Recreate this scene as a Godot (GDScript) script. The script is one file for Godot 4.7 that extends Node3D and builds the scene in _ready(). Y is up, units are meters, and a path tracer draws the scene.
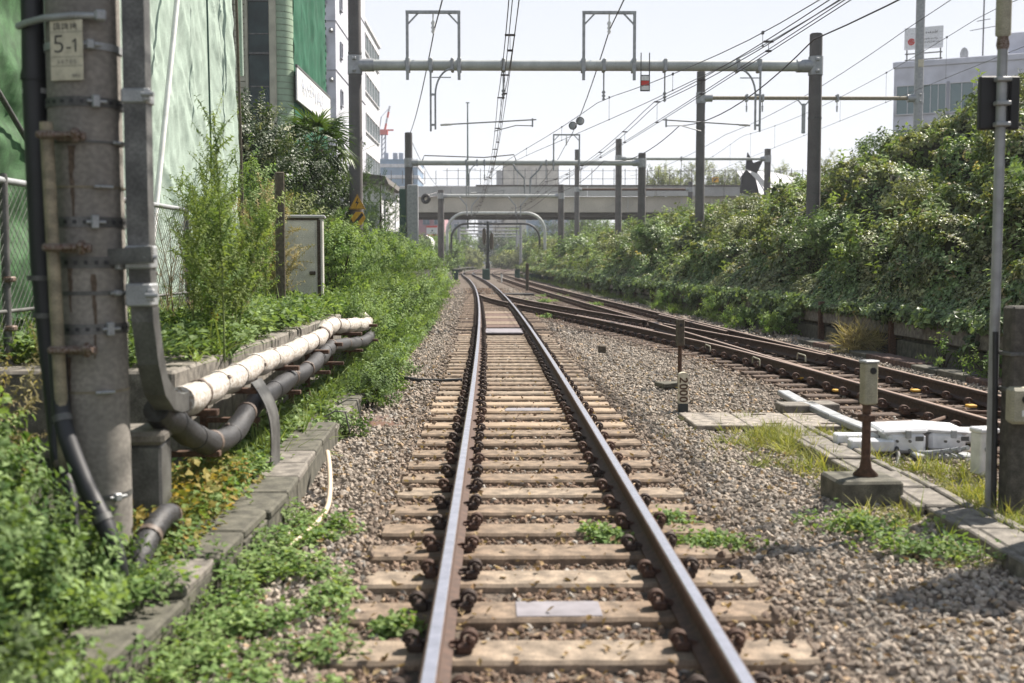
extends Node3D
# A railway line in summer seen from between its rails. x is right, y is up, the line runs towards -z; "d" is the distance along -z.

var rng := RandomNumberGenerator.new()
var M := {}          # materials
var K := {}          # shared meshes
var bumps := FastNoiseLite.new()
var fine := FastNoiseLite.new()


class Geo:
	var v := PackedVector3Array()
	var n := PackedVector3Array()
	var uv := PackedVector2Array()
	var c := PackedColorArray()

	func tri(a: Vector3, b: Vector3, c: Vector3) -> void:      # counter-clockwise seen from outside
		var k := (b - a).cross(c - a)
		if k.length_squared() < 1e-16:
			return
		k = k.normalized()
		v.append(a); v.append(c); v.append(b)
		n.append(k); n.append(k); n.append(k)
		uv.append(Vector2(a.x, a.y)); uv.append(Vector2(c.x, c.y)); uv.append(Vector2(b.x, b.y))

	func smooth(a: Vector3, b: Vector3, c: Vector3, na: Vector3, nb: Vector3, nc: Vector3) -> void:
		if (b - a).cross(c - a).dot(na + nb + nc) < 0.0:
			var t := b
			b = c
			c = t
			t = nb
			nb = nc
			nc = t
		v.append(a); v.append(c); v.append(b)
		n.append(na); n.append(nc); n.append(nb)
		uv.append(Vector2(a.x, a.y)); uv.append(Vector2(c.x, c.y)); uv.append(Vector2(b.x, b.y))

	func quad(a: Vector3, b: Vector3, c: Vector3, d: Vector3) -> void:
		tri(a, b, c)
		tri(a, c, d)

	func away(mid: Vector3, pts: Array) -> void:               # a flat convex face turned away from mid
		var k: Vector3 = (pts[1] - pts[0]).cross(pts[2] - pts[0])
		if k.dot(pts[0] - mid) < 0.0:
			pts.reverse()
		for i in range(1, pts.size() - 1):
			tri(pts[0], pts[i], pts[i + 1])

	func box(mid: Vector3, size: Vector3, turn := Basis(), bevel := 0.0) -> void:
		var h := size / 2.0
		var b := minf(bevel, minf(h.x, minf(h.y, h.z)) * 0.9)
		var at := func(x: float, y: float, z: float, axis: int) -> Vector3:
			var p := Vector3(x * (h.x - (0.0 if axis == 0 else b)), y * (h.y - (0.0 if axis == 1 else b)), z * (h.z - (0.0 if axis == 2 else b)))
			return mid + turn * p
		for s in [-1.0, 1.0]:
			away(mid, [at.call(s, -1, -1, 0), at.call(s, 1, -1, 0), at.call(s, 1, 1, 0), at.call(s, -1, 1, 0)])
			away(mid, [at.call(-1, s, -1, 1), at.call(1, s, -1, 1), at.call(1, s, 1, 1), at.call(-1, s, 1, 1)])
			away(mid, [at.call(-1, -1, s, 2), at.call(1, -1, s, 2), at.call(1, 1, s, 2), at.call(-1, 1, s, 2)])
		if b <= 0.0:
			return
		for s in [-1.0, 1.0]:
			for t in [-1.0, 1.0]:
				away(mid, [at.call(s, t, -1, 0), at.call(s, t, 1, 0), at.call(s, t, 1, 1), at.call(s, t, -1, 1)])
				away(mid, [at.call(s, -1, t, 0), at.call(s, 1, t, 0), at.call(s, 1, t, 2), at.call(s, -1, t, 2)])
				away(mid, [at.call(-1, s, t, 1), at.call(1, s, t, 1), at.call(1, s, t, 2), at.call(-1, s, t, 2)])
				for u in [-1.0, 1.0]:
					away(mid, [at.call(s, t, u, 0), at.call(s, t, u, 1), at.call(s, t, u, 2)])

	func tube(pts: Array, radii, sides := 8, caps := true) -> void:
		var rings := []
		var norms := []
		var side := Vector3.ZERO
		for i in pts.size():
			var ahead: Vector3 = (pts[mini(i + 1, pts.size() - 1)] - pts[maxi(i - 1, 0)]).normalized()
			if side == Vector3.ZERO:
				side = ahead.cross(Vector3.UP if absf(ahead.y) < 0.9 else Vector3.RIGHT).normalized()
			side = (side - ahead * side.dot(ahead)).normalized()
			var up := side.cross(ahead)
			var r: float = radii[i] if radii is Array else radii
			var ring := []
			var norm := []
			for k in sides:
				var w := TAU * k / sides
				var o := side * cos(w) + up * sin(w)
				ring.append(pts[i] + o * r)
				norm.append(o)
			rings.append(ring)
			norms.append(norm)
		for i in pts.size() - 1:
			for k in sides:
				var l := (k + 1) % sides
				smooth(rings[i][k], rings[i][l], rings[i + 1][l], norms[i][k], norms[i][l], norms[i + 1][l])
				smooth(rings[i][k], rings[i + 1][l], rings[i + 1][k], norms[i][k], norms[i + 1][l], norms[i + 1][k])
		if caps:
			for e in [0, pts.size() - 1]:
				away(pts[1] if e == 0 else pts[e - 1], rings[e].duplicate())

	func rod(a: Vector3, b: Vector3, r: float, sides := 8) -> void:
		tube([a, b], r, sides)

	func bar(a: Vector3, b: Vector3, w: float, h: float) -> void:    # a square-section bar
		var ahead := (b - a).normalized()
		var side := ahead.cross(Vector3.UP if absf(ahead.y) < 0.95 else Vector3.RIGHT).normalized()
		box((a + b) / 2.0, Vector3(w, h, a.distance_to(b)), Basis(side, side.cross(-ahead).normalized() * -1.0, -ahead).orthonormalized())

	func sweep(path: Array, outline: Array, caps := true) -> void:   # a rail-like section (x across, y up) along a path of level points; outline counter-clockwise
		var frames := []
		for i in path.size():
			var ahead: Vector3 = path[mini(i + 1, path.size() - 1)] - path[maxi(i - 1, 0)]
			ahead.y = 0.0
			ahead = ahead.normalized()
			frames.append(ahead.cross(Vector3.UP).normalized())
		for k in outline.size():
			var p: Vector2 = outline[k]
			var q: Vector2 = outline[(k + 1) % outline.size()]
			var e := (q - p).normalized()
			for i in path.size() - 1:
				var a: Vector3 = path[i] + frames[i] * p.x + Vector3.UP * p.y
				var b: Vector3 = path[i] + frames[i] * q.x + Vector3.UP * q.y
				var c: Vector3 = path[i + 1] + frames[i + 1] * q.x + Vector3.UP * q.y
				var d: Vector3 = path[i + 1] + frames[i + 1] * p.x + Vector3.UP * p.y
				var na: Vector3 = frames[i] * e.y - Vector3.UP * e.x
				var nb: Vector3 = frames[i + 1] * e.y - Vector3.UP * e.x
				smooth(a, b, c, na, na, nb)
				smooth(a, c, d, na, nb, nb)
		if caps:
			for i in [0, path.size() - 1]:
				var flat := PackedVector2Array(outline)
				var mid: Vector3 = path[1] if i == 0 else path[i - 1]
				var ids := Geometry2D.triangulate_polygon(flat)
				for t in range(0, ids.size(), 3):
					var f := []
					for u in 3:
						f.append(path[i] + frames[i] * flat[ids[t + u]].x + Vector3.UP * flat[ids[t + u]].y)
					away(mid, f)

	func prism(outline: Array, depth: float, at: Transform3D) -> void:   # an outline in x, y pushed out along z by depth, centred
		var flat := PackedVector2Array(outline)
		if Geometry2D.is_polygon_clockwise(flat):
			flat.reverse()
		var ids := Geometry2D.triangulate_polygon(flat)
		var zs := depth / 2.0
		for t in range(0, ids.size(), 3):
			var a := flat[ids[t]]
			var b := flat[ids[t + 1]]
			var c := flat[ids[t + 2]]
			if (b - a).cross(c - a) < 0.0:
				var w := b
				b = c
				c = w
			tri(at * Vector3(a.x, a.y, zs), at * Vector3(b.x, b.y, zs), at * Vector3(c.x, c.y, zs))
			tri(at * Vector3(a.x, a.y, -zs), at * Vector3(c.x, c.y, -zs), at * Vector3(b.x, b.y, -zs))
		for i in flat.size():
			var p := flat[i]
			var q := flat[(i + 1) % flat.size()]
			quad(at * Vector3(p.x, p.y, zs), at * Vector3(p.x, p.y, -zs), at * Vector3(q.x, q.y, -zs), at * Vector3(q.x, q.y, zs))

	func lathe(at: Vector3, outline: Array, sides := 12) -> void:     # Vector2(radius, height) from the bottom up
		var pts := []
		var radii := []
		for p in outline:
			pts.append(at + Vector3.UP * p.y)
			radii.append(maxf(p.x, 0.0005))
		tube(pts, radii, sides)

	func ring(at: Vector3, axis: Basis, r: float, thick: float, from := 0.0, to := TAU, steps := 12, sides := 6) -> void:
		var pts := []
		for i in steps + 1:
			var w := lerpf(from, to, float(i) / steps)
			pts.append(at + axis * Vector3(cos(w) * r, sin(w) * r, 0))
		tube(pts, thick, sides, to - from < TAU - 0.01)

	func grid(us: int, vs: int, f: Callable, two_sided := false) -> void:    # a smooth sheet; f(u, v) -> Vector3
		var p := []
		for j in vs + 1:
			for i in us + 1:
				p.append(f.call(float(i) / us, float(j) / vs))
		var w := us + 1
		var nn := []
		for j in vs + 1:
			for i in us + 1:
				var du: Vector3 = p[j * w + mini(i + 1, us)] - p[j * w + maxi(i - 1, 0)]
				var dv: Vector3 = p[mini(j + 1, vs) * w + i] - p[maxi(j - 1, 0) * w + i]
				nn.append(du.cross(dv).normalized())
		for j in vs:
			for i in us:
				var a := j * w + i
				smooth(p[a], p[a + 1], p[a + w + 1], nn[a], nn[a + 1], nn[a + w + 1])
				smooth(p[a], p[a + w + 1], p[a + w], nn[a], nn[a + w + 1], nn[a + w])

	func mesh(shift := Vector3.ZERO) -> ArrayMesh:
		var arrays := []
		arrays.resize(Mesh.ARRAY_MAX)
		if shift != Vector3.ZERO:
			for i in v.size():
				v[i] -= shift
		arrays[Mesh.ARRAY_VERTEX] = v
		arrays[Mesh.ARRAY_NORMAL] = n
		arrays[Mesh.ARRAY_TEX_UV] = uv
		if c.size():
			arrays[Mesh.ARRAY_COLOR] = c
		var m := ArrayMesh.new()
		m.add_surface_from_arrays(Mesh.PRIMITIVE_TRIANGLES, arrays)
		return m


# ---- naming ----------------------------------------------------------------------------------------------------------
func tag(o: Node3D, label: String, category: String, group := "", kind := "") -> Node3D:
	o.set_meta("label", label)
	if category != "":
		o.set_meta("category", category)
	if group != "":
		o.set_meta("group", group)
	if kind != "":
		o.set_meta("kind", kind)
	return o


func thing(called: String, label: String, category: String, at := Vector3.ZERO, group := "") -> Node3D:
	var o := Node3D.new()
	o.name = called
	o.position = at
	add_child(o, true)
	return tag(o, label, category, group)


func again(o: Node3D, at: Vector3, label := "", turn := 0.0, size := 1.0) -> Node3D:    # a copy of a thing with its parts
	var c: Node3D = o.duplicate()
	c.name = str(o.name).rstrip("0123456789")
	c.position = at
	c.rotation.y = turn
	c.scale = Vector3.ONE * size
	add_child(c, true)
	if label != "":
		c.set_meta("label", label)
	return c


func root_of(o: Node3D) -> Vector3:
	var p := Vector3.ZERO
	var at: Node = o
	while at != self and at is Node3D:
		p += at.position
		at = at.get_parent()
	return p


func part(called: String, g, m: Material, parent: Node3D = null) -> MeshInstance3D:     # a Geo in world axes, or a mesh in the parent's own
	var o := MeshInstance3D.new()
	o.name = called
	o.mesh = g.mesh(root_of(parent) if parent else Vector3.ZERO) if g is Geo else g
	o.material_override = m
	(parent if parent else self).add_child(o, true)
	return o


func structure(called: String, g: Geo, m: Material) -> MeshInstance3D:
	var o := part(called, g, m)
	o.set_meta("kind", "structure")
	return o


func many(called: String, mesh: Mesh, m: Material, where: Array, tints: Array, parent: Node3D = null, stuff := true) -> MultiMeshInstance3D:
	var mm := MultiMesh.new()
	mm.transform_format = MultiMesh.TRANSFORM_3D
	mm.use_colors = true
	mm.mesh = mesh
	mm.instance_count = where.size()
	var base := root_of(parent) if parent else Vector3.ZERO
	for i in where.size():
		var t: Transform3D = where[i]
		t.origin -= base
		mm.set_instance_transform(i, t)
		mm.set_instance_color(i, tints[i])
	var o := MultiMeshInstance3D.new()
	o.name = called
	o.multimesh = mm
	o.material_override = m
	(parent if parent else self).add_child(o, true)
	if stuff:
		o.set_meta("kind", "stuff")
	return o


func ordinal(n: int) -> String:
	return ["nearest", "second", "third", "fourth", "fifth", "sixth", "seventh", "eighth", "ninth", "tenth", "eleventh", "twelfth", "thirteenth", "fourteenth", "fifteenth", "sixteenth", "seventeenth", "eighteenth", "nineteenth", "twentieth", "farthest"][mini(n, 20)]


# ---- materials -------------------------------------------------------------------------------------------------------
func lin(r: float, g: float, b: float, a := 1.0) -> Color:
	return Color(r, g, b, a).linear_to_srgb()


func noise(key: String, freq: float, octaves: int, low: float, high: float, size := 256, kind := FastNoiseLite.TYPE_SIMPLEX_SMOOTH, stops := []) -> NoiseTexture2D:
	if K.has("noise " + key):
		return K["noise " + key]
	var f := FastNoiseLite.new()
	f.noise_type = kind
	f.frequency = freq
	f.fractal_octaves = octaves
	f.seed = hash(key) % 1000
	var t := NoiseTexture2D.new()
	t.width = size
	t.height = size
	t.seamless = true
	t.seamless_blend_skirt = 0.3
	t.noise = f
	var g := Gradient.new()
	if stops.is_empty():
		g.set_color(0, Color(low, low, low))
		g.set_color(1, Color(high, high, high))
	else:
		g.offsets = PackedFloat32Array(stops.map(func(s): return s[0]))
		g.colors = PackedColorArray(stops.map(func(s): return s[1]))
	t.color_ramp = g
	K["noise " + key] = t
	return t


func mat(called: String, c: Color, rough := 0.8, metal := 0.0, blotch := "", scale := 1.0, grain := "", grain_scale := 8.0, relief := "", relief_cm := 0.5, relief_scale := -1.0) -> StandardMaterial3D:
	var m := StandardMaterial3D.new()
	m.resource_name = called
	m.albedo_color = c
	m.roughness = rough
	m.metallic = metal
	if blotch != "" or relief != "":
		m.uv1_triplanar = true
		m.uv1_world_triplanar = true
		m.uv1_scale = Vector3.ONE * scale
	if blotch != "":
		m.albedo_texture = K["noise " + blotch]
	if grain != "":
		m.detail_enabled = true
		m.detail_albedo = K["noise " + grain]
		m.detail_blend_mode = BaseMaterial3D.BLEND_MODE_MUL
		m.detail_uv_layer = BaseMaterial3D.DETAIL_UV_2
		m.uv2_triplanar = true
		m.uv2_world_triplanar = true
		m.uv2_scale = Vector3.ONE * grain_scale
	if relief != "":
		m.heightmap_enabled = true
		m.heightmap_texture = K["noise " + relief]
		m.heightmap_scale = relief_cm
	M[called] = m
	return m


func leafy(called: String, rough := 0.5, through := 0.5, shine := 0.5) -> StandardMaterial3D:
	var m := StandardMaterial3D.new()
	m.resource_name = called
	m.albedo_color = Color.WHITE
	m.vertex_color_use_as_albedo = true
	m.roughness = rough
	m.metallic_specular = shine
	m.backlight_enabled = true
	m.backlight = lin(through, through, through * 0.45)
	m.cull_mode = BaseMaterial3D.CULL_DISABLED
	M[called] = m
	return m


func materials() -> void:
	noise("soft", 0.012, 4, 0.80, 1.0)
	noise("patchy", 0.018, 5, 0.58, 1.0, 512)
	noise("grain", 0.06, 4, 0.72, 1.0)
	noise("speckle", 0.16, 3, 0.6, 1.0, 256)
	noise("pits", 0.09, 4, 0.0, 1.0, 256)
	noise("cells", 0.07, 2, 0.0, 1.0, 512, FastNoiseLite.TYPE_CELLULAR)
	noise("folds", 0.006, 3, 0.0, 1.0, 512)
	noise("rust", 0.02, 5, 0, 1, 512, FastNoiseLite.TYPE_SIMPLEX_SMOOTH, [[0.0, lin(0.30, 0.16, 0.09)], [0.42, lin(0.55, 0.42, 0.34)], [0.5, lin(0.95, 0.95, 0.92)], [1.0, lin(1, 1, 1)]])
	noise("grime", 0.022, 5, 0, 1, 512, FastNoiseLite.TYPE_SIMPLEX_SMOOTH, [[0.0, lin(0.34, 0.27, 0.21)], [0.46, lin(0.55, 0.48, 0.41)], [0.58, lin(0.90, 0.88, 0.85)], [1.0, lin(1, 1, 1)]])
	noise("streaks", 0.02, 4, 0.88, 1.0, 512)
	mat("ballast bed", lin(0.25, 0.19, 0.14), 0.95, 0, "patchy", 0.6, "speckle", 6.0, "cells", 3.0)
	mat("earth", lin(0.11, 0.10, 0.05), 0.95, 0, "patchy", 0.3, "grain", 2.0)
	mat("bank earth", lin(0.055, 0.06, 0.025), 0.95, 0, "patchy", 0.5, "grain", 3.0)
	mat("rail steel", lin(0.16, 0.085, 0.055), 0.75, 0.0, "patchy", 1.5, "grain", 9.0)
	mat("old rail steel", lin(0.115, 0.062, 0.042), 0.75, 0.0, "patchy", 1.5, "grain", 9.0)
	mat("polished rail", lin(0.90, 0.87, 0.92), 0.24, 1.0, "streaks", 0.7)
	mat("worn rail top", lin(0.34, 0.25, 0.20), 0.45, 0.6, "streaks", 0.7)
	mat("sleeper tan", lin(0.51, 0.385, 0.27), 0.9, 0, "soft", 0.9, "grain", 4.0, "pits", 0.15)
	mat("sleeper pale", lin(0.53, 0.42, 0.31), 0.9, 0, "patchy", 0.8, "grain", 4.0, "pits", 0.15)
	mat("sleeper brown", lin(0.43, 0.32, 0.225), 0.9, 0, "patchy", 0.9, "grain", 4.0, "pits", 0.15)
	mat("timber dark", lin(0.17, 0.11, 0.075), 0.9, 0, "patchy", 0.9, "grain", 4.0, "pits", 0.3)
	mat("grey stain", lin(0.25, 0.235, 0.255), 0.75, 0, "soft", 2.0)
	mat("clip iron", lin(0.085, 0.055, 0.042), 0.7, 0.2, "patchy", 4.0)
	mat("clip rust", lin(0.14, 0.075, 0.05), 0.75, 0.1, "patchy", 4.0)
	mat("concrete pole", lin(0.335, 0.31, 0.275), 0.85, 0, "soft", 0.9, "grain", 2.0, "pits", 0.08)
	mat("pale slab", lin(0.52, 0.46, 0.39), 0.9, 0, "patchy", 0.9, "grain", 4.0, "pits", 0.2)
	mat("dark concrete", lin(0.17, 0.155, 0.13), 0.9, 0, "patchy", 1.2, "grain", 4.0, "pits", 0.2)
	mat("far pole", lin(0.19, 0.18, 0.175), 0.85, 0, "soft", 0.5, "grain", 2.0)
	mat("concrete", lin(0.37, 0.335, 0.285), 0.9, 0, "patchy", 0.8, "grain", 4.0, "pits", 0.25)
	mat("concrete mossy", lin(0.20, 0.19, 0.145), 0.92, 0, "patchy", 0.7, "grain", 4.0, "pits", 0.3)
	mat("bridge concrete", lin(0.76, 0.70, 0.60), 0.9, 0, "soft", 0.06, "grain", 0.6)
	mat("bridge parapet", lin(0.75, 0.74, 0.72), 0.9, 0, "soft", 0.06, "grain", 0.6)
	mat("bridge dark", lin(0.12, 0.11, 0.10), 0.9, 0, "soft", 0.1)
	mat("beam paint", lin(0.64, 0.67, 0.64), 0.5, 0.0, "soft", 0.6, "grain", 2.0)
	mat("galvanised", lin(0.52, 0.54, 0.55), 0.5, 0.25, "soft", 2.0, "grain", 6.0)
	mat("galvanised dull", lin(0.25, 0.25, 0.24), 0.55, 0.3, "patchy", 0.5, "grain", 3.0)
	mat("rusty clamp", lin(0.22, 0.18, 0.16), 0.6, 0.4, "rust", 6.0)
	mat("rusty post", lin(0.19, 0.10, 0.06), 0.85, 0.0, "patchy", 3.0, "grain", 8.0)
	mat("rusty panel", lin(0.62, 0.60, 0.54), 0.7, 0.0, "rust", 1.1)
	mat("cream pipe", lin(0.50, 0.43, 0.29), 0.65, 0.0, "patchy", 1.2, "grain", 5.0)
	mat("black rubber", lin(0.022, 0.023, 0.026), 0.55, 0.0, "soft", 2.0)
	mat("dark pipe", lin(0.05, 0.053, 0.06), 0.6, 0.0, "grime", 2.6, "grain", 7.0, "pits", 0.3)
	mat("white wrap", lin(0.76, 0.745, 0.715), 0.65, 0.0, "grime", 2.2, "grain", 7.0, "pits", 0.35)
	mat("wrap tape", lin(0.20, 0.15, 0.12), 0.6, 0.0, "patchy", 3.0)
	mat("silver tape", lin(0.6, 0.6, 0.6), 0.35, 0.7)
	mat("wire", lin(0.06, 0.05, 0.055), 0.5, 0.4)
	mat("grey wire", lin(0.16, 0.16, 0.17), 0.5, 0.4)
	mat("insulator", lin(0.6, 0.6, 0.58), 0.25)
	mat("white paint", lin(0.78, 0.78, 0.76), 0.5, 0, "soft", 2.0)
	mat("white enamel", lin(0.80, 0.81, 0.83), 0.35, 0, "soft", 2.0)
	mat("plate cream", lin(0.62, 0.57, 0.44), 0.6, 0, "soft", 5.0)
	mat("black print", lin(0.035, 0.035, 0.035), 0.7)
	mat("grey print", lin(0.16, 0.16, 0.15), 0.7)
	mat("red print", lin(0.55, 0.05, 0.04), 0.6)
	mat("blue print", lin(0.55, 0.58, 0.66), 0.7)
	mat("yellow paint", lin(0.72, 0.40, 0.03), 0.55, 0, "soft", 3.0)
	mat("beige box", lin(0.52, 0.49, 0.36), 0.6, 0, "soft", 3.0, "grain", 5.0)
	mat("cabinet paint", lin(0.86, 0.84, 0.78), 0.5, 0, "soft", 0.9, "grain", 3.0)
	mat("cabinet edge", lin(0.06, 0.045, 0.035), 0.8, 0, "rust", 2.0)
	mat("black board", lin(0.012, 0.012, 0.013), 0.6)
	mat("signal black", lin(0.025, 0.03, 0.03), 0.6)
	mat("signal green", lin(0.03, 0.07, 0.055), 0.7)
	mat("grey post", lin(0.36, 0.37, 0.38), 0.5, 0.2, "soft", 2.0)
	mat("wood post", lin(0.20, 0.165, 0.12), 0.9, 0, "patchy", 1.5, "grain", 5.0)
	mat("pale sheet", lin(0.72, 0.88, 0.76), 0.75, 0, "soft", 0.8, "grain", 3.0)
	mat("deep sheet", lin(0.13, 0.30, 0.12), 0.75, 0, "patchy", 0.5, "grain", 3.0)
	mat("green net", lin(0.03, 0.27, 0.14), 0.8, 0, "soft", 0.3, "speckle", 2.0)
	for k in ["pale sheet", "deep sheet", "green net"]:
		M[k].backlight_enabled = true
		M[k].backlight = lin(0.5, 0.6, 0.5)
	mat("tile wall", lin(0.46, 0.45, 0.35), 0.6, 0, "soft", 0.5)
	mat("tile green", lin(0.34, 0.46, 0.32), 0.6, 0, "soft", 0.5)
	mat("tile joint", lin(0.20, 0.22, 0.17), 0.9)
	mat("dark glass", lin(0.04, 0.075, 0.075), 0.12, 0.0, "patchy", 0.1)
	M["dark glass"].metallic_specular = 0.35
	mat("lavender wall", lin(0.62, 0.63, 0.70), 0.8, 0, "soft", 0.2)
	mat("white wall", lin(0.70, 0.70, 0.72), 0.8, 0, "soft", 0.2)
	mat("grey wall", lin(0.36, 0.37, 0.42), 0.8, 0, "soft", 0.1)
	mat("beige wall", lin(0.55, 0.51, 0.44), 0.8, 0, "soft", 0.1)
	mat("pink wall", lin(0.50, 0.30, 0.33), 0.8, 0, "soft", 0.1)
	mat("blue tower", lin(0.22, 0.33, 0.46), 0.4, 0, "soft", 0.05)
	mat("far glass", lin(0.10, 0.14, 0.18), 0.25)
	mat("pale glass", lin(0.14, 0.20, 0.21), 0.2)
	mat("roof grey", lin(0.42, 0.42, 0.43), 0.7, 0, "soft", 0.3)
	mat("crane red", lin(0.55, 0.10, 0.08), 0.6)
	mat("bark", lin(0.10, 0.075, 0.05), 0.95, 0, "patchy", 2.0, "grain", 6.0)
	mat("stem", lin(0.16, 0.20, 0.07), 0.8)
	mat("dry stem", lin(0.26, 0.20, 0.11), 0.9)
	mat("rust plate", lin(0.24, 0.12, 0.07), 0.85, 0, "patchy", 2.0, "grain", 6.0)
	mat("rust stain", lin(0.225, 0.165, 0.12), 0.9, 0, "patchy", 3.0, "grain", 8.0)
	mat("hose beige", lin(0.55, 0.44, 0.32), 0.7)
	mat("reddish lid", lin(0.25, 0.15, 0.115), 0.9, 0, "patchy", 1.0, "grain", 4.0)
	for k in ["sleeper tan", "sleeper pale", "sleeper brown", "timber dark"]:
		M[k].vertex_color_use_as_albedo = true
	var s := mat("stone", Color.WHITE, 0.95, 0, "soft", 9.0)
	s.vertex_color_use_as_albedo = true
	leafy("glossy leaf", 0.48, 0.65, 0.45)
	leafy("soft leaf", 0.62, 0.8, 0.3)
	leafy("dry leaf", 0.85, 0.4, 0.2)


# ---- where the lines run -----------------------------------------------------------------------------------------------
func spline(knots: Array, d: float) -> float:          # Vector2(d, x) knots, smooth between them
	var k := 0
	while k < knots.size() - 2 and d > knots[k + 1].x:
		k += 1
	var a: Vector2 = knots[k]
	var b: Vector2 = knots[k + 1]
	var ma: float = (b.y - knots[maxi(k - 1, 0)].y) / (b.x - knots[maxi(k - 1, 0)].x)
	var mb: float = (knots[mini(k + 2, knots.size() - 1)].y - a.y) / (knots[mini(k + 2, knots.size() - 1)].x - a.x)
	var h := b.x - a.x
	var t := (d - a.x) / h
	if t < 0.0 or t > 1.0:
		return a.y + (b.y - a.y) * t
	var t2 := t * t
	var t3 := t2 * t
	return (2 * t3 - 3 * t2 + 1) * a.y + (t3 - 2 * t2 + t) * h * ma + (3 * t2 - 2 * t3) * b.y + (t3 - t2) * h * mb


const NEAR_LINE := [Vector2(110, -2.49), Vector2(130, -3.25), Vector2(150, -3.4), Vector2(180, -2.5), Vector2(225, 0.5)]
const FAR_LINE := [Vector2(-6, 5.8), Vector2(13, 4.98), Vector2(29, 4.25), Vector2(56, 2.85), Vector2(105, 0.75), Vector2(130, 0.1), Vector2(150, 0.1), Vector2(180, 1.4), Vector2(225, 4.6)]
const LINK := [Vector2(13.5, 4.96), Vector2(17, 4.72), Vector2(20.5, 4.40), Vector2(24, 3.90), Vector2(28.5, 3.19), Vector2(36, 1.86), Vector2(41, 0.97), Vector2(46, 0.25), Vector2(51, -0.22), Vector2(56, -0.41)]


func line1(d: float) -> float:
	return 0.323 - d * d / 4300.0 if d < 110.0 else spline(NEAR_LINE, d)


func line2(d: float) -> float:
	return spline(FAR_LINE, d)


func link(d: float) -> float:
	return spline(LINK, d)


func wall_x(d: float) -> float:                         # the retaining wall beyond the far line
	return line2(d) + 2.62 + 0.1 * smoothstep(20, 60, d)


func ballast_y(x: float, d: float) -> float:
	var y := -0.215
	var off := absf(x - line1(d))
	y += 0.008 + 0.008 * smoothstep(0.95, 1.15, off) - 0.05 * smoothstep(1.15, 2.0, off)
	if absf(x - line2(d)) < 1.3 or (d > 13 and d < 56 and absf(x - link(d)) < 1.3):
		y = lerpf(y, -0.205, 0.6)
	return y + 0.02 * bumps.get_noise_2d(x * 1.3, d * 1.3)


func left_edge(d: float) -> float:                      # where the ballast ends on the left
	if d < 12.0:
		return -1.9
	return lerpf(-1.95, -1.75, smoothstep(12, 18, d)) + minf(line1(d) - 0.323, 0.0) * 0.9


func left_y(x: float, d: float) -> float:               # the bank on the left
	var o := left_edge(d) - x
	var high := lerpf(0.25, 0.78, smoothstep(7.5, 10.0, d))
	high = lerpf(high, 1.15, smoothstep(16, 30, d))
	var y := -0.2 + high * smoothstep(0.05, 0.75, o) + 0.12 * maxf(o - 0.7, 0.0)
	y = lerpf(y, 0.3, smoothstep(90, 140, d))
	return y + 0.05 * bumps.get_noise_2d(x * 2.0, d * 2.0)


const RISE := [Vector2(-0.6, 0.35), Vector2(0.0, 0.5), Vector2(1.0, 1.6), Vector2(2.0, 2.45), Vector2(3.0, 3.15), Vector2(4.0, 3.85), Vector2(5.0, 4.5), Vector2(6.5, 5.4), Vector2(8.0, 6.1), Vector2(10.5, 6.6), Vector2(16, 6.6)]
const TALL := [Vector2(0, 1.0), Vector2(28, 1.0), Vector2(35, 0.93), Vector2(42, 0.79), Vector2(50, 0.68), Vector2(62, 0.67), Vector2(80, 0.63), Vector2(100, 0.58), Vector2(125, 0.5), Vector2(150, 0.3)]


func hill_y(o: float, d: float) -> float:               # o: distance behind the wall
	return 0.5 + (spline(RISE, o) - 0.5) * spline(TALL, d)


func hill(o: float, d: float) -> Vector3:
	var p := Vector3(wall_x(d) + o, hill_y(o, d), -d)
	var lump := 1.35 * bumps.get_noise_3d(p.x * 0.32, p.y * 0.4, d * 0.25) + 0.7 * bumps.get_noise_3d(p.x * 0.8, p.y * 0.8, d * 0.55) + 0.5 * bumps.get_noise_3d(p.x * 1.6, p.y * 1.6, d * 1.3)
	var out := Vector3(-0.8, 0.6, 0.0)
	return p + out * (0.85 * lump) * smoothstep(-0.1, 1.6, o)


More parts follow.
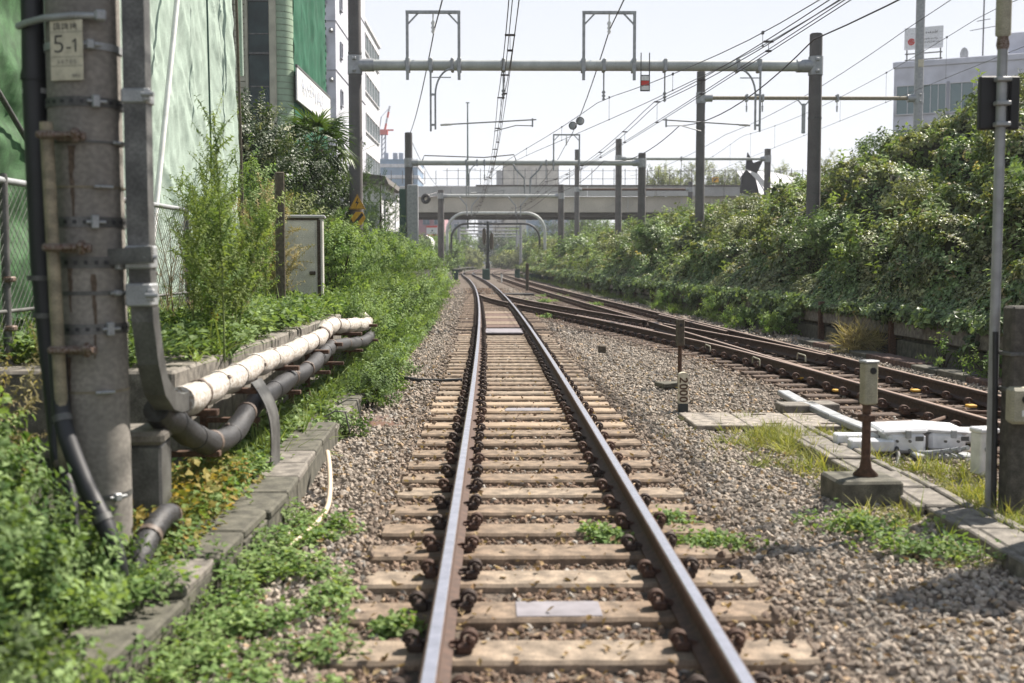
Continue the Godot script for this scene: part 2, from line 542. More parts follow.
func _ready() -> void:
	rng.seed = 20240817
	bumps.seed = 5
	bumps.frequency = 1.0
	bumps.fractal_octaves = 3
	fine.seed = 9
	fine.frequency = 1.0

	var camera := Camera3D.new()
	camera.name = "camera"
	add_child(camera)
	var lens := CameraAttributesPhysical.new()
	lens.frustum_focal_length = 41.05
	lens.frustum_focus_distance = 17.0
	lens.frustum_near = 0.05
	lens.frustum_far = 4000.0
	lens.exposure_aperture = 2.2
	camera.attributes = lens
	camera.position = Vector3(0, 1.487, 0)
	camera.rotation = Vector3(-atan(81.5 / 1170.0), -15.0 / 1170.0, 0)
	camera.fov = rad_to_deg(2.0 * atan(341.5 / 1170.0))
	camera.near = 0.05
	camera.far = 4000.0

	var sky := ProceduralSkyMaterial.new()
	sky.sky_top_color = lin(0.12, 0.155, 0.23)
	sky.sky_horizon_color = lin(0.475, 0.486, 0.505)
	sky.sky_curve = 0.5
	sky.ground_bottom_color = lin(0.10, 0.10, 0.09)
	sky.ground_horizon_color = lin(0.26, 0.26, 0.26)
	sky.sun_angle_max = 20.0
	var air := Environment.new()
	air.background_mode = Environment.BG_SKY
	air.sky = Sky.new()
	air.sky.sky_material = sky
	air.tonemap_mode = Environment.TONE_MAPPER_LINEAR
	air.tonemap_exposure = 2.3
	air.sdfgi_enabled = true
	air.ssao_enabled = true
	air.ssil_enabled = true
	air.fog_enabled = true
	air.fog_density = 0.0004
	air.fog_light_color = lin(0.92, 0.95, 1.0)
	var around := WorldEnvironment.new()
	around.name = "world_environment"
	around.environment = air
	add_child(around)

	var sun := DirectionalLight3D.new()
	sun.name = "sun"
	sun.light_energy = 1.6
	sun.light_color = Color(1.0, 0.965, 0.92)
	sun.light_angular_distance = 0.5
	sun.shadow_enabled = true
	var towards := Vector3(0.79 * cos(deg_to_rad(51)), sin(deg_to_rad(51)), -0.61 * cos(deg_to_rad(51))).normalized()
	add_child(sun)
	sun.look_at_from_position(towards * 100.0, Vector3.ZERO)

	materials()
	leaf_shapes()
	ground()
	tracks()
	retaining_wall()
	gantries()
	overhead_wires()
	overpass()
	buildings()
	left_side()
	right_side()
	greenery()
	gravel()


# ---- ground ------------------------------------------------------------------------------------------------------------
func ground() -> void:
	var g := Geo.new()
	var rows := [40.0, 0.0, -60.0, -150.0, -400.0, -1200.0, -3500.0]
	for j in rows.size() - 1:
		for i in 12:
			var a := -2400.0 + 400.0 * i
			g.quad(Vector3(a, -0.62, rows[j]), Vector3(a + 400, -0.62, rows[j]), Vector3(a + 400, -0.62, rows[j + 1]), Vector3(a, -0.62, rows[j + 1]))
	structure("ground", g, M["earth"])
	var ds := []
	var d := -4.0
	while d < 215.0:
		ds.append(d)
		d += 0.14 if d < 16.0 else 0.6 if d < 50.0 else 3.0
	var b := Geo.new()
	var across := 64
	var f := func(u: float, w: float) -> Vector3:
		var dd: float = ds[int(round(w * (ds.size() - 1)))]
		var l := left_edge(dd) - 0.3
		var r := wall_x(dd) + 0.05
		var x := lerpf(l, r, u)
		var y := ballast_y(x, dd)
		y -= 0.05 * smoothstep(1.5, 0.3, r - x)
		return Vector3(x, y, -dd)
	b.grid(across, ds.size() - 1, f)
	structure("ballast_bed", b, M["ballast bed"])
	var lb := Geo.new()
	lb.grid(40, 130, func(u: float, w: float) -> Vector3:
		var dd := -4.0 + 190.0 * w * w + 20.0 * w
		var x := left_edge(dd) - 11.0 * pow(u, 1.8)
		return Vector3(x, left_y(x, dd), -dd))
	structure("left_bank", lb, M["bank earth"])
	var hb := Geo.new()
	hb.grid(70, 190, func(u: float, w: float) -> Vector3:
		var dd := 3.0 + 145.0 * w * (0.55 + 0.45 * w)
		return hill(-0.05 + 18.0 * pow(u, 1.3), dd) - Vector3(-0.1, 0.12, 0) * smoothstep(0.0, 0.05, u))
	structure("embankment", hb, M["bank earth"])


# ---- the lines ---------------------------------------------------------------------------------------------------------
const RAIL := [Vector2(-0.0635, -0.153), Vector2(0.0635, -0.153), Vector2(0.0635, -0.142), Vector2(0.02, -0.128), Vector2(0.0085, -0.118), Vector2(0.0085, -0.048), Vector2(0.018, -0.038), Vector2(0.0325, -0.033), Vector2(0.0325, -0.006), Vector2(0.027, -0.001), Vector2(-0.027, -0.001), Vector2(-0.0325, -0.006), Vector2(-0.0325, -0.033), Vector2(-0.018, -0.038), Vector2(-0.0085, -0.048), Vector2(-0.0085, -0.118), Vector2(-0.02, -0.128), Vector2(-0.0635, -0.142)]
const RAIL_TOP := [Vector2(-0.0265, -0.0015), Vector2(0.0265, -0.0015), Vector2(0.022, 0.0015), Vector2(-0.022, 0.0015)]


func rail_path(f: Callable, off: float, from: float, to: float, lift := 0.0, step := 0.0) -> Array:
	var p := []
	var d := from
	while d < to:
		var slope: float = (f.call(d + 0.05) - f.call(d - 0.05)) / 0.1
		var side := Vector2(1, slope).normalized()          # square to the line, in (x, d) with d ahead
		p.append(Vector3(f.call(d) + off * side.x, lift, -(d - off * side.y)))
		d += step if step > 0.0 else 0.7 if d < 60.0 else 2.5
	return p


func rail(called: String, f: Callable, off: float, from: float, to: float, parent: Node3D, shiny := false, lift := 0.0) -> void:
	var g := Geo.new()
	var path := rail_path(f, off, from, to, lift)
	g.sweep(path, RAIL)
	var r := part(called, g, M["rail steel" if shiny else "old rail steel"], parent)
	var t := Geo.new()
	t.sweep(path, RAIL_TOP)
	part("running_surface", t, M["polished rail" if shiny else "worn rail top"], r)


func clip_mesh() -> ArrayMesh:                        # a spring clip in its iron shoulder; the rail lies towards +x
	var g := Geo.new()
	g.box(Vector3(-0.02, 0.02, 0), Vector3(0.075, 0.05, 0.10), Basis(), 0.01)
	g.box(Vector3(-0.055, 0.05, 0), Vector3(0.03, 0.055, 0.085), Basis(), 0.008)
	g.box(Vector3(0.025, 0.028, 0), Vector3(0.055, 0.014, 0.06), Basis(), 0.004)
	var turned := Basis(Vector3.RIGHT, Vector3.UP, Vector3.BACK)
	g.ring(Vector3(-0.04, 0.062, 0.0), turned, 0.036, 0.0105, -0.5, PI + 0.7, 10, 6)
	g.ring(Vector3(-0.04, 0.062, 0.032), turned, 0.036, 0.0105, -0.9, PI + 0.2, 10, 6)
	g.tube([Vector3(-0.008, 0.046, 0.0), Vector3(0.02, 0.046, 0.012), Vector3(0.05, 0.035, 0.016)], 0.011, 6)
	g.lathe(Vector3(-0.04, 0.06, -0.038), [Vector2(0.017, 0), Vector2(0.017, 0.018), Vector2(0.009, 0.019), Vector2(0.009, 0.034)], 6)
	return g.mesh()


func sleeper_mesh(length: float, width: float, tall: float, seed_: int) -> ArrayMesh:
	var g := Geo.new()
	var r := RandomNumberGenerator.new()
	r.seed = seed_
	var cut := 0.016
	var steps := 30
	var ring := func(x: float, k: int) -> Array:
		var a := width / 2.0 + r.randf_range(-0.005, 0.005)
		var h := r.randf_range(-0.0012, 0.0012)
		var ends := 0.0 if k > 0 and k < steps else 0.01
		return [Vector3(x, -tall, a), Vector3(x, h - cut, a - ends), Vector3(x, h, a - cut - ends), Vector3(x, h, -a + cut + ends), Vector3(x, h - cut, -a + ends), Vector3(x, -tall, -a)]
	var rings := []
	for k in steps + 1:
		rings.append(ring.call(-length / 2.0 + length * k / steps, k))
	for k in steps:
		for i in 5:
			g.away(Vector3(rings[k][i].x + 0.1, -tall, 0), [rings[k][i], rings[k + 1][i], rings[k + 1][i + 1], rings[k][i + 1]])
	for e in [0, steps]:
		g.away(Vector3(0, -tall / 2, 0), rings[e].duplicate())
	for p in g.v:                                     # rust and brake dust round the rail seats, darker ends
		var off := absf(absf(p.x) - 0.5655)
		var near := exp(-pow(off / 0.17, 2.0)) * (0.75 + 0.5 * bumps.get_noise_2d(p.x * 9.0 + seed_, p.z * 9.0))
		near = clampf(near + 0.22 * bumps.get_noise_2d(p.x * 3.0 + seed_ * 2.0, p.z * 5.0), 0.0, 1.0)
		g.c.append(Color.WHITE.lerp(Color(0.74, 0.63, 0.54), near))
	return g.mesh()


func tracks() -> void:
	K["clip"] = clip_mesh()
	for i in 5:
		K["sleeper%d" % i] = sleeper_mesh(2.03, 0.285, 0.15, 40 + i)
		K["timber%d" % i] = sleeper_mesh(2.25, 0.24, 0.15, 60 + i)
	var plate := Geo.new()
	plate.box(Vector3(0, 0.004, 0), Vector3(0.30, 0.012, 0.15), Basis(), 0.004)
	K["tie plate"] = plate.mesh()
	# the line the camera stands on
	var near := thing("railway_track", "single railway line with bright polished rails on tan sleepers, running away from the viewer", "railway track", Vector3(0.323, -0.16, -4))
	rail("rail", line1, -0.5655, -2.0, 222.0, near, true)
	rail("rail", line1, 0.5655, -2.0, 222.0, near, true)
	var far_clips := []
	var far_tints := []
	for k in range(-3, 92):
		var d := 4.857 + 0.571 * k + (rng.randf_range(-0.02, 0.02) if k > 3 else 0.0)
		var slope: float = (line1(d + 0.1) - line1(d - 0.1)) / 0.2
		var turn := Basis(Vector3.UP, atan(slope) * -1.0) * Basis(Vector3.UP, rng.randf_range(-0.012, 0.012))
		var kind: String = ["sleeper tan", "sleeper brown", "sleeper pale", "sleeper brown"][rng.randi() % 4]
		if d > 26.0:
			kind = "timber dark" if rng.randf() < 0.45 else "sleeper brown"
		var s := part("sleeper", K["sleeper%d" % rng.randi_range(0, 4)] if d < 26.0 else K["timber%d" % rng.randi_range(0, 4)], M[kind], near)
		var at := Vector3(line1(d) + rng.randf_range(-0.015, 0.015), -0.163 + rng.randf_range(-0.003, 0.002), -d)
		s.transform = Transform3D(turn, at - near.position)
		if k == 1 or k == 14:
			var st := Geo.new()
			st.box(Vector3(-0.02 if k == 1 else 0.05, 0.0035, 0.0), Vector3(0.40 if k < 9 else 0.5, 0.004, 0.235), Basis(), 0.0015)
			part("grey_patch", st.mesh(), M["grey stain"], s)
		for side in [-1.0, 1.0]:
			for out in [-1.0, 1.0]:
				var t := Transform3D(Basis(Vector3.UP, 0.0 if out < 0 else PI).scaled(Vector3(0.9, rng.randf_range(0.78, 0.9), 0.9)), Vector3(side * 0.5655 + out * 0.086, 0.003, 0.01 * out + rng.randf_range(-0.008, 0.008)))
				if d < 14.5:
					var c := part("rail_clip", K["clip"], M["clip iron" if rng.randf() < 0.5 else "clip rust"], s)
					c.transform = t
				else:
					far_clips.append(Transform3D(turn, at) * t)
					far_tints.append(Color.WHITE)
	many("rail_clips", K["clip"], M["clip iron"], far_clips, far_tints, near)
	var shims := Geo.new()
	for side in [-1.0, 1.0]:                           # check rails before the switch
		pass
	# short pale board laid between the rails beyond the sleepers
	var board := thing("foot_board", "row of flat boards between the near rails before the switch, first one pale", "board", Vector3(line1(27.5), -0.15, -27.5))
	var bg := Geo.new()
	bg.box(Vector3(line1(26.5), -0.125, -26.5), Vector3(0.84, 0.04, 1.5), Basis(), 0.008)
	part("board", bg, M["grey stain"], board)
	for k in 6:
		var pb := Geo.new()
		pb.box(Vector3(line1(28.4 + 1.5 * k), -0.135 + 0.004 * (k % 2), -28.4 - 1.5 * k), Vector3(0.82, 0.04, 1.38), Basis(), 0.01)
		part("board", pb, M["sleeper brown" if k % 2 else "reddish lid"], board)
	var cover := Geo.new()
	for i in 6:
		cover.box(Vector3(line1(24.0 + i * 0.42), -0.10, -(24.0 + i * 0.42)), Vector3(0.07, 0.06, 0.34), Basis(), 0.01)
	# the far line and the link between the two
	var far := thing("railway_track", "rusty brown railway line furthest right, running along the foot of the retaining wall", "railway track", Vector3(4.9, -0.16, -14))
	rail("rail", line2, 0.54, 2.0, 200.0, far)
	rail("rail", line2, -0.54, 28.9, 200.0, far)
	rail("closure_rail", line2, -0.54, 14.2, 28.2, far, false, -0.004)
	rail("check_rail", line2, 0.40, 24.6, 33.0, far, false, -0.008)
	var over := thing("crossover_track", "rusty brown crossover track slanting from the far line to the near line", "railway track", Vector3(3.2, -0.16, -28))
	rail("rail", link, -0.54, 6.0, 39.8, over, false, 0.003)
	rail("closure_rail", link, -0.54, 41.2, 51.5, over, false, 0.003)
	rail("closure_rail", link, 0.54, 18.2, 27.6, over, false, 0.003)
	rail("rail", link, 0.54, 29.0, 53.0, over, false, 0.003)
	rail("check_rail", link, -0.40, 25.0, 32.0, over, false, -0.006)
	rail("frog", link, 0.50, 27.7, 28.9, over, false, 0.0)
	rail("frog", link, -0.57, 39.9, 41.1, over, false, 0.0)
	for pair in [[far, line2, 6.0, 96.0, 0.0], [over, link, 21.0, 50.0, 0.3]]:
		var owner_: Node3D = pair[0]
		var f: Callable = pair[1]
		var clips := []
		var tints := []
		var d: float = pair[2]
		var n := 0
		while d < pair[3]:
			var slope: float = (f.call(d + 0.1) - f.call(d - 0.1)) / 0.2
			var turn := Basis(Vector3.UP, -atan(slope))
			var at := Vector3(f.call(d), -0.172 + rng.randf_range(-0.008, 0.0), -d)
			if pair[0] == over:
				at.y -= 0.012
			if not (pair[0] == over and (d > 46.0)):
				var s := part("sleeper", K["timber%d" % (n % 3)], M["timber dark"], owner_)
				s.transform = Transform3D(turn, at - owner_.position)
			for side in [-0.54, 0.54]:
				if side < 0 and pair[0] == far and d < 29.5:
					continue
				for out in [-1.0, 1.0]:
					clips.append(Transform3D(turn, at + Vector3(0, 0.006, 0)) * Transform3D(Basis(Vector3.UP, 0.0 if out < 0 else PI).scaled(Vector3(1.0, 0.9, 1.0)), Vector3(side + out * 0.095, 0, 0)))
					tints.append(Color.WHITE)
			d += 0.6
			n += 1
		many("rail_clips", K["clip"], M["clip rust"], clips, tints, owner_)
	# outer clips of the link's near rail where it has become the far line's stock rail
	var sc := []
	var st_ := []
	var dd := 6.4
	while dd < 21.0:
		sc.append(Transform3D(Basis().scaled(Vector3(1.1, 0.95, 1.1)), Vector3(link(dd) - 0.54 - 0.10, -0.16, -dd)))
		st_.append(Color.WHITE)
		dd += 0.6
	many("rail_clips", K["clip"], M["clip rust"], sc, st_, over)
	# greased slide chairs, yellow
	for k in 5:
		var d := 9.8 + 1.55 * k
		for side in [-1, 1]:
			if side < 0 and k < 3:
				continue
			var y := Geo.new()
			y.box(Vector3(line2(d) + (0.30 if side > 0 else -0.68), -0.135, -d), Vector3(0.10, 0.03, 0.11), Basis(), 0.008)
			part("slide_chair", y, M["yellow paint"], far)
	var rodg := Geo.new()
	rodg.rod(Vector3(line2(11.2) - 0.75, -0.11, -12.4), Vector3(line2(11.2) + 0.5, -0.10, -11.9), 0.022)
	rodg.box(Vector3(line2(11.9) + 0.42, -0.09, -11.95), Vector3(0.14, 0.09, 0.12), Basis(), 0.02)
	part("stretcher_bar", rodg, M["rusty post"], over)
	for at in [[17.9, -0.66, 0.0], [20.6, -0.66, 0.0], [18.6, 0.28, 0.0]]:         # pale bent handles on the rails
		var hg := Geo.new()
		var x: float = link(at[0]) + at[1]
		hg.tube([Vector3(x, -0.12, -at[0] + 0.25), Vector3(x, -0.03, -at[0] + 0.24), Vector3(x, -0.02, -at[0] + 0.2), Vector3(x, -0.02, -at[0] - 0.2), Vector3(x, -0.03, -at[0] - 0.24), Vector3(x, -0.12, -at[0] - 0.25)], 0.012, 6)
		part("bond_strap", hg, M["beige box"], over)


func retaining_wall() -> void:
	var w := thing("retaining_wall", "low concrete panel wall half buried in creepers beside the far line", "wall", Vector3(wall_x(20), -0.4, -20))
	var d := 9.0
	while d < 75.0:
		var e := d + 2.0
		var a := Vector3(wall_x(d + 0.03), 0, -d - 0.03)
		var b := Vector3(wall_x(e - 0.03), 0, -e + 0.03)
		var turn := Basis(Vector3.UP, atan2(b.x - a.x, a.z - b.z) * -1.0)
		var mid := (a + b) / 2.0
		var l := a.distance_to(b)
		var wob := rng.randf_range(-0.015, 0.015)
		var u := Geo.new()
		u.box(mid + Vector3(-0.02 + wob, 0.32 + wob, 0), Vector3(0.16, 0.37, l), turn, 0.015)
		part("upper_panel", u, M["concrete"], w)
		var m := Geo.new()
		m.box(mid + Vector3(0.13, 0.10, 0), Vector3(0.1, 0.10, l), turn)
		m.box(mid + Vector3(0.03 + wob, -0.2, 0), Vector3(0.14, 0.52, l - 0.02), turn, 0.012)
		part("lower_panel", m, M["concrete mossy"], w)
		if int(d) % 4 == 1:
			var p := Geo.new()
			p.box(a + Vector3(-0.10, 0.1, 0), Vector3(0.12, 1.0, 0.1), turn, 0.01)
			part("wall_post", p, M["rusty post"], w)
		d = e
	var t := thing("cable_trough", "dark reddish cable trough along the foot of the retaining wall", "cable trough", Vector3(wall_x(15) - 0.6, -0.3, -15))
	d = 9.0
	while d < 24.0:
		var g := Geo.new()
		var slope: float = (wall_x(d + 0.5) - wall_x(d)) / 0.5
		g.box(Vector3(wall_x(d) - 0.62, -0.2 + rng.randf_range(-0.01, 0.01), -d), Vector3(0.42, 0.10, 0.96), Basis(Vector3.UP, -atan(slope)), 0.012)
		part("trough_lid", g, M["reddish lid" if rng.randf() < 0.7 else "concrete mossy"], t)
		d += 0.985


# ---- overhead line -----------------------------------------------------------------------------------------------------
func pole(parent: Node3D, x: float, d: float, base: float, top: float, r: float, m := "far pole") -> void:
	var g := Geo.new()
	g.lathe(Vector3(x, base, -d), [Vector2(r * 1.12, 0), Vector2(r, top - base - 0.02), Vector2(r * 0.85, top - base)], 14)
	var p := part("pole", g, M[m], parent)
	for k in 2:
		var b := Geo.new()
		var y := lerpf(base + 1.2, top - 1.8, k * 0.7 + 0.15)
		b.lathe(Vector3(x, y, -d), [Vector2(r * 1.10, 0), Vector2(r * 1.10, 0.05)], 14)
		part("steel_band", b, M["galvanised dull"], p)


func collar(parent: Node3D, x: float, y: float, d: float, r: float, across: float) -> void:
	var g := Geo.new()
	g.lathe(Vector3(x, y - 0.24, -d), [Vector2(r, 0), Vector2(r, 0.48)], 14)
	for s in [-1.0, 1.0]:
		g.box(Vector3(x, y + 0.15 * s, -d + r + 0.02), Vector3(0.10, 0.07, 0.08), Basis(), 0.01)
	g.rod(Vector3(x, y, -d), Vector3(x + across, y, -d), 0.17, 12)
	part("beam_collar", g, M["galvanised"], parent)


func portal_frame(parent: Node3D, x: float, y: float, d: float, wide: float, tall: float) -> void:
	var g := Geo.new()
	for s in [-1.0, 1.0]:
		g.box(Vector3(x + s * wide / 2, y + tall / 2 - 0.2, -d + 0.16), Vector3(0.075, tall + 0.4, 0.075), Basis(), 0.006)
		g.box(Vector3(x + s * wide / 2, y, -d), Vector3(0.11, 0.36, 0.36), Basis(), 0.02)
		g.bar(Vector3(x + s * (wide / 2 - 0.02), y + tall - 0.3, -d + 0.16), Vector3(x + s * (wide / 2 - 0.28), y + tall - 0.03, -d + 0.16), 0.04, 0.04)
	g.box(Vector3(x, y + tall, -d + 0.16), Vector3(wide + 0.08, 0.08, 0.08), Basis(), 0.006)
	var f := part("portal_frame", g, M["galvanised"], parent)
	var h := Geo.new()
	h.lathe(Vector3(x, y + tall - 0.55, -d + 0.16), [Vector2(0.02, 0), Vector2(0.055, 0.06), Vector2(0.03, 0.1), Vector2(0.06, 0.16), Vector2(0.03, 0.2), Vector2(0.06, 0.28), Vector2(0.02, 0.34), Vector2(0.02, 0.55)], 8)
	part("insulator", h, M["insulator"], f)


func drop_bracket(parent: Node3D, x: float, y: float, d: float, reach: float) -> void:    # the hanging bracket whose arm steadies the contact wire
	var s := signf(reach)
	var low := 4.98
	var g := Geo.new()
	g.box(Vector3(x, y, -d), Vector3(0.10, 0.34, 0.36), Basis(), 0.02)
	g.box(Vector3(x, (y + low) / 2 - 0.1, -d + 0.18), Vector3(0.05, y - low + 0.1, 0.05), Basis(), 0.005)
	g.box(Vector3(x + s * 0.12, (y - 0.72 + low) / 2 - 0.06, -d + 0.18), Vector3(0.05, y - 0.72 - low + 0.08, 0.05), Basis(), 0.005)
	var c := []
	for i in 9:
		var w := PI / 2 * i / 8.0
		c.append(Vector3(x + s * (0.12 + 0.44 * (1.0 - cos(w))), y - 0.80 + 0.68 * sin(w), -d + 0.18))
	g.tube(c, 0.026, 6)
	g.box(Vector3(x + s * 0.56, y, -d), Vector3(0.08, 0.34, 0.36), Basis(), 0.02)
	g.box(Vector3(x + s * 0.28, y - 0.34, -d + 0.18), Vector3(0.5, 0.025, 0.025))
	g.box(Vector3(x + s * 0.06, y - 0.78, -d + 0.18), Vector3(0.16, 0.05, 0.06))
	g.box(Vector3(x + s * 0.06, low + 0.02, -d + 0.18), Vector3(0.16, 0.05, 0.06))
	var b := part("drop_bracket", g, M["galvanised"], parent)
	var a := Geo.new()
	a.rod(Vector3(x + s * 0.25, low + 0.02, -d + 0.18), Vector3(x + s * 0.25 + reach, low + 0.16, -d + 0.18), 0.02, 6)
	a.box(Vector3(x + s * 0.15 + reach, low + 0.08, -d + 0.18), Vector3(0.04, 0.22, 0.04))
	a.tube([Vector3(x + s * 0.15 + reach, low, -d + 0.18), Vector3(x + s * 0.1 + reach * 0.85, low + 0.01, -d + 0.18), Vector3(x + s * 0.1 + reach * 0.62, low - 0.14, -d + 0.18)], 0.014, 5)
	part("steady_arm", a, M["galvanised"], b)
	var i := Geo.new()
	i.tube([Vector3(x + s * 0.25, low + 0.02, -d + 0.18), Vector3(x + s * 0.40, low + 0.03, -d + 0.18), Vector3(x + s * 0.55, low + 0.035, -d + 0.18)], [0.03, 0.035, 0.028], 8)
	part("insulator", i, M["insulator"], b)


func hanger(parent: Node3D, x: float, y: float, d: float, low: float) -> void:
	var g := Geo.new()
	g.box(Vector3(x, y, -d), Vector3(0.09, 0.33, 0.36), Basis(), 0.02)
	g.lathe(Vector3(x, low, -d), [Vector2(0.012, 0), Vector2(0.05, 0.04), Vector2(0.02, 0.08), Vector2(0.055, 0.13), Vector2(0.02, 0.17), Vector2(0.055, 0.22), Vector2(0.02, 0.27), Vector2(0.02, y - low)], 8)
	part("hanger", g, M["galvanised"], parent)


func gantry(called: String, label: String, d: float, xl: float, xr: float, y: float, r: float, bases: Array, tops: Array, m := "far pole", beam_m := "beam paint", beam_r := 0.14) -> Node3D:
	var t := thing(called, label, "overhead line gantry", Vector3((xl + xr) / 2, minf(bases[0], bases[1]), -d))
	pole(t, xl, d, bases[0], tops[0], r, m)
	pole(t, xr, d, bases[1], tops[1], r, m)
	var g := Geo.new()
	g.rod(Vector3(xl, y, -d), Vector3(xr, y, -d), beam_r, 14)
	part("beam", g, M[beam_m], t)
	collar(t, xl, y, d, r * 1.16, 0.5)
	collar(t, xr, y, d, r * 1.16, -0.5)
	return t


func arch(called: String, label: String, d: float, xl: float, xr: float, y: float, r: float, m: String) -> Node3D:
	var t := thing(called, label, "overhead line gantry", Vector3((xl + xr) / 2, -0.3, -d))
	var p := [Vector3(xl, -0.4, -d), Vector3(xl, y - 2.0, -d)]
	for i in 8:
		var w := PI / 2 * (i + 1) / 8.0
		p.append(Vector3(xl + 2.0 - 2.0 * cos(w), y - 2.0 + 2.0 * sin(w), -d))
	for i in 9:
		var w := PI / 2 * i / 8.0
		p.append(Vector3(xr - 2.0 + 2.0 * sin(w), y - 2.0 + 2.0 * cos(w), -d))
	p.append(Vector3(xr, -0.4, -d))
	var g := Geo.new()
	g.tube(p, r, 10)
	part("bent_pipe", g, M[m], t)
	for k in 3:
		var h := Geo.new()
		var x := lerpf(xl + 3.0, xr - 3.0, k / 2.0)
		h.rod(Vector3(x, y, -d + 0.2), Vector3(x, y - 1.2, -d + 0.2), 0.04, 6)
		part("hanger", h, M["galvanised dull"], t)
	return t


func gantries() -> void:
	var a := gantry("overhead_gantry", "nearest gantry, its long pale pipe beam spanning the whole railway", 31, -3.70, 8.36, 6.56, 0.165, [0.2, 1.6], [9.6, 7.4])
	for s in [[-2.32, -0.98], [2.26, 3.58]]:
		portal_frame(a, (s[0] + s[1]) / 2, 6.56, 31, s[1] - s[0], 1.33)
	drop_bracket(a, -1.72, 6.56, 31, 2.5)
	drop_bracket(a, 6.87, 6.56, 31, -2.3)
	hanger(a, 0.17, 6.56, 31, 5.68)
	hanger(a, 4.40, 6.56, 31, 5.62)
	hanger(a, 2.80, 6.56, 31, 5.65)
	# the red and white board under that beam
	var bd := thing("hanging_board", "small red and white barred board hung under the nearest pipe beam", "sign", Vector3(3.86, 6.0, -30.8))
	var g := Geo.new()
	g.box(Vector3(3.86, 6.08, -30.80), Vector3(0.25, 0.42, 0.03), Basis(), 0.004)
	part("board", g, M["signal black"], bd)
	for k in 3:
		var s := Geo.new()
		s.box(Vector3(3.86, 6.205 - 0.125 * k, -30.782), Vector3(0.2, 0.115, 0.008))
		part("stripe", s, M["white paint" if k != 1 else "red print"], bd)
	for k in [-1.0, 1.0]:
		var s := Geo.new()
		s.rod(Vector3(3.86 + 0.11 * k, 6.25, -30.80), Vector3(3.86 + 0.11 * k, 6.86, -30.80), 0.015, 6)
		part("strap", s, M["galvanised dull"], bd)
	# the warning plates on its left pole
	var wt := thing("warning_sign", "yellow warning triangle fixed to the tall pole among the shrubs", "sign", Vector3(-3.65, 2.9, -30.78))
	var tri := Geo.new()
	var at := Transform3D(Basis(), Vector3(-3.65, 2.98, -30.79))
	tri.prism([Vector2(-0.22, -0.17), Vector2(0.22, -0.17), Vector2(0.0, 0.22)], 0.015, at)
	part("plate", tri, M["yellow paint"], wt)
	var edge := Geo.new()
	for k in 3:
		var c := [Vector3(-0.2, -0.155, 0.01), Vector3(0.2, -0.155, 0.01), Vector3(0, 0.2, 0.01)]
		edge.bar(at * c[k], at * c[(k + 1) % 3], 0.02, 0.006)
	part("border", edge, M["black print"], wt)
	var bolt := Geo.new()
	bolt.prism([Vector2(0.01, 0.11), Vector2(-0.05, -0.02), Vector2(-0.005, -0.01), Vector2(-0.03, -0.12), Vector2(0.05, 0.02), Vector2(0.0, 0.015), Vector2(0.03, 0.11)], 0.006, at * Transform3D(Basis(), Vector3(0, 0, 0.011)))
	part("lightning_mark", bolt, M["black print"], wt)
	var wd := thing("warning_sign", "yellow and black diagonal plate just below the warning triangle", "sign", Vector3(-3.63, 2.5, -30.78))
	var dg := Geo.new()
	var da := Transform3D(Basis(), Vector3(-3.63, 2.56, -30.79))
	dg.prism([Vector2(-0.19, 0.02), Vector2(-0.06, 0.18), Vector2(0.12, 0.18), Vector2(0.19, 0.02), Vector2(0.1, -0.16), Vector2(-0.1, -0.16)], 0.015, da)
	part("plate", dg, M["yellow paint"], wd)
	var ds := Geo.new()
	ds.prism([Vector2(-0.14, -0.12), Vector2(-0.07, -0.15), Vector2(0.15, 0.1), Vector2(0.1, 0.16)], 0.006, da * Transform3D(Basis(), Vector3(0, 0, 0.011)))
	part("stripe", ds, M["black print"], wd)

	var b := gantry("overhead_gantry", "second gantry along the line, its beam just above the bridge railing", 62, -4.63, 7.64, 6.58, 0.2, [1.0, 1.5], [8.15, 7.1])
	portal_frame(b, 3.65, 6.58, 62, 1.35, 1.45)
	drop_bracket(b, -1.6, 6.58, 62, 1.8)
	hanger(b, -0.65, 6.58, 62, 5.7)
	hanger(b, 2.6, 6.58, 62, 5.7)
	var yk := Geo.new()
	for s in [-1.0, 1.0]:
		yk.tube([Vector3(1.6 + 0.75 * s, 6.5, -61.8), Vector3(1.6 + 0.6 * s, 6.2, -61.8), Vector3(1.6 + 0.15 * s, 5.75, -61.8), Vector3(1.6 + 0.14 * s, 4.95, -61.8)], 0.05, 6)
	part("y_bracket", yk, M["galvanised"], b)
	var top := Geo.new()
	top.tube([Vector3(-3.9, 6.7, -61.9), Vector3(-3.8, 6.95, -61.9), Vector3(-0.7, 6.85, -61.9), Vector3(0.9, 7.0, -61.9), Vector3(1.0, 6.7, -61.9)], 0.03, 6)
	part("jumper_wire", top, M["wire"], b)
	var col := thing("steel_column", "broad pale green-grey steel column standing under the second gantry's left pole", "column", Vector3(-4.4, 0.9, -60))
	var cg := Geo.new()
	cg.box(Vector3(-4.28, 3.0, -60), Vector3(0.55, 4.6, 0.5), Basis(), 0.03)
	part("column", cg, M["grey post"], col)
	var cd := Geo.new()
	cd.box(Vector3(-4.80, 2.9, -60.1), Vector3(0.34, 4.4, 0.4), Basis(), 0.03)
	part("side_post", cd, M["signal green"], col)
	var cb := Geo.new()
	cb.box(Vector3(-5.7, 2.75, -60.1), Vector3(1.5, 0.35, 0.3), Basis(), 0.02)
	part("cross_beam", cb, M["grey post"], col)

	var c := gantry("overhead_gantry", "third gantry, its beam crossing in front of the bridge girder", 94, -4.47, 5.13, 6.58, 0.24, [-0.3, -0.5], [7.05, 7.5], "far pole", "beam paint", 0.15)
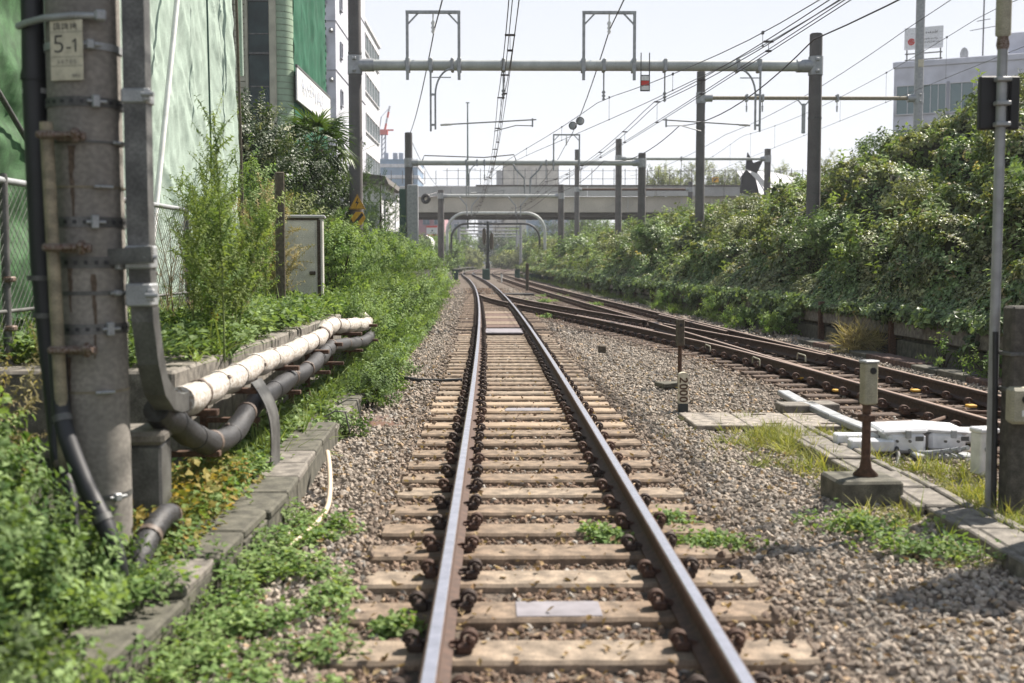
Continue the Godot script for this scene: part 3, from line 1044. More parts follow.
	for s in [-2.2, 1.7]:
		var y2 := Geo.new()
		for k in [-1.0, 1.0]:
			y2.tube([Vector3(s + 0.8 * k, 6.5, -93.8), Vector3(s + 0.2 * k, 5.8, -93.8), Vector3(s + 0.18 * k, 5.0, -93.8)], 0.06, 6)
		part("y_bracket", y2, M["galvanised"], c)
	var lamp := thing("cable_drum", "small dark cable spool hung left of the third gantry's pole", "spool", Vector3(-5.6, 6.2, -93))
	var sg := Geo.new()
	for k in 3:
		sg.ring(Vector3(-5.6, 6.3, -93.0 + 0.15 * k), Basis(Vector3(0.9, 0.1, 0.3).normalized(), Vector3.UP, Vector3(-0.3, 0, 0.9).normalized()), 0.28, 0.14, 0, TAU, 12, 6)
	part("wire_coil", sg, M["dark pipe"], lamp)
	var sh := Geo.new()
	sh.rod(Vector3(-5.5, 6.6, -93), Vector3(-4.5, 6.9, -94), 0.03, 6)
	part("stay", sh, M["grey wire"], lamp)
	arch("arched_gantry", "light grey arched pipe gantry standing just in front of the bridge", 126, -5.34, 5.15, 6.5, 0.17, "beam paint")
	arch("arched_gantry", "dark arched pipe gantry framed by the bridge opening", 153, -5.95, 5.55, 6.2, 0.15, "signal black")
	var more := [[178, "pale gantry seen under the bridge behind the dark arch", -5.8, 3.6], [205, "fifth straight gantry, small under the bridge", -6.6, 4.2], [236, "distant gantry, second last under the bridge", -7.5, 4.0], [270, "most distant gantry, smallest under the bridge", -8.2, 5.0]]
	for k in more:
		gantry("overhead_gantry", k[1], k[0], k[2], k[3], 6.5 + (k[0] - 178) * 0.004, 0.2, [-0.4, -0.4], [7.2, 7.2], "grey post", "grey post", 0.13)
	# the row of gantries of the upper line behind the embankment
	var e := gantry("overhead_gantry", "thin brownish beam behind the hill between two tall poles", 52, 8.98, 18.6, 8.6, 0.185, [2.5, 3.0], [9.75, 18.0], "far pole", "cream pipe", 0.085)
	(e.get_child(1) as MeshInstance3D).material_override = M["grey post"]
	for x in [11.0, 11.7, 15.0]:
		hanger(e, x, 8.6, 52, 8.0)
	var ey := Geo.new()
	ey.box(Vector3(13.5, 7.7, -51.9), Vector3(0.16, 1.3, 0.1), Basis(), 0.02)
	ey.bar(Vector3(13.2, 8.55, -51.9), Vector3(13.5, 8.2, -51.9), 0.05, 0.05)
	ey.bar(Vector3(13.8, 8.55, -51.9), Vector3(13.5, 8.2, -51.9), 0.05, 0.05)
	part("y_bracket", ey, M["galvanised"], e)
	var tagp := Geo.new()
	tagp.box(Vector3(18.6, 10.1, -51.79), Vector3(0.24, 0.32, 0.02))
	part("number_plate", tagp, M["plate cream"], e)
	var f := gantry("overhead_gantry", "gantry behind the hill whose beam passes the pale curved roof", 83, 8.58, 19.1, 8.6, 0.22, [1.5, 2.0], [9.98, 9.3], "far pole", "beam paint", 0.1)
	hanger(f, 13.0, 8.6, 83, 7.6)
	gantry("overhead_gantry", "low thin beam behind the hill in front of the bridge's right part", 119, 8.1, 19.6, 8.6, 0.24, [1.5, 2.0], [12.6, 9.4], "far pole", "rusty post", 0.12)


# ---- wires -------------------------------------------------------------------------------------------------------------
func hung(f: Callable, high: float, sag: float, from: float, to: float, grid_ := 31.0) -> Array:
	var p := []
	var d := from
	while d <= to:
		var t := fposmod(d, grid_) / grid_
		p.append(Vector3(f.call(d), high - sag * 4.0 * t * (1.0 - t), -d))
		d += 1.55
	return p


func overhead_wires() -> void:
	var sets := [
		["catenary", "overhead wires hung directly above the near line", line1, -8.0, 200.0, 5.70, 5.06, 0.075, "wire"],
		["catenary", "dark double overhead wires slanting up right above the far line", line2, -8.0, 200.0, 5.60, 5.06, 0.07, "wire"],
		["catenary", "thin overhead wires following the crossover track", func(d: float) -> float: return link(d) if d > 16.0 else link(16.0) + (16.0 - d) * 0.1, 2.0, 62.0, 5.68, 5.08, 0.0, "grey wire"],
		["catenary", "overhead wires above the hidden line behind the embankment", func(d: float) -> float: return 12.9, -10.0, 176.0, 8.0, 6.7, 0.0, "grey wire"]]
	for s in sets:
		var f: Callable = s[2]
		var t := thing(s[0], s[1], "overhead wires", Vector3(f.call(31.0), s[6], -31))
		var off: float = s[7]
		for k in ([-1.0, 1.0] if off > 0.0 else [0.0]):
			var m := Geo.new()
			m.tube(hung(func(d): return f.call(d) + off * k, s[5], 0.42, s[3], s[4]), 0.009, 5)
			part("messenger_wire", m, M[s[8]], t)
			var c := Geo.new()
			c.tube(hung(func(d): return f.call(d) + off * 0.6 * k, s[6], 0.0, s[3], s[4]), 0.0078, 5)
			part("contact_wire", c, M[s[8]], t)
		var d: float = s[3] + 2.3
		while d < minf(s[4], 130.0):
			var q := fposmod(d, 31.0) / 31.0
			var g := Geo.new()
			var top: float = s[5] - 0.42 * 4.0 * q * (1.0 - q)
			g.rod(Vector3(f.call(d), s[6], -d), Vector3(f.call(d), top, -d), 0.005, 4)
			if off > 0.0:
				g.box(Vector3(f.call(d), top, -d), Vector3(off * 2.4, 0.03, 0.05))
			else:
				g.box(Vector3(f.call(d), top, -d), Vector3(0.035, 0.05, 0.08))
			g.box(Vector3(f.call(d), s[6], -d), Vector3(maxf(off * 1.4, 0.03), 0.03, 0.05))
			part("dropper", g, M[s[8]], t)
			d += 5.2
	var feeders := [
		["feeder_wire", "single thick wire from the left portal frame down to the second gantry's pole", [Vector3(1.4, 7.75, 0), Vector3(-1.62, 7.5, -31), Vector3(-4.6, 8.0, -62), Vector3(-4.6, 7.2, -94)], 0.017],
		["feeder_wire", "single thick wire through the middle portal frame, with pale insulators beyond", [Vector3(2.45, 7.75, 0), Vector3(2.95, 7.5, -31), Vector3(3.6, 7.5, -62), Vector3(3.0, 7.2, -94)], 0.017],
		["feeder_wire", "lone dark wire right of the far line's double wires", [Vector3(6.2, 5.5, 0), Vector3(5.35, 5.2, -20), Vector3(4.95, 5.12, -32), Vector3(3.9, 5.1, -43), Vector3(2.9, 5.1, -62), Vector3(0.9, 5.1, -94)], 0.012],
		["feeder_wire", "highest thin wire crossing the upper right sky", [Vector3(15.5, 13.0, 0), Vector3(14.6, 9.7, -42), Vector3(13.0, 8.6, -67), Vector3(11, 8.4, -97)], 0.013]]
	for s in feeders:
		var p := []
		var knots: Array = s[2]
		for k in knots.size() - 1:
			for i in 12:
				var t := i / 12.0
				p.append(knots[k].lerp(knots[k + 1], t) - Vector3(0, 0.35 * 4.0 * t * (1.0 - t), 0))
		p.append(knots[-1])
		var w := thing(s[0], s[1], "overhead wire", knots[1])
		var g := Geo.new()
		g.tube(p, s[3], 6)
		part("wire", g, M["wire"], w)
	for k in [[Vector3(3.55, 7.75, -55.2), "pale ball insulator on the middle wire, the lower of two"], [Vector3(3.82, 7.85, -54.2), "pale ball insulator on the middle wire, the upper of two"]]:
		var o := thing("ball_insulator", k[1], "insulator", k[0])
		var g := Geo.new()
		g.lathe(k[0] - Vector3(0, 0.16, 0), [Vector2(0.02, 0), Vector2(0.11, 0.05), Vector2(0.165, 0.16), Vector2(0.11, 0.27), Vector2(0.02, 0.32)], 14)
		part("ball", g, M["grey post"], o)
		var h := Geo.new()
		h.ring(k[0], Basis(), 0.17, 0.03, 0, TAU, 14, 6)
		part("rim", h, M["signal black"], o)
	# the mast far behind the bridge
	var mast := thing("lamp_mast", "very thin tall mast rising behind the bridge railing", "mast", Vector3(-4.2, 6.0, -170))
	var mg := Geo.new()
	mg.lathe(Vector3(-4.2, 6.0, -170), [Vector2(0.14, 0), Vector2(0.09, 18.0)], 8)
	mg.box(Vector3(-4.2, 24.0, -170), Vector3(0.5, 0.12, 0.3))
	part("mast", mg, M["signal green"], mast)


# ---- bridge ------------------------------------------------------------------------------------------------------------
func overpass() -> void:
	var t := thing("road_bridge", "long beige concrete road bridge with a fenced parapet crossing over the railway", "bridge", Vector3(10, 0, -145))
	var g := Geo.new()
	g.prism([Vector2(-139.9, 7.15), Vector2(-150.0, 7.15), Vector2(-150.0, 9.0), Vector2(-139.9, 9.0)].map(func(p): return Vector2(-p.x - 145.0, p.y)), 64.0, Transform3D(Basis(Vector3(0, 0, -1), Vector3.UP, Vector3(1, 0, 0)), Vector3(18.4, 0, -145)))
	part("girder", g, M["bridge concrete"], t)
	for k in 8:
		var p := Geo.new()
		p.box(Vector3(-9.5 + 8.1 * k, 9.62, -139.65), Vector3(8.04, 1.16, 0.5), Basis(), 0.03)
		part("parapet_panel", p, M["bridge parapet"], t)
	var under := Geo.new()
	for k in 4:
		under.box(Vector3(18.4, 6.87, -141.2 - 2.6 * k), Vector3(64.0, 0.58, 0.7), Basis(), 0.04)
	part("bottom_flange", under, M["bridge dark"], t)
	var cap := Geo.new()
	cap.box(Vector3(24.5, 10.29, -139.6), Vector3(62.0 - 8.0, 0.14, 0.66), Basis(), 0.02)
	part("parapet_cap", cap, M["bridge dark"], t)
	for k in 42:
		var x := -12.5 + 1.32 * k
		var s := Geo.new()
		s.box(Vector3(x, 11.25, -139.7), Vector3(0.07, 2.1 if x > -6.5 else 1.6, 0.07))
		part("railing_post", s, M["rusty post"  if k % 3 == 0 and x > 20 else "galvanised dull"], t)
	for y in [11.1, 12.05]:
		var r := Geo.new()
		r.rod(Vector3(-12.6 if y < 12.0 else -6.4, y, -139.7), Vector3(42.0, y, -139.7), 0.028, 6)
		part("railing_rail", r, M["galvanised dull"], t)
	for x in [-11.6, 33.0]:
		var p := Geo.new()
		p.box(Vector3(x, 2.8, -145), Vector3(2.2, 8.6, 8.4), Basis(), 0.1)
		part("pier", p, M["bridge concrete"], t)
	for k in 9:                                       # drain stains' pipes and plate joints on the girder
		var j := Geo.new()
		j.box(Vector3(-10.0 + 6.4 * k, 8.1, -139.87), Vector3(0.09, 1.84, 0.06))
		part("joint_strip", j, M["bridge parapet"], t)
	var sign_ := thing("road_sign", "small yellow and black arrow board behind the bridge railing", "sign", Vector3(26.2, 10.6, -141))
	var sg := Geo.new()
	sg.box(Vector3(26.2, 11.1, -141), Vector3(0.75, 0.6, 0.06))
	part("plate", sg, M["yellow paint"], sign_)
	var sb := Geo.new()
	sb.prism([Vector2(-0.3, -0.2), Vector2(-0.1, -0.2), Vector2(0.25, 0.2), Vector2(0.05, 0.2)], 0.03, Transform3D(Basis(), Vector3(26.2, 11.1, -140.95)))
	part("stripe", sb, M["black print"], sign_)


# ---- buildings ---------------------------------------------------------------------------------------------------------
func window(parent: Node3D, at: Vector3, w: float, h: float, face: Basis, frame: String, glass: String, bars := 1) -> void:   # a window in a wall that faces along face.z
	var g := Geo.new()
	var f := 0.06
	g.box(at + face * Vector3(0, h / 2, 0.03), Vector3(w + f, f, 0.14), face)
	g.box(at + face * Vector3(0, -h / 2, 0.04), Vector3(w + f * 2, f * 1.3, 0.18), face)
	for s in [-1.0, 1.0]:
		g.box(at + face * Vector3(s * w / 2, 0, 0.03), Vector3(f, h - f, 0.14), face)
	for k in range(1, bars):
		g.box(at + face * Vector3(-w / 2 + w * k / bars, 0, 0.02), Vector3(0.05, h - f, 0.09), face)
	var o := part("window", g, M[frame], parent)
	var p := Geo.new()
	p.box(at + face * Vector3(0, 0, 0.012), Vector3(w - 0.02, h - 0.02, 0.02), face)
	part("pane", p, M[glass], o)


func block(called: String, label: String, lo: Vector3, hi: Vector3, m: String) -> Node3D:
	var t := thing(called, label, "building", Vector3((lo.x + hi.x) / 2, lo.y, (lo.z + hi.z) / 2))
	var g := Geo.new()
	g.box((lo + hi) / 2, hi - lo)
	part("walls", g, M[m], t)
	var r := Geo.new()
	r.box(Vector3((lo.x + hi.x) / 2, hi.y + 0.12, (lo.z + hi.z) / 2), Vector3(hi.x - lo.x + 0.3, 0.24, hi.z - lo.z + 0.3), Basis(), 0.03)
	part("roof_edge", r, M[m], t)
	return t


const FRONT := Basis(Vector3.RIGHT, Vector3.UP, Vector3.BACK)
const SIDE := Basis(Vector3.FORWARD, Vector3.UP, Vector3.RIGHT)


func strokes(parent: Node3D, called: String, at: Vector3, face: Basis, w: float, h: float, count: int, m: String) -> void:    # small marks too far off to be read
	var g := Geo.new()
	var r := RandomNumberGenerator.new()
	r.seed = int(at.x * 100.0) + count
	var cell := w / count
	for k in count:
		for s in 3:
			var vertical := r.randf() < 0.45
			var size := Vector3(cell * 0.16, h * r.randf_range(0.5, 0.95), 0.012) if vertical else Vector3(cell * r.randf_range(0.4, 0.75), h * 0.14, 0.012)
			g.box(at + face * Vector3(-w / 2 + cell * (k + 0.5) + r.randf_range(-0.2, 0.2) * cell, r.randf_range(-0.3, 0.3) * h, 0.002 * s), size, face)
	part(called, g, M[m], parent)


func buildings() -> void:
	# tiled building with a glazed stair, net and banner
	var t := thing("tiled_building", "tiled building with a dark glazed stair strip and rounded corner, partly wrapped in green net", "building", Vector3(-9.5, 0, -49))
	var core := Geo.new()
	core.box(Vector3(-12.5, 9.5, -49.6), Vector3(8.2, 19, 8.6))
	core.box(Vector3(-8.6, 9.5, -50.0), Vector3(1.4, 19, 7.8))
	part("walls", core, M["tile joint"], t)
	for k in 46:
		var y := 5.5 + 0.24 * k
		var a := Geo.new()
		a.box(Vector3(-9.74, y, -45.28), Vector3(0.46, 0.215, 0.09), Basis(), 0.012)
		a.box(Vector3(-10.24, y, -45.28), Vector3(0.46, 0.215, 0.09), Basis(), 0.012)
		part("tile_course", a, M["tile wall"], t)
		var c := Geo.new()
		c.grid(8, 1, func(u: float, w: float) -> Vector3:
			var q := u * PI / 2
			return Vector3(-8.40 + 0.58 * sin(q), y - 0.107 + 0.215 * w, -45.80 + 0.58 * cos(q)))
		part("tile_course", c, M["tile green"], t)
	var cj := Geo.new()
	cj.lathe(Vector3(-8.40, 0.5, -45.80), [Vector2(0.56, 0), Vector2(0.56, 18)], 24)
	part("corner_core", cj, M["tile joint"], t)
	for k in 5:
		var p := Geo.new()
		p.box(Vector3(-9.03, 6.35 + 1.98 * k, -45.28), Vector3(0.86, 1.9, 0.05))
		part("pane", p, M["dark glass"], t)
		var m := Geo.new()
		m.box(Vector3(-9.03, 5.36 + 1.98 * k, -45.25), Vector3(0.9, 0.08, 0.12))
		m.box(Vector3(-9.03, 6.1 + 1.98 * k, -45.27), Vector3(0.86, 0.05, 0.07))
		part("mullion", m, M["galvanised dull"], t)
	for x in [-9.49, -8.50]:
		var p := Geo.new()
		p.box(Vector3(x, 10, -45.2), Vector3(0.1 if x < -9 else 0.26, 12, 0.22), Basis(), 0.03)
		part("column", p, M["tile wall"], t)
	var net := Geo.new()
	net.grid(60, 50, func(u: float, w: float) -> Vector3:
		var d := 45.75 + 8.6 * u
		var y := 8.6 + 9.0 * w
		return Vector3(-7.78 + 0.10 * bumps.get_noise_2d(d * 1.2, y * 0.5) + 0.05 * sin(d * 3.0), y, -d))
	part("green_net", net, M["green net"], t)
	var low := Geo.new()
	low.grid(30, 30, func(u: float, w: float) -> Vector3:
		var d := 45.75 + 8.6 * u
		var y := 1.0 + 6.6 * w
		return Vector3(-7.80 + 0.10 * bumps.get_noise_2d(d * 1.2, y * 0.5), y, -d))
	part("green_net", low, M["green net"], t)
	var lace := Geo.new()
	for k in 26:
		lace.box(Vector3(-7.70, 8.9 + 0.33 * k, -53.6), Vector3(0.04, 0.12, 0.1))
	part("net_lacing", lace, M["signal green"], t)
	var bn := thing("banner", "long white banner with faint blue lettering along the netted building", "banner", Vector3(-7.4, 7.6, -49.6))
	var bg := Geo.new()
	bg.box(Vector3(-7.66, 8.22, -49.9), Vector3(0.06, 1.25, 8.9), Basis(), 0.01)
	part("sheet", bg, M["white paint"], bn)
	strokes(bn, "lettering", Vector3(-7.62, 8.3, -49.2), SIDE, 5.8, 0.62, 12, "blue print")
	var be := Geo.new()
	be.box(Vector3(-7.66, 8.9, -49.9), Vector3(0.09, 0.09, 9.0))
	part("batten", be, M["galvanised dull"], bn)
	# lavender block
	var l := block("apartment_block", "pale lavender block with small narrow windows and round vents, behind the green net", Vector3(-18, 0, -88), Vector3(-9.75, 32, -72), "lavender wall")
	for k in 5:
		var y := 8.65 + 2.93 * k
		window(l, Vector3(-10.45, y, -72), 0.30, 0.95, FRONT, "grey wall", "far glass")
		window(l, Vector3(-11.9, y, -72), 0.30, 0.95, FRONT, "grey wall", "far glass")
		for d in [74.3, 78.6, 83.0]:
			window(l, Vector3(-9.75, y, -d), 0.8, 0.95, SIDE, "grey wall", "far glass", 2)
		var v := Geo.new()
		v.tube([Vector3(-10.0, y + 0.85, -72.0), Vector3(-10.0, y + 0.85, -71.8)], 0.13, 10)
		v.tube([Vector3(-10.0, y + 0.85, -71.85), Vector3(-10.0, y + 0.72, -71.75)], 0.12, 8)
		part("vent", v, M["galvanised"], l)
		var j := Geo.new()
		j.box(Vector3(-13.8, y + 1.4, -71.98), Vector3(8.2, 0.05, 0.05))
		j.box(Vector3(-9.73, y + 1.4, -80), Vector3(0.05, 0.05, 15.8))
		part("floor_joint", j, M["grey wall"], l)
	# white office
	var o := block("office_block", "white office block with bands of windows, right of the lavender block", Vector3(-19, 0, -104.5), Vector3(-10.35, 20, -90), "white wall")
	for k in 6:
		for i in 6:
			window(o, Vector3(-10.35, 3.0 + 3.1 * k, -92.2 - 2.1 * i), 1.9, 1.5, SIDE, "white wall", "pale glass", 2)
		var j := Geo.new()
		j.box(Vector3(-14.5, 4.4 + 3.1 * k, -89.98), Vector3(8.8, 0.06, 0.05))
		part("floor_joint", j, M["grey wall"], o)
	# glass tower and crane
	var w := block("glass_tower", "distant blue glass tower with pale floor bands, under the crane", Vector3(-34, 0, -345), Vector3(-21.5, 28.5, -320), "blue tower")
	for k in 9:
		var b := Geo.new()
		b.box(Vector3(-27.7, 3.0 + 3.0 * k, -332.5), Vector3(12.9, 0.9, 25.4))
		part("floor_band", b, M["white wall"], w)
	for x in [-30.5, -28, -26.4, -24.0]:
		var b := Geo.new()
		b.box(Vector3(x, 29.8, -326), Vector3(1.2, 2.2, 1.6))
		part("roof_unit", b, M["grey wall"], w)
	var cr := thing("tower_crane", "red and white tower crane standing on the distant glass tower", "crane", Vector3(-31.4, 28, -328))
	var cm := Geo.new()
	for sx in [-0.5, 0.5]:
		for sz in [-0.5, 0.5]:
			cm.box(Vector3(-31.4 + sx, 32.5, -328 + sz), Vector3(0.3, 8.0, 0.3))
	for k in 6:
		cm.bar(Vector3(-31.9, 29.0 + 1.3 * k, -327.4), Vector3(-30.9, 30.3 + 1.3 * k, -327.4), 0.2, 0.2)
	part("mast", cm, M["grey wall"], cr)
	var cj2 := Geo.new()
	cj2.box(Vector3(-31.4, 36.8, -328), Vector3(2.4, 1.4, 2.0))
	cj2.bar(Vector3(-34.0, 37.4, -328), Vector3(-28.6, 37.4, -328), 0.5, 0.4)
	part("slewing_deck", cj2, M["crane red"], cr)
	for k in 4:
		var jb := Geo.new()
		jb.bar(Vector3(-31.0 + 0.35 * k, 37.6 + 1.6 * k, -328), Vector3(-30.65 + 0.35 * k, 39.2 + 1.6 * k, -328), 0.9, 0.5)
		part("jib", jb, M["crane red" if k % 2 == 0 else "white wall"], cr)
	var js := Geo.new()
	js.bar(Vector3(-32.6, 37.4, -328), Vector3(-32.0, 41.0, -328), 0.25, 0.25)
	js.bar(Vector3(-32.0, 41.0, -328), Vector3(-29.7, 43.6, -328), 0.12, 0.12)
	part("stay", js, M["grey wall"], cr)
	# small white buildings by the left end of the bridge
	var s := block("trackside_house", "narrow white building with a dark eave beside the broad steel column", Vector3(-10.5, 0, -78), Vector3(-6.75, 5.9, -69), "white wall")
	var ev := Geo.new()
	ev.prism([Vector2(-6.3, 5.9), Vector2(-6.5, 6.35), Vector2(-10.8, 7.0), Vector2(-10.8, 5.9)], 9.6, Transform3D(Basis(), Vector3(0, 0, -73.4)))
	part("roof", ev, M["bridge dark"], s)
	var gt := Geo.new()
	gt.rod(Vector3(-6.55, 0.5, -68.8), Vector3(-6.55, 5.8, -68.8), 0.06, 8)
	gt.box(Vector3(-6.45, 5.2, -68.8), Vector3(0.5, 0.5, 0.3), Basis(), 0.05)
	part("downpipe", gt, M["galvanised"], s)
	for y in [1.8, 4.2]:
		window(s, Vector3(-7.4, y, -69), 0.7, 1.0, FRONT, "grey wall", "far glass", 2)
	var s2 := block("white_house", "plain white building under the left end of the bridge", Vector3(-16, 0, -125), Vector3(-9.6, 7.2, -112), "white wall")
	for k in 3:
		window(s2, Vector3(-10.6 - 1.9 * k, 3.6, -112), 1.1, 1.1, FRONT, "grey wall", "far glass", 2)
	# beyond the bridge
	var pk := block("pink_building", "dusty pink building beyond the bridge, behind the red and white sign", Vector3(-17, 0, -215), Vector3(-8.9, 12, -200), "pink wall")
	for r in 3:
		for k in 4:
			window(pk, Vector3(-15.8 + 1.9 * k, 2.2 + 3.0 * r, -200), 1.1, 1.4, FRONT, "grey wall", "far glass", 2)
	var rs := thing("roadside_sign", "white sign with red bars above and below, before the pink building", "sign", Vector3(-10.5, 0, -190))
	var rg := Geo.new()
	rg.box(Vector3(-10.5, 6.2, -190), Vector3(1.75, 1.6, 0.2))
	part("board", rg, M["white paint"], rs)
	for y in [6.85, 5.5]:
		var rb := Geo.new()
		rb.box(Vector3(-10.5, y, -189.88), Vector3(1.75, 0.28, 0.05))
		part("bar", rb, M["red print"], rs)
	var rd := Geo.new()
	rd.lathe(Vector3(-10.45, 6.05, -189.9), [Vector2(0.02, 0), Vector2(0.16, 0.16), Vector2(0.02, 0.32)], 8)
	rd.rod(Vector3(-10.5, 0, -190), Vector3(-10.5, 5.4, -190), 0.12, 8)
	part("mark", rd, M["black print"], rs)
	var hs := thing("white_shed", "low white shed with a rounded roof below the red and white sign", "building", Vector3(-9.8, 0, -155))
	var hg := Geo.new()
	var ro := []
	for k in 9:
		var q := PI * k / 8.0
		ro.append(Vector2(-9.7 + 1.35 * cos(q), 3.6 + 1.2 * sin(q)))
	hg.prism([Vector2(-11.05, 0), Vector2(-8.35, 0)] + ro, 9.0, Transform3D(Basis(), Vector3(0, 0, -155)))
	part("walls", hg, M["white wall"], hs)
	for k in 3:
		window(hs, Vector3(-10.4 + 0.75 * k, 2.9, -150.5), 0.45, 0.8, FRONT, "grey wall", "far glass")
	var grey := [["far grey slab block, tallest under the arches", -17.5, -8.5, 22, 330, "grey wall"], ["far pale block just right of the grey slab", -6.5, 1.5, 15, 400, "white wall"], ["far bluish tower seen right under the bridge", 9.0, 16.5, 17, 350, "blue tower"], ["far grey low block on the right under the bridge", 17.5, 27.0, 15, 360, "grey wall"], ["far beige block between two grey ones", -1.0, 5.5, 11, 310, "beige wall"]]
	for k in grey:
		var bk := block("far_building", k[0], Vector3(k[1], 0, -k[4] - 14.0), Vector3(k[2], k[3], -k[4]), k[5])
		var nx := int((k[2] - k[1]) / 1.7)
		for r in int(k[3] / 3.0):
			for i in nx:
				window(bk, Vector3(k[1] + 0.9 + 1.7 * i, 1.9 + 3.0 * r, -k[4]), 1.1, 1.4, FRONT, "white wall" if k[5] != "white wall" else "grey wall", "far glass")
	var bb := block("flat_roofed_hall", "beige windowless hall standing behind the middle of the bridge", Vector3(2.2, 0, -420), Vector3(21.0, 33.2, -400), "beige wall")
	for k in 3:
		var j := Geo.new()
		j.box(Vector3(7.0 + 4.8 * k, 17, -399.95), Vector3(0.14, 31, 0.14))
		part("panel_joint", j, M["grey wall"], bb)
	var ann := Geo.new()
	ann.box(Vector3(1.0, 16, -408), Vector3(2.4, 32, 10), Basis(), 0.05)
	part("stair_tower", ann, M["roof grey"], bb)
	# the grey roof with the black and white gable at the right end of the bridge
	var rf := thing("pavilion", "grey sloping roof with a black and white gable at the bridge's right end", "building", Vector3(30, 6, -126))
	var ridge := func(u: float) -> float: return 8.0 + 3.7 * (1.0 - pow(maxf(u - 0.12, 0.0) / 0.88, 2.2))
	var g1 := Geo.new()
	for lift in [0.0, 0.14]:
		g1.grid(24, 4, func(u: float, w: float) -> Vector3: return Vector3(27.6 + 12.0 * u, 7.9 + (ridge.call(u) - 7.9) * w - lift, -126.2 - 9.0 * w))
	part("roof", g1, M["white wall"], rf)
	for k in 9:
		var u := 0.04 + 0.11 * k
		var sr := Geo.new()
		sr.bar(Vector3(27.6 + 12.0 * u, 7.96, -126.15), Vector3(27.6 + 12.0 * u, ridge.call(u) + 0.05, -135.2), 0.08, 0.08)
		part("roof_seam", sr, M["roof grey"], rf)
	var g2 := Geo.new()
	g2.prism([Vector2(26.0, 8.6), Vector2(26.1, 10.4), Vector2(26.6, 11.1), Vector2(27.6, 10.2), Vector2(28.1, 8.2)], 0.5, Transform3D(Basis(), Vector3(0, 0, -125.6)))
	part("gable", g2, M["black board"], rf)
	var g3 := Geo.new()
	g3.prism([Vector2(26.5, 11.2), Vector2(26.7, 12.9), Vector2(27.3, 11.8), Vector2(28.4, 12.2), Vector2(27.7, 10.7)], 0.4, Transform3D(Basis(), Vector3(0, 0, -125.4)))
	part("crest", g3, M["black board"], rf)
	var g4 := Geo.new()
	g4.prism([Vector2(27.0, 10.7), Vector2(28.6, 9.1), Vector2(28.9, 9.4), Vector2(27.4, 11.2)], 0.1, Transform3D(Basis(), Vector3(0, 0, -125.28)))
	part("stripe", g4, M["white paint"], rf)
	# office on the hill
	var of := thing("office_building", "pale lavender office building with tall windows on top of the hill", "building", Vector3(38, 3, -98))
	var turn := Basis(Vector3.UP, -atan2(3.7, 5.8) * 0.85)
	var base := Vector3(32.3, 0, -96)
	var ob := Geo.new()
	ob.box(base + turn * Vector3(9, 10.2, -5), Vector3(18, 13.6, 10), turn)
	part("walls", ob, M["lavender wall"], of)
	var pa := Geo.new()
	pa.box(base + turn * Vector3(9, 17.25, -5), Vector3(18.2, 0.5, 10.2), turn, 0.05)
	part("roof_edge", pa, M["lavender wall"], of)
	for r in 3:
		for k in 7:
			window(of, base + turn * Vector3(1.1 + 2.05 * k, 14.4 - 3.5 * r, 0), 1.75, 2.3, turn, "white wall", "pale glass", 3 if k % 2 else 2)
			var pi := Geo.new()
			pi.box(base + turn * Vector3(2.12 + 2.05 * k, 14.4 - 3.5 * r, 0.05), Vector3(0.2, 2.6, 0.14), turn)
			part("pilaster", pi, M["grey wall"], of)
	var tw := Geo.new()
	tw.box(base + turn * Vector3(9.6, 18.3, -3), Vector3(2.4, 2.2, 3), turn, 0.05)
	part("stair_head", tw, M["lavender wall"], of)
	var an := Geo.new()
	an.rod(base + turn * Vector3(6.5, 17.4, -2), base + turn * Vector3(6.5, 23.5, -2), 0.06, 6)
	an.bar(base + turn * Vector3(5.5, 19.9, -2), base + turn * Vector3(7.5, 20.1, -2), 0.05, 0.05)
	an.bar(base + turn * Vector3(6.0, 20.6, -2), base + turn * Vector3(7.0, 20.7, -2), 0.05, 0.05)
	part("aerial", an, M["grey wire"], of)
	var tk := Geo.new()
	tk.lathe(base + turn * Vector3(5.1, 17.5, -2), [Vector2(0.3, 0), Vector2(0.33, 0.7), Vector2(0.2, 1.0), Vector2(0.05, 1.1)], 12)
	part("water_tank", tk, M["galvanised"], of)
	var bl := thing("roof_billboard", "white billboard with a red round emblem and small black lines on the office roof", "billboard", base + turn * Vector3(2.4, 17.5, -1))
	var b1 := Geo.new()
	b1.box(base + turn * Vector3(2.1, 19.45, -1), Vector3(3.0, 1.75, 0.14), turn, 0.02)
	part("board", b1, M["white enamel"], bl)
	var b2 := Geo.new()
	for x in [0.8, 2.1, 3.4]:
		b2.box(base + turn * Vector3(x, 18.0, -1.1), Vector3(0.1, 1.4, 0.1), turn)
	for y in [17.75, 18.25]:
		b2.box(base + turn * Vector3(2.1, y, -1.06), Vector3(2.9, 0.09, 0.09), turn)
	part("frame", b2, M["galvanised dull"], bl)
	strokes(bl, "lettering", base + turn * Vector3(2.55, 19.85, -0.92), turn, 1.3, 0.22, 8, "black print")
	strokes(bl, "lettering", base + turn * Vector3(2.5, 19.35, -0.92), turn, 1.4, 0.16, 9, "black print")
	strokes(bl, "lettering", base + turn * Vector3(2.6, 19.1, -0.92), turn, 1.5, 0.16, 10, "black print")
	var em := Geo.new()
	em.ring(base + turn * Vector3(1.15, 19.2, -0.9), turn, 0.22, 0.06, 0.4, TAU, 14, 5)
	em.ring(base + turn * Vector3(1.15, 19.2, -0.9), turn, 0.09, 0.05, 0, TAU, 10, 5)
	part("emblem", em, M["red print"], bl)
	var dk := block("dark_block", "dark grey building at the right edge beyond the office", Vector3(47.0, 3, -112), Vector3(60, 18.4, -104), "bridge dark")
	for k in 4:
		window(dk, Vector3(48.4 + 2.4 * k, 15.5, -104), 1.4, 1.6, FRONT, "grey wall", "far glass", 2)


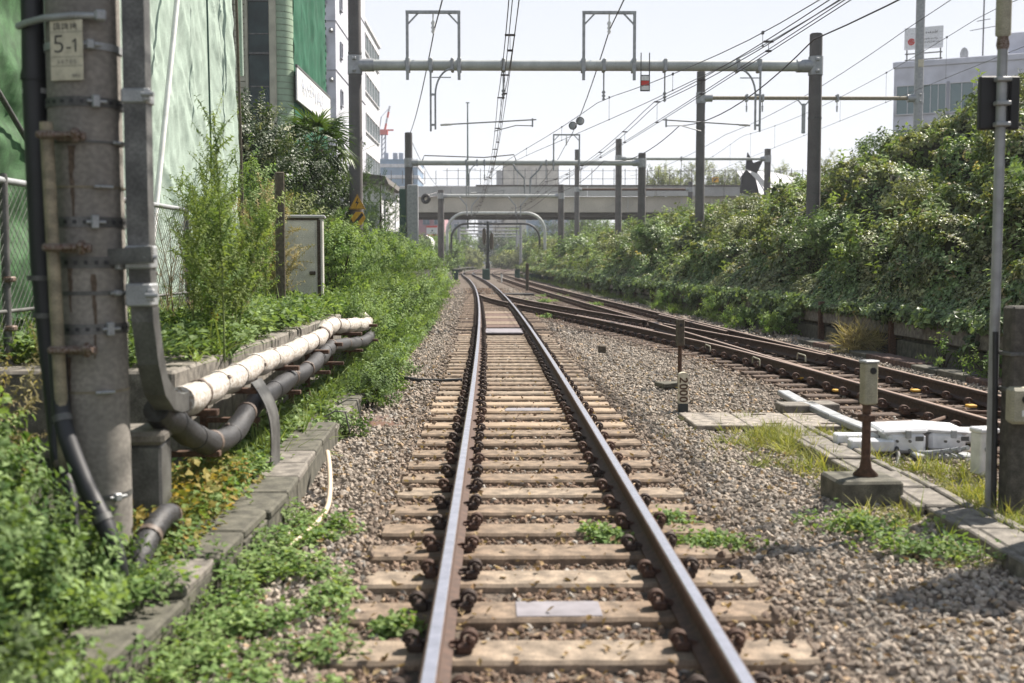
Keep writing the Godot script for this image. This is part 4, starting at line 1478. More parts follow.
# ---- beside the line, left ---------------------------------------------------------------------------------------------
func text(parent: Node3D, called: String, words_: String, at: Vector3, face: Basis, size: float, m: String, bold := false) -> void:
	var t := TextMesh.new()
	var f := SystemFont.new()
	f.font_names = PackedStringArray(["Droid Sans"])
	if bold:
		f.font_weight = 700
	t.font = f
	t.text = words_
	t.font_size = 32
	t.pixel_size = size / 32.0
	t.depth = 0.0015
	var o := MeshInstance3D.new()
	o.name = called
	o.mesh = t
	o.material_override = M[m]
	parent.add_child(o, true)
	o.transform = Transform3D(face, at - root_of(parent))


func band(parent: Node3D, called: String, x: float, y: float, d: float, r: float, tall: float, m: String, perforated := false) -> void:
	var g := Geo.new()
	g.lathe(Vector3(x, y - tall / 2, -d), [Vector2(r, 0), Vector2(r + 0.004, 0.002), Vector2(r + 0.004, tall - 0.002), Vector2(r, tall)], 28)
	var b := part(called, g, M[m], parent)
	if perforated:
		var h := Geo.new()
		for k in 24:
			var w := TAU * k / 24.0
			var o := Vector3(sin(w), 0, cos(w))
			h.box(Vector3(x, y, -d) + o * (r + 0.004), Vector3(0.018, tall * 0.35, 0.005), Basis(Vector3.UP, w))
		part("band_slots", h, M["black rubber"], b)
	var bk := Geo.new()
	var w2 := 0.35 + fposmod(y * 7.3, 1.0)
	bk.box(Vector3(x, y, -d) + Vector3(sin(w2), 0, cos(w2)) * (r + 0.018), Vector3(0.035, tall * 1.25, 0.03), Basis(Vector3.UP, w2), 0.005)
	bk.rod(Vector3(x, y, -d) + Vector3(sin(w2 - 0.2), 0, cos(w2 - 0.2)) * (r + 0.02), Vector3(x, y, -d) + Vector3(sin(w2 + 0.25), 0, cos(w2 + 0.25)) * (r + 0.024), 0.008, 6)
	part("band_buckle", bk, M["galvanised"], b)


func wrapped_pipe(t: Node3D, path: Array, r: float, m: String, tape: String) -> void:
	for k in range(1, path.size() - 1):
		path[k] += Vector3(rng.randf_range(-0.012, 0.012), rng.randf_range(-0.013, 0.013), rng.randf_range(-0.06, 0.06))
	for k in path.size() - 1:
		var a: Vector3 = path[k]
		var b: Vector3 = path[k + 1]
		var n := 6
		var pts := []
		var radii := []
		for i in n + 1:
			var q := float(i) / n
			pts.append(a.lerp(b, q) + Vector3(bumps.get_noise_2d(k * 3.1 + q, 1.0), bumps.get_noise_2d(k * 3.1 + q, 5.0), 0) * 0.008 - Vector3(0, 0.014 * 4 * q * (1 - q), 0))
			radii.append(r * (0.93 + 0.11 * sin(q * PI)) + 0.008 * bumps.get_noise_2d(k * 5.0 + q * 2.0, 9.0))
		var g := Geo.new()
		g.tube(pts, radii, 18)
		part("wrap_length", g, M[m], t)
		if k > 0:
			var h := Geo.new()
			var along := (b - a).normalized()
			var half := rng.randf_range(0.006, 0.02)
			h.tube([a - along * (half + 0.006), a - along * half, a + along * half, a + along * (half + 0.006)], [r * 0.98, r * 1.025, r * 1.025, r * 0.98], 18)
			part("tape_band", h, M[tape if rng.randf() < 0.6 else "wrap tape"], t)
			if rng.randf() < 0.45:
				continue
			var kn := Geo.new()
			var kw := rng.randf_range(-0.3, 1.6)
			kn.box(a + Vector3(sin(kw), cos(kw), 0) * r * 0.98 + Vector3(0, 0, rng.randf_range(-0.05, 0.05)), Vector3(0.03, 0.018, rng.randf_range(0.03, 0.07)), Basis(Vector3.BACK, -kw), 0.004)
			part("tape_knot", kn, M["wrap tape"], t)


func left_side() -> void:
	var px := -1.975
	var pd := 5.7
	var t := thing("concrete_pole", "thick weathered concrete pole in the left foreground with the number plate 5-1", "pole", Vector3(px, -0.1, -pd))
	var g := Geo.new()
	g.lathe(Vector3(px, -0.2, -pd), [Vector2(0.178, 0), Vector2(0.172, 1.4), Vector2(0.169, 2.8), Vector2(0.165, 4.6)], 40)
	part("shaft", g, M["concrete pole"], t)
	for b in [[2.485, 0.035, "galvanised", false], [2.225, 0.045, "galvanised dull", true], [2.04, 0.012, "galvanised dull", false], [1.665, 0.05, "galvanised dull", true], [1.475, 0.055, "galvanised dull", true], [1.33, 0.02, "galvanised dull", false], [1.16, 0.05, "galvanised dull", true], [0.86, 0.012, "cream pipe", false], [1.83, 0.01, "cream pipe", false], [0.35, 0.03, "galvanised dull", false]]:
		band(t, "steel_band", px, b[0], pd, 0.174, b[1], b[2], b[3])
	var face := Basis(Vector3.UP, -0.20)
	var pc := Vector3(px, 2.465, -pd) + face * Vector3(0.022, -0.01, 0.181)
	var pg := Geo.new()
	pg.box(pc, Vector3(0.164, 0.275, 0.004), face, 0.001)
	var plate := part("number_plate", pg, M["plate cream"], t)
	text(plate, "lettering", "5", pc + face * Vector3(-0.038, 0.026, 0.003), face, 0.105, "black print")
	text(plate, "lettering", "1", pc + face * Vector3(0.046, 0.018, 0.003), face, 0.08, "black print")
	text(plate, "lettering", "-", pc + face * Vector3(0.012, 0.018, 0.003), face, 0.09, "black print")
	text(plate, "lettering", "3 0 7 0 0", pc + face * Vector3(-0.0, -0.053, 0.003), face, 0.026, "grey print")
	text(plate, "lettering", "0012", pc + face * Vector3(0.048, -0.118, 0.003), face, 0.02, "grey print")
	for y in [0.083, -0.03, -0.072]:
		var rg := Geo.new()
		rg.box(pc + face * Vector3(0, y, 0.0027), Vector3(0.16, 0.0022, 0.001), face)
		part("rule", rg, M["grey print"], plate)
	var kg := Geo.new()                                       # three square characters along the top, drawn as strokes
	for k in 3:
		var cx := -0.046 + 0.042 * k
		for s in [[-0.013, 0, 0.003, 0.034], [0.004, 0.006, 0.003, 0.028], [0.014, -0.002, 0.003, 0.03]]:
			kg.box(pc + face * Vector3(cx + s[0], 0.107 + s[1], 0.003), Vector3(s[2], s[3], 0.001), face)
		for s in [[0.0, 0.014, 0.032], [0.004, 0.004, 0.024], [-0.002, -0.008, 0.03]]:
			kg.box(pc + face * Vector3(cx + s[0], 0.107 + s[1] * (1.0 - 0.2 * k), 0.0034), Vector3(s[2], 0.0032, 0.001), face)
	part("lettering", kg, M["black print"], plate)

	for k in [[-0.05, 2.02, 0.34, 0.016], [-0.18, 1.50, 0.26, 0.014], [0.45, 1.42, 0.4, 0.012], [-0.3, 1.03, 0.4, 0.018]]:
		var rs := Geo.new()
		rs.grid(3, 14, func(u: float, w: float) -> Vector3:
			var half: float = k[3] * (1.0 - 0.75 * w) * (1.0 + 0.5 * bumps.get_noise_2d(w * 7.0, k[1] * 5.0))
			var q: float = k[0] + (u - 0.5) * 2.0 * half / 0.17 + 0.04 * bumps.get_noise_2d(w * 3.0, k[0] * 9.0)
			return Vector3(px, k[1] - k[2] * w, -pd) + Vector3(sin(q), 0, cos(q)) * 0.1738)
		part("rust_streak", rs, M["rust stain"], t)

	var cb := thing("cable_bundle", "thick black cable sheath strapped to the left side of the concrete pole", "cable", Vector3(-2.25, 0.4, -5.72))
	var cg := Geo.new()
	cg.tube([Vector3(-2.20, 4.4, -5.68), Vector3(-2.205, 2.58, -5.68), Vector3(-2.205, 2.3, -5.68), Vector3(-2.20, 1.5, -5.70), Vector3(-2.175, 1.1, -5.70), Vector3(-2.15, 0.75, -5.70), Vector3(-2.12, 0.2, -5.72)], [0.052, 0.052, 0.056, 0.056, 0.055, 0.05, 0.05], 16)
	part("sheath", cg, M["black rubber"], cb)
	var c2 := Geo.new()
	c2.tube([Vector3(-2.205, 2.34, -5.68), Vector3(-2.205, 2.36, -5.68), Vector3(-2.205, 2.40, -5.68)], [0.062, 0.063, 0.054], 16)
	part("sleeve", c2, M["black rubber"], cb)
	for y in [2.29, 1.40, 1.22]:
		var h := Geo.new()
		var x: float = -2.205 if y > 1.3 else -2.185
		h.tube([Vector3(x, y - 0.012, -5.69), Vector3(x, y + 0.012, -5.69)], 0.062, 16)
		part("strap", h, M["silver tape" if y > 2 else "galvanised dull"], cb)
	var sg := Geo.new()                                       # the stout strap round cable and pole
	sg.tube([Vector3(-2.265, 2.59, -5.66), Vector3(-2.205, 2.595, -5.60), Vector3(-2.1, 2.603, -5.535), Vector3(-1.95, 2.61, -5.505), Vector3(-1.83, 2.615, -5.54)], 0.017, 8)
	sg.box(Vector3(-1.835, 2.615, -5.53), Vector3(0.05, 0.05, 0.05), Basis(Vector3.UP, 0.5), 0.008)
	part("pole_strap", sg, M["galvanised"], cb)
	# cream conduit with rusty clamps
	var cc := thing("conduit", "thin cream conduit with rusty clamps on the front of the concrete pole", "pipe", Vector3(-2.11, 0.2, -5.46))
	var c3 := Geo.new()
	c3.tube([Vector3(-2.075, 2.12, -5.47), Vector3(-2.065, 1.75, -5.47), Vector3(-2.045, 1.0, -5.47), Vector3(-2.02, 0.2, -5.47), Vector3(-2.01, -0.1, -5.47)], 0.03, 14)
	part("tube", c3, M["cream pipe"], cc)
	for y in [2.06, 1.545, 1.07]:
		var h := Geo.new()
		var x: float = -2.065 + (2.06 - y) * 0.028
		h.box(Vector3(x, y, -5.46), Vector3(0.09, 0.035, 0.085), Basis(), 0.01)
		h.box(Vector3(x + 0.10, y - 0.003, -5.475), Vector3(0.14, 0.045, 0.04), Basis(Vector3.UP, -0.1), 0.01)
		h.rod(Vector3(x + 0.03, y, -5.44), Vector3(x + 0.16, y, -5.44), 0.014, 6)
		h.box(Vector3(x + 0.13, y, -5.45), Vector3(0.035, 0.06, 0.05), Basis(Vector3.RIGHT, 0.5), 0.008)
		part("clamp", h, M["rusty clamp"], cc)
	# galvanised riser that bends into the white pipe
	var du := thing("cable_riser", "grey steel riser channel right of the concrete pole, curving into the white pipe", "duct", Vector3(-1.72, 0.6, -5.7))
	var dg := Geo.new()
	var dp := [Vector3(-1.71, 4.4, -5.66), Vector3(-1.71, 3.0, -5.66), Vector3(-1.71, 1.75, -5.66), Vector3(-1.71, 1.45, -5.67), Vector3(-1.708, 1.2, -5.70), Vector3(-1.708, 1.0, -5.77), Vector3(-1.72, 0.85, -5.90), Vector3(-1.745, 0.75, -6.14), Vector3(-1.78, 0.70, -6.42), Vector3(-1.81, 0.685, -6.75)]
	var outs := []
	for i in dp.size():
		var ahead: Vector3 = (dp[mini(i + 1, dp.size() - 1)] - dp[maxi(i - 1, 0)]).normalized()
		var sx := Vector3.RIGHT
		var sy := ahead.cross(sx).normalized()
		var w := 0.053
		var e := 0.05
		outs.append([dp[i] - sx * w - sy * e, dp[i] + sx * w - sy * e, dp[i] + sx * w + sy * e, dp[i] - sx * w + sy * e])
	for i in dp.size() - 1:
		for k in 4:
			var l := (k + 1) % 4
			dg.away((dp[i] + dp[i + 1]) / 2, [outs[i][k], outs[i + 1][k], outs[i + 1][l], outs[i][l]])
	part("channel", dg, M["galvanised dull"], du)
	for y in [2.26, 1.50, 1.32]:
		var h := Geo.new()
		h.box(Vector3(-1.71, y, -5.66), Vector3(0.125, 0.07 if y > 2 else 0.11, 0.125), Basis(), 0.008)
		h.box(Vector3(-1.64, y, -5.57), Vector3(0.035, 0.06, 0.03), Basis(), 0.006)
		h.rod(Vector3(-1.66, y, -5.55), Vector3(-1.60, y, -5.55), 0.012, 6)
		part("collar", h, M["galvanised"], du)
	var arm := Geo.new()
	arm.bar(Vector3(-1.86, 1.50, -5.60), Vector3(-1.62, 1.515, -5.54), 0.02, 0.075)
	part("pole_arm", arm, M["galvanised dull"], du)

	var wp := thing("wrapped_pipe", "white wrapped cable pipe with dark tape bands on brackets above the ground", "pipe", Vector3(-1.88, 0.5, -11))
	wrapped_pipe(wp, [Vector3(-1.80, 0.69, -6.62), Vector3(-1.85, 0.66, -7.2), Vector3(-1.88, 0.645, -7.85), Vector3(-1.89, 0.665, -8.5), Vector3(-1.90, 0.68, -9.1), Vector3(-1.90, 0.67, -9.8), Vector3(-1.90, 0.655, -10.5), Vector3(-1.90, 0.655, -11.3), Vector3(-1.905, 0.66, -12.1), Vector3(-1.90, 0.67, -12.7), Vector3(-1.90, 0.745, -13.0), Vector3(-1.90, 0.73, -13.7), Vector3(-1.90, 0.685, -14.6), Vector3(-1.90, 0.62, -15.6), Vector3(-1.89, 0.57, -16.6), Vector3(-1.93, 0.56, -17.6), Vector3(-2.2, 0.66, -18.6)], 0.088, "white wrap", "white wrap")
	var dk := thing("wrapped_pipe", "dark grey wrapped cable pipe sagging below the white one", "pipe", Vector3(-1.8, 0.3, -10))
	wrapped_pipe(dk, [Vector3(-1.80, 0.70, -6.15), Vector3(-1.78, 0.58, -6.45), Vector3(-1.77, 0.44, -6.85), Vector3(-1.77, 0.345, -7.3), Vector3(-1.77, 0.33, -7.7), Vector3(-1.78, 0.40, -8.25), Vector3(-1.79, 0.44, -8.6), Vector3(-1.79, 0.44, -9.4), Vector3(-1.80, 0.45, -10.2), Vector3(-1.80, 0.46, -11.0), Vector3(-1.80, 0.48, -11.8), Vector3(-1.82, 0.51, -12.4), Vector3(-1.84, 0.53, -13.0), Vector3(-1.84, 0.47, -14.2), Vector3(-1.84, 0.40, -15.4), Vector3(-1.84, 0.36, -16.5), Vector3(-1.88, 0.40, -17.4)], 0.074, "dark pipe", "dark pipe")
	var nb := 0
	for d in [7.15, 8.35, 10.1, 11.9, 12.95, 14.8, 16.7]:
		var b := thing("pipe_bracket", ordinal(nb) + " rusty angle bracket carrying the two wrapped pipes, counted from the pole", "bracket", Vector3(-2.0, 0.1, -d), "brackets under the wrapped pipes")
		nb += 1
		var bg := Geo.new()
		bg.box(Vector3(-1.93, 0.555, -d), Vector3(0.44, 0.04, 0.07), Basis(), 0.004)
		part("arm", bg, M["rusty post"], b)
		var b2 := Geo.new()
		b2.box(Vector3(-1.90, 0.30 if d < 8 else 0.345, -d), Vector3(0.40, 0.035, 0.06), Basis(), 0.004)
		part("arm", b2, M["rusty post"], b)
		var b3 := Geo.new()
		b3.box(Vector3(-2.10, 0.28, -d), Vector3(0.05, 0.60, 0.05), Basis(), 0.004)
		part("upright", b3, M["rusty post"], b)
	var st := thing("bent_sheet", "bent grey metal strip hanging over the dark pipe", "metal strip", Vector3(-1.72, 0.2, -8.5))
	var sp := Geo.new()
	sp.grid(2, 10, func(u: float, w: float) -> Vector3:
		return Vector3(-1.74 + 0.16 * w + 0.04 * sin(w * 4.0), 0.62 - 0.52 * w - 0.12 * w * w, -8.28 - 0.34 * u - 0.05 * sin(w * 3.0)))
	sp.grid(2, 10, func(u: float, w: float) -> Vector3:
		return Vector3(-1.748 + 0.16 * w + 0.04 * sin(w * 4.0), 0.618 - 0.52 * w - 0.12 * w * w, -8.28 - 0.34 * u - 0.05 * sin(w * 3.0)))
	part("strip", sp, M["galvanised dull"], st)
	# black cables running down from the pole's foot into the weeds
	for k in 3:
		var lp := thing("black_cable", ["thick black cable sagging from the pole's foot towards the cable trough", "thinner black cable curling down beside the thick one", "ribbed grey cable sheath lying against the trough in the weeds"][k], "cable", Vector3(-1.9, 0.2, -5.3))
		var lg := Geo.new()
		var path: Array = [[Vector3(-2.07, 1.05, -5.52), Vector3(-2.05, 0.84, -5.49), Vector3(-2.01, 0.68, -5.44), Vector3(-1.90, 0.46, -5.36), Vector3(-1.78, 0.27, -5.28), Vector3(-1.72, 0.08, -5.26), Vector3(-1.74, -0.15, -5.3)],
			[Vector3(-2.10, 0.92, -5.60), Vector3(-2.08, 0.6, -5.50), Vector3(-1.99, 0.42, -5.42), Vector3(-1.93, 0.20, -5.30), Vector3(-1.88, 0.0, -5.2), Vector3(-1.86, -0.2, -5.2)],
			[Vector3(-1.74, -0.05, -6.2), Vector3(-1.70, 0.14, -6.05), Vector3(-1.69, 0.19, -5.88), Vector3(-1.70, 0.15, -5.70), Vector3(-1.71, 0.06, -5.52), Vector3(-1.74, -0.12, -5.4)]][k]
		var pts := []
		var radii := []
		var base_r: float = [0.042, 0.026, 0.058][k]
		for i in 31:
			var q := i / 30.0 * (path.size() - 1)
			var j := mini(int(q), path.size() - 2)
			var p: Vector3 = path[j].cubic_interpolate(path[j + 1], path[maxi(j - 1, 0)], path[mini(j + 2, path.size() - 1)], q - j)
			pts.append(p)
			radii.append(base_r * (1.0 + (0.07 * sin(i * PI) if k < 2 else 0.06 * (1 if i % 2 else -1))))
		lg.tube(pts, radii, 12)
		part("sheath", lg, M["black rubber" if k < 2 else "dark pipe"], lp)
		for i in [8, 19]:
			var tg := Geo.new()
			var ahead: Vector3 = (pts[i + 1] - pts[i]).normalized()
			tg.tube([pts[i] - ahead * 0.016, pts[i] + ahead * 0.016], base_r * 1.1, 12)
			part("tie", tg, M["galvanised dull" if k == 0 else "wrap tape"], lp)
	# box at the pole's foot
	var bx := thing("junction_box", "weathered grey concrete box between the pole and the dark pipe", "box", Vector3(-1.88, -0.1, -6.35))
	var b1 := Geo.new()
	b1.box(Vector3(-1.93, 0.18, -6.25), Vector3(0.30, 0.68, 0.34), Basis(Vector3.UP, 0.12), 0.015)
	part("body", b1, M["galvanised dull"], bx)
	var b2 := Geo.new()
	b2.box(Vector3(-1.93, 0.555, -6.25), Vector3(0.34, 0.07, 0.38), Basis(Vector3.UP, 0.12), 0.02)
	part("lid", b2, M["concrete"], bx)
	# ledge behind the pipes
	var le := thing("concrete_ledge", "low concrete ledge behind the wrapped pipes at the foot of the fence", "ledge", Vector3(-2.8, 0, -11))
	for k in 5:
		var lg := Geo.new()
		lg.box(Vector3(-2.86, 0.38 + rng.randf_range(-0.01, 0.01), -8.75 - 1.7 * k), Vector3(1.36, 0.72, 1.68), Basis(Vector3.UP, rng.randf_range(-0.01, 0.01)), 0.02)
		part("slab", lg, M["concrete"], le)
	# trough beside the line
	var tr := thing("cable_trough", "grey concrete cable trough with separate lids left of the near line", "cable trough", Vector3(-1.5, -0.2, -8))
	var ck := [Vector2(2.5, -1.62), Vector2(4.4, -1.61), Vector2(5.9, -1.57), Vector2(7.3, -1.52), Vector2(10.4, -1.64), Vector2(13, -1.70), Vector2(17, -1.72)]
	var d := 2.8
	while d < 13.4:
		var x := spline(ck, d)
		var slope := (spline(ck, d + 0.2) - spline(ck, d - 0.2)) / 0.4
		var turn := Basis(Vector3.UP, -atan(slope) + rng.randf_range(-0.02, 0.02))
		var y := -0.03 if d < 10.6 else -0.08
		if d > 4.6 and d < 5.1:
			y -= 0.05
		var lg := Geo.new()
		lg.box(Vector3(x + rng.randf_range(-0.01, 0.01), y + rng.randf_range(-0.008, 0.004), -d), Vector3(0.32, 0.055, 0.535), turn, 0.012)
		part("lid", lg, M["concrete" if rng.randf() < 0.35 else "concrete mossy"], tr)
		var wg := Geo.new()
		for s in [-1.0, 1.0]:
			wg.box(Vector3(x, y - 0.15, -d) + turn * Vector3(0.125 * s, 0, 0), Vector3(0.06, 0.24, 0.55), turn, 0.006)
		part("side_wall", wg, M["concrete mossy"], tr)
		d += 0.55
	for k in 2:
		var hk := thing("trough_hook", ["nearer", "farther"][k] + " thin wire lifting hook on the cable trough's far lids", "hook", Vector3(-1.5, 0.0, -10.9 - 0.9 * k), "lifting hooks")
		var hg := Geo.new()
		hg.tube([Vector3(-1.62, 0.02, -10.9 - 0.9 * k), Vector3(-1.52, 0.075, -10.9 - 0.9 * k), Vector3(-1.42, 0.07, -10.9 - 0.9 * k), Vector3(-1.38, -0.12, -10.9 - 0.9 * k)], 0.008, 6)
		part("hook", hg, M["galvanised dull"], hk)
	var hos := thing("hose", "beige hose lying down the side of the cable trough onto the ballast", "hose", Vector3(-1.2, -0.15, -8))
	var hg2 := Geo.new()
	var hp := []
	for k in 14:
		var q := k / 13.0
		hp.append(Vector3(-1.30 + 0.16 * sin(q * 2.6), 0.02 - 0.20 * smoothstep(0.0, 0.5, q), -8.9 + 2.2 * q))
	hg2.tube(hp, 0.018, 8)
	part("hose", hg2, M["hose beige"], hos)
	var bh := thing("hose", "black hose lying across the ballast from the bushes to the near line", "hose", Vector3(-1.0, -0.2, -16))
	var hg3 := Geo.new()
	hg3.tube([Vector3(-1.75, -0.13, -16.8), Vector3(-1.45, -0.15, -16.5), Vector3(-1.1, -0.18, -16.2), Vector3(-0.75, -0.17, -16.0), Vector3(-0.48, -0.16, -16.05)], 0.026, 8)
	part("hose", hg3, M["black rubber"], bh)
	for k in 2:
		var rp := thing("metal_plate", ["pale rusty plate lying on the ballast beside the trough's far end", "darker rusty plate lying just behind the pale one"][k], "metal plate", Vector3(-1.15, -0.2, -12.0 - 0.45 * k))
		var rg := Geo.new()
		rg.box(Vector3(-1.14, -0.205, -12.0 - 0.42 * k), Vector3(0.34, 0.025, 0.38), Basis(Vector3.UP, 0.1 - 0.15 * k), 0.005)
		part("plate", rg, M["reddish lid" if k else "rust plate"], rp)
	# cabinet, post, marker
	var ca := thing("relay_cabinet", "off-white metal cabinet with a dark rusty edge standing in the weeds", "cabinet", Vector3(-3.2, 0.7, -19.7))
	var turn2 := Basis(Vector3.UP, 0.10)
	var a1 := Geo.new()
	a1.box(Vector3(-3.22, 1.50, -19.7), Vector3(0.62, 1.36, 0.42), turn2, 0.01)
	part("body", a1, M["cabinet paint"], ca)
	var a2 := Geo.new()
	a2.box(Vector3(-3.28, 1.50, -19.7) + turn2 * Vector3(0, 0, 0.225), Vector3(0.50, 1.26, 0.025), turn2, 0.006)
	var door := part("door", a2, M["cabinet paint"], ca)
	var a3 := Geo.new()
	a3.box(Vector3(-3.22, 1.62, -19.7) + turn2 * Vector3(0.14, -0.35, 0.255), Vector3(0.10, 0.06, 0.05), turn2, 0.01)
	part("handle", a3, M["cabinet edge"], door)
	var a4 := Geo.new()
	a4.box(Vector3(-3.22, 1.50, -19.7) + turn2 * Vector3(0.245, 0, 0.212), Vector3(0.055, 1.30, 0.02), turn2)
	a4.box(Vector3(-3.22, 2.165, -19.7) + turn2 * Vector3(-0.03, 0, 0.215), Vector3(0.56, 0.035, 0.03), turn2)
	part("rusty_seam", a4, M["cabinet edge"], ca)
	var a5 := Geo.new()
	a5.box(Vector3(-3.22, 2.205, -19.7), Vector3(0.70, 0.05, 0.52), turn2, 0.012)
	part("top", a5, M["roof grey"], ca)
	var wpst := thing("post", "lone weathered square post standing left of the cabinet", "post", Vector3(-3.12, 0.6, -17))
	var wg2 := Geo.new()
	wg2.box(Vector3(-3.13, 1.7, -17), Vector3(0.13, 2.1, 0.12), Basis(Vector3.UP, 0.3), 0.015)
	part("post", wg2, M["wood post"], wpst)
	var ym := thing("marker_stake", "yellow and black banded marker stake among the tall weeds", "marker", Vector3(-2.41, 0.7, -10))
	for k in 4:
		var yg := Geo.new()
		yg.rod(Vector3(-2.41, 0.755 + 0.095 * k, -10), Vector3(-2.41, 0.85 + 0.095 * k, -10), 0.032, 10)
		part("band", yg, M["yellow paint" if k % 2 == 0 else "black print"], ym)
	# fence
	var fe := thing("chain_link_fence", "grey chain-link fence with pipe posts behind the concrete pole", "fence", Vector3(-3.5, 0.4, -9))
	for f in [4.9, 6.6, 8.4, 10.1, 11.9, 13.3]:
		var pg2 := Geo.new()
		pg2.lathe(Vector3(-3.5, 0.3, -f), [Vector2(0.03, 0), Vector2(0.03, 1.78), Vector2(0.02, 1.80)], 10)
		var fp := part("fence_post", pg2, M["galvanised dull"], fe)
		for y in [1.35, 1.0]:
			var pc2 := Geo.new()
			pc2.box(Vector3(-3.48, y, -f), Vector3(0.08, 0.04, 0.08), Basis(), 0.01)
			part("post_clip", pc2, M["rusty clamp"], fp)
	var tr2 := Geo.new()
	tr2.rod(Vector3(-3.5, 2.05, -4.0), Vector3(-3.5, 2.05, -13.35), 0.026, 8)
	part("top_rail", tr2, M["galvanised"], fe)
	var mr := Geo.new()
	mr.rod(Vector3(-3.5, 1.12, -4.0), Vector3(-3.5, 1.12, -13.35), 0.016, 6)
	part("middle_rail", mr, M["galvanised dull"], fe)
	var mesh := Geo.new()
	var lo := 0.45
	var hi := 2.03
	var z := 4.0 - (hi - lo)
	while z < 13.3:
		for s in [-1.0, 1.0]:
			var a := Vector2(z, lo if s > 0 else hi)
			var b := Vector2(z + hi - lo, hi if s > 0 else lo)
			if a.x < 4.0:
				a = Vector2(4.0, a.y + s * (4.0 - a.x))
			if b.x > 13.3:
				b = Vector2(13.3, b.y - s * (b.x - 13.3))
			mesh.tube([Vector3(-3.5 + 0.003 * s, a.y, -a.x), Vector3(-3.5 + 0.003 * s, b.y, -b.x)], 0.0022, 3, false)
		z += 0.08
	var mo := part("wire_netting", mesh, M["galvanised dull"], fe)
	mo.set_meta("kind", "stuff")
	# sheets on the scaffold
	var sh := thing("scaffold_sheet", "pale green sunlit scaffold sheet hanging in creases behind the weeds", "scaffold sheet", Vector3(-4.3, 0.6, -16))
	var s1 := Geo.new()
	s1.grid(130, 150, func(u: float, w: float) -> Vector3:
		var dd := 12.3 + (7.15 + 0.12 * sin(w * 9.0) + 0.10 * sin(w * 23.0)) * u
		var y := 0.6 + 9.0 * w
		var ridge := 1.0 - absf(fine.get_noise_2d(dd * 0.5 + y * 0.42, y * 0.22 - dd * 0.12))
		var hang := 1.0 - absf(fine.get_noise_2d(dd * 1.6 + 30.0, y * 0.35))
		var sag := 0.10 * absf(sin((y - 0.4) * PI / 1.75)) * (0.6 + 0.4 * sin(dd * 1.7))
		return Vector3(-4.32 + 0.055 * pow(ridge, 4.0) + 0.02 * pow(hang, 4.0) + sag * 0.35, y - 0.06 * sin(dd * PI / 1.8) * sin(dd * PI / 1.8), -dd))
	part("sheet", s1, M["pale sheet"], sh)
	for k in [[Vector3(-4.05, 8.0, -16.5), Vector3(-4.05, 0.5, -13.35), 0.036, "white paint"], [Vector3(-4.06, 9.0, -16.6), Vector3(-4.06, 0.7, -16.9), 0.014, "signal green"], [Vector3(-4.04, 9.0, -18.3), Vector3(-4.05, 0.7, -18.9), 0.022, "wood post"], [Vector3(-4.06, 7.6, -18.75), Vector3(-4.06, 4.4, -18.85), 0.05, "pale sheet"]]:
		var pg3 := Geo.new()
		pg3.rod(k[0], k[1], k[2], 8)
		part("scaffold_pole", pg3, M[k[3]], sh)
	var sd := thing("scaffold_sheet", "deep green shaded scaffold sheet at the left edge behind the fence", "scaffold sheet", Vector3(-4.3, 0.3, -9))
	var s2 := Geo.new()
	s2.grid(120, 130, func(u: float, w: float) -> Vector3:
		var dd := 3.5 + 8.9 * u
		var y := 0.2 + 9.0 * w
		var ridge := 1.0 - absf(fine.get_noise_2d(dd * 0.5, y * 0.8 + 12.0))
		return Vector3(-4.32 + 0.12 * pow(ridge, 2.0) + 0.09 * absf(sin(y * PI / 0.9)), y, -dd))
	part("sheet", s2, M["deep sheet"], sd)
	for k in [[Vector3(-4.1, 3.35, -9.0), Vector3(-4.1, 1.9, -11.4), 0.024], [Vector3(-4.12, 0.3, -6.5), Vector3(-4.12, 8.0, -6.5), 0.024]]:
		var pg3 := Geo.new()
		pg3.rod(k[0], k[1], k[2], 8)
		part("scaffold_pole", pg3, M["galvanised dull"], sd)


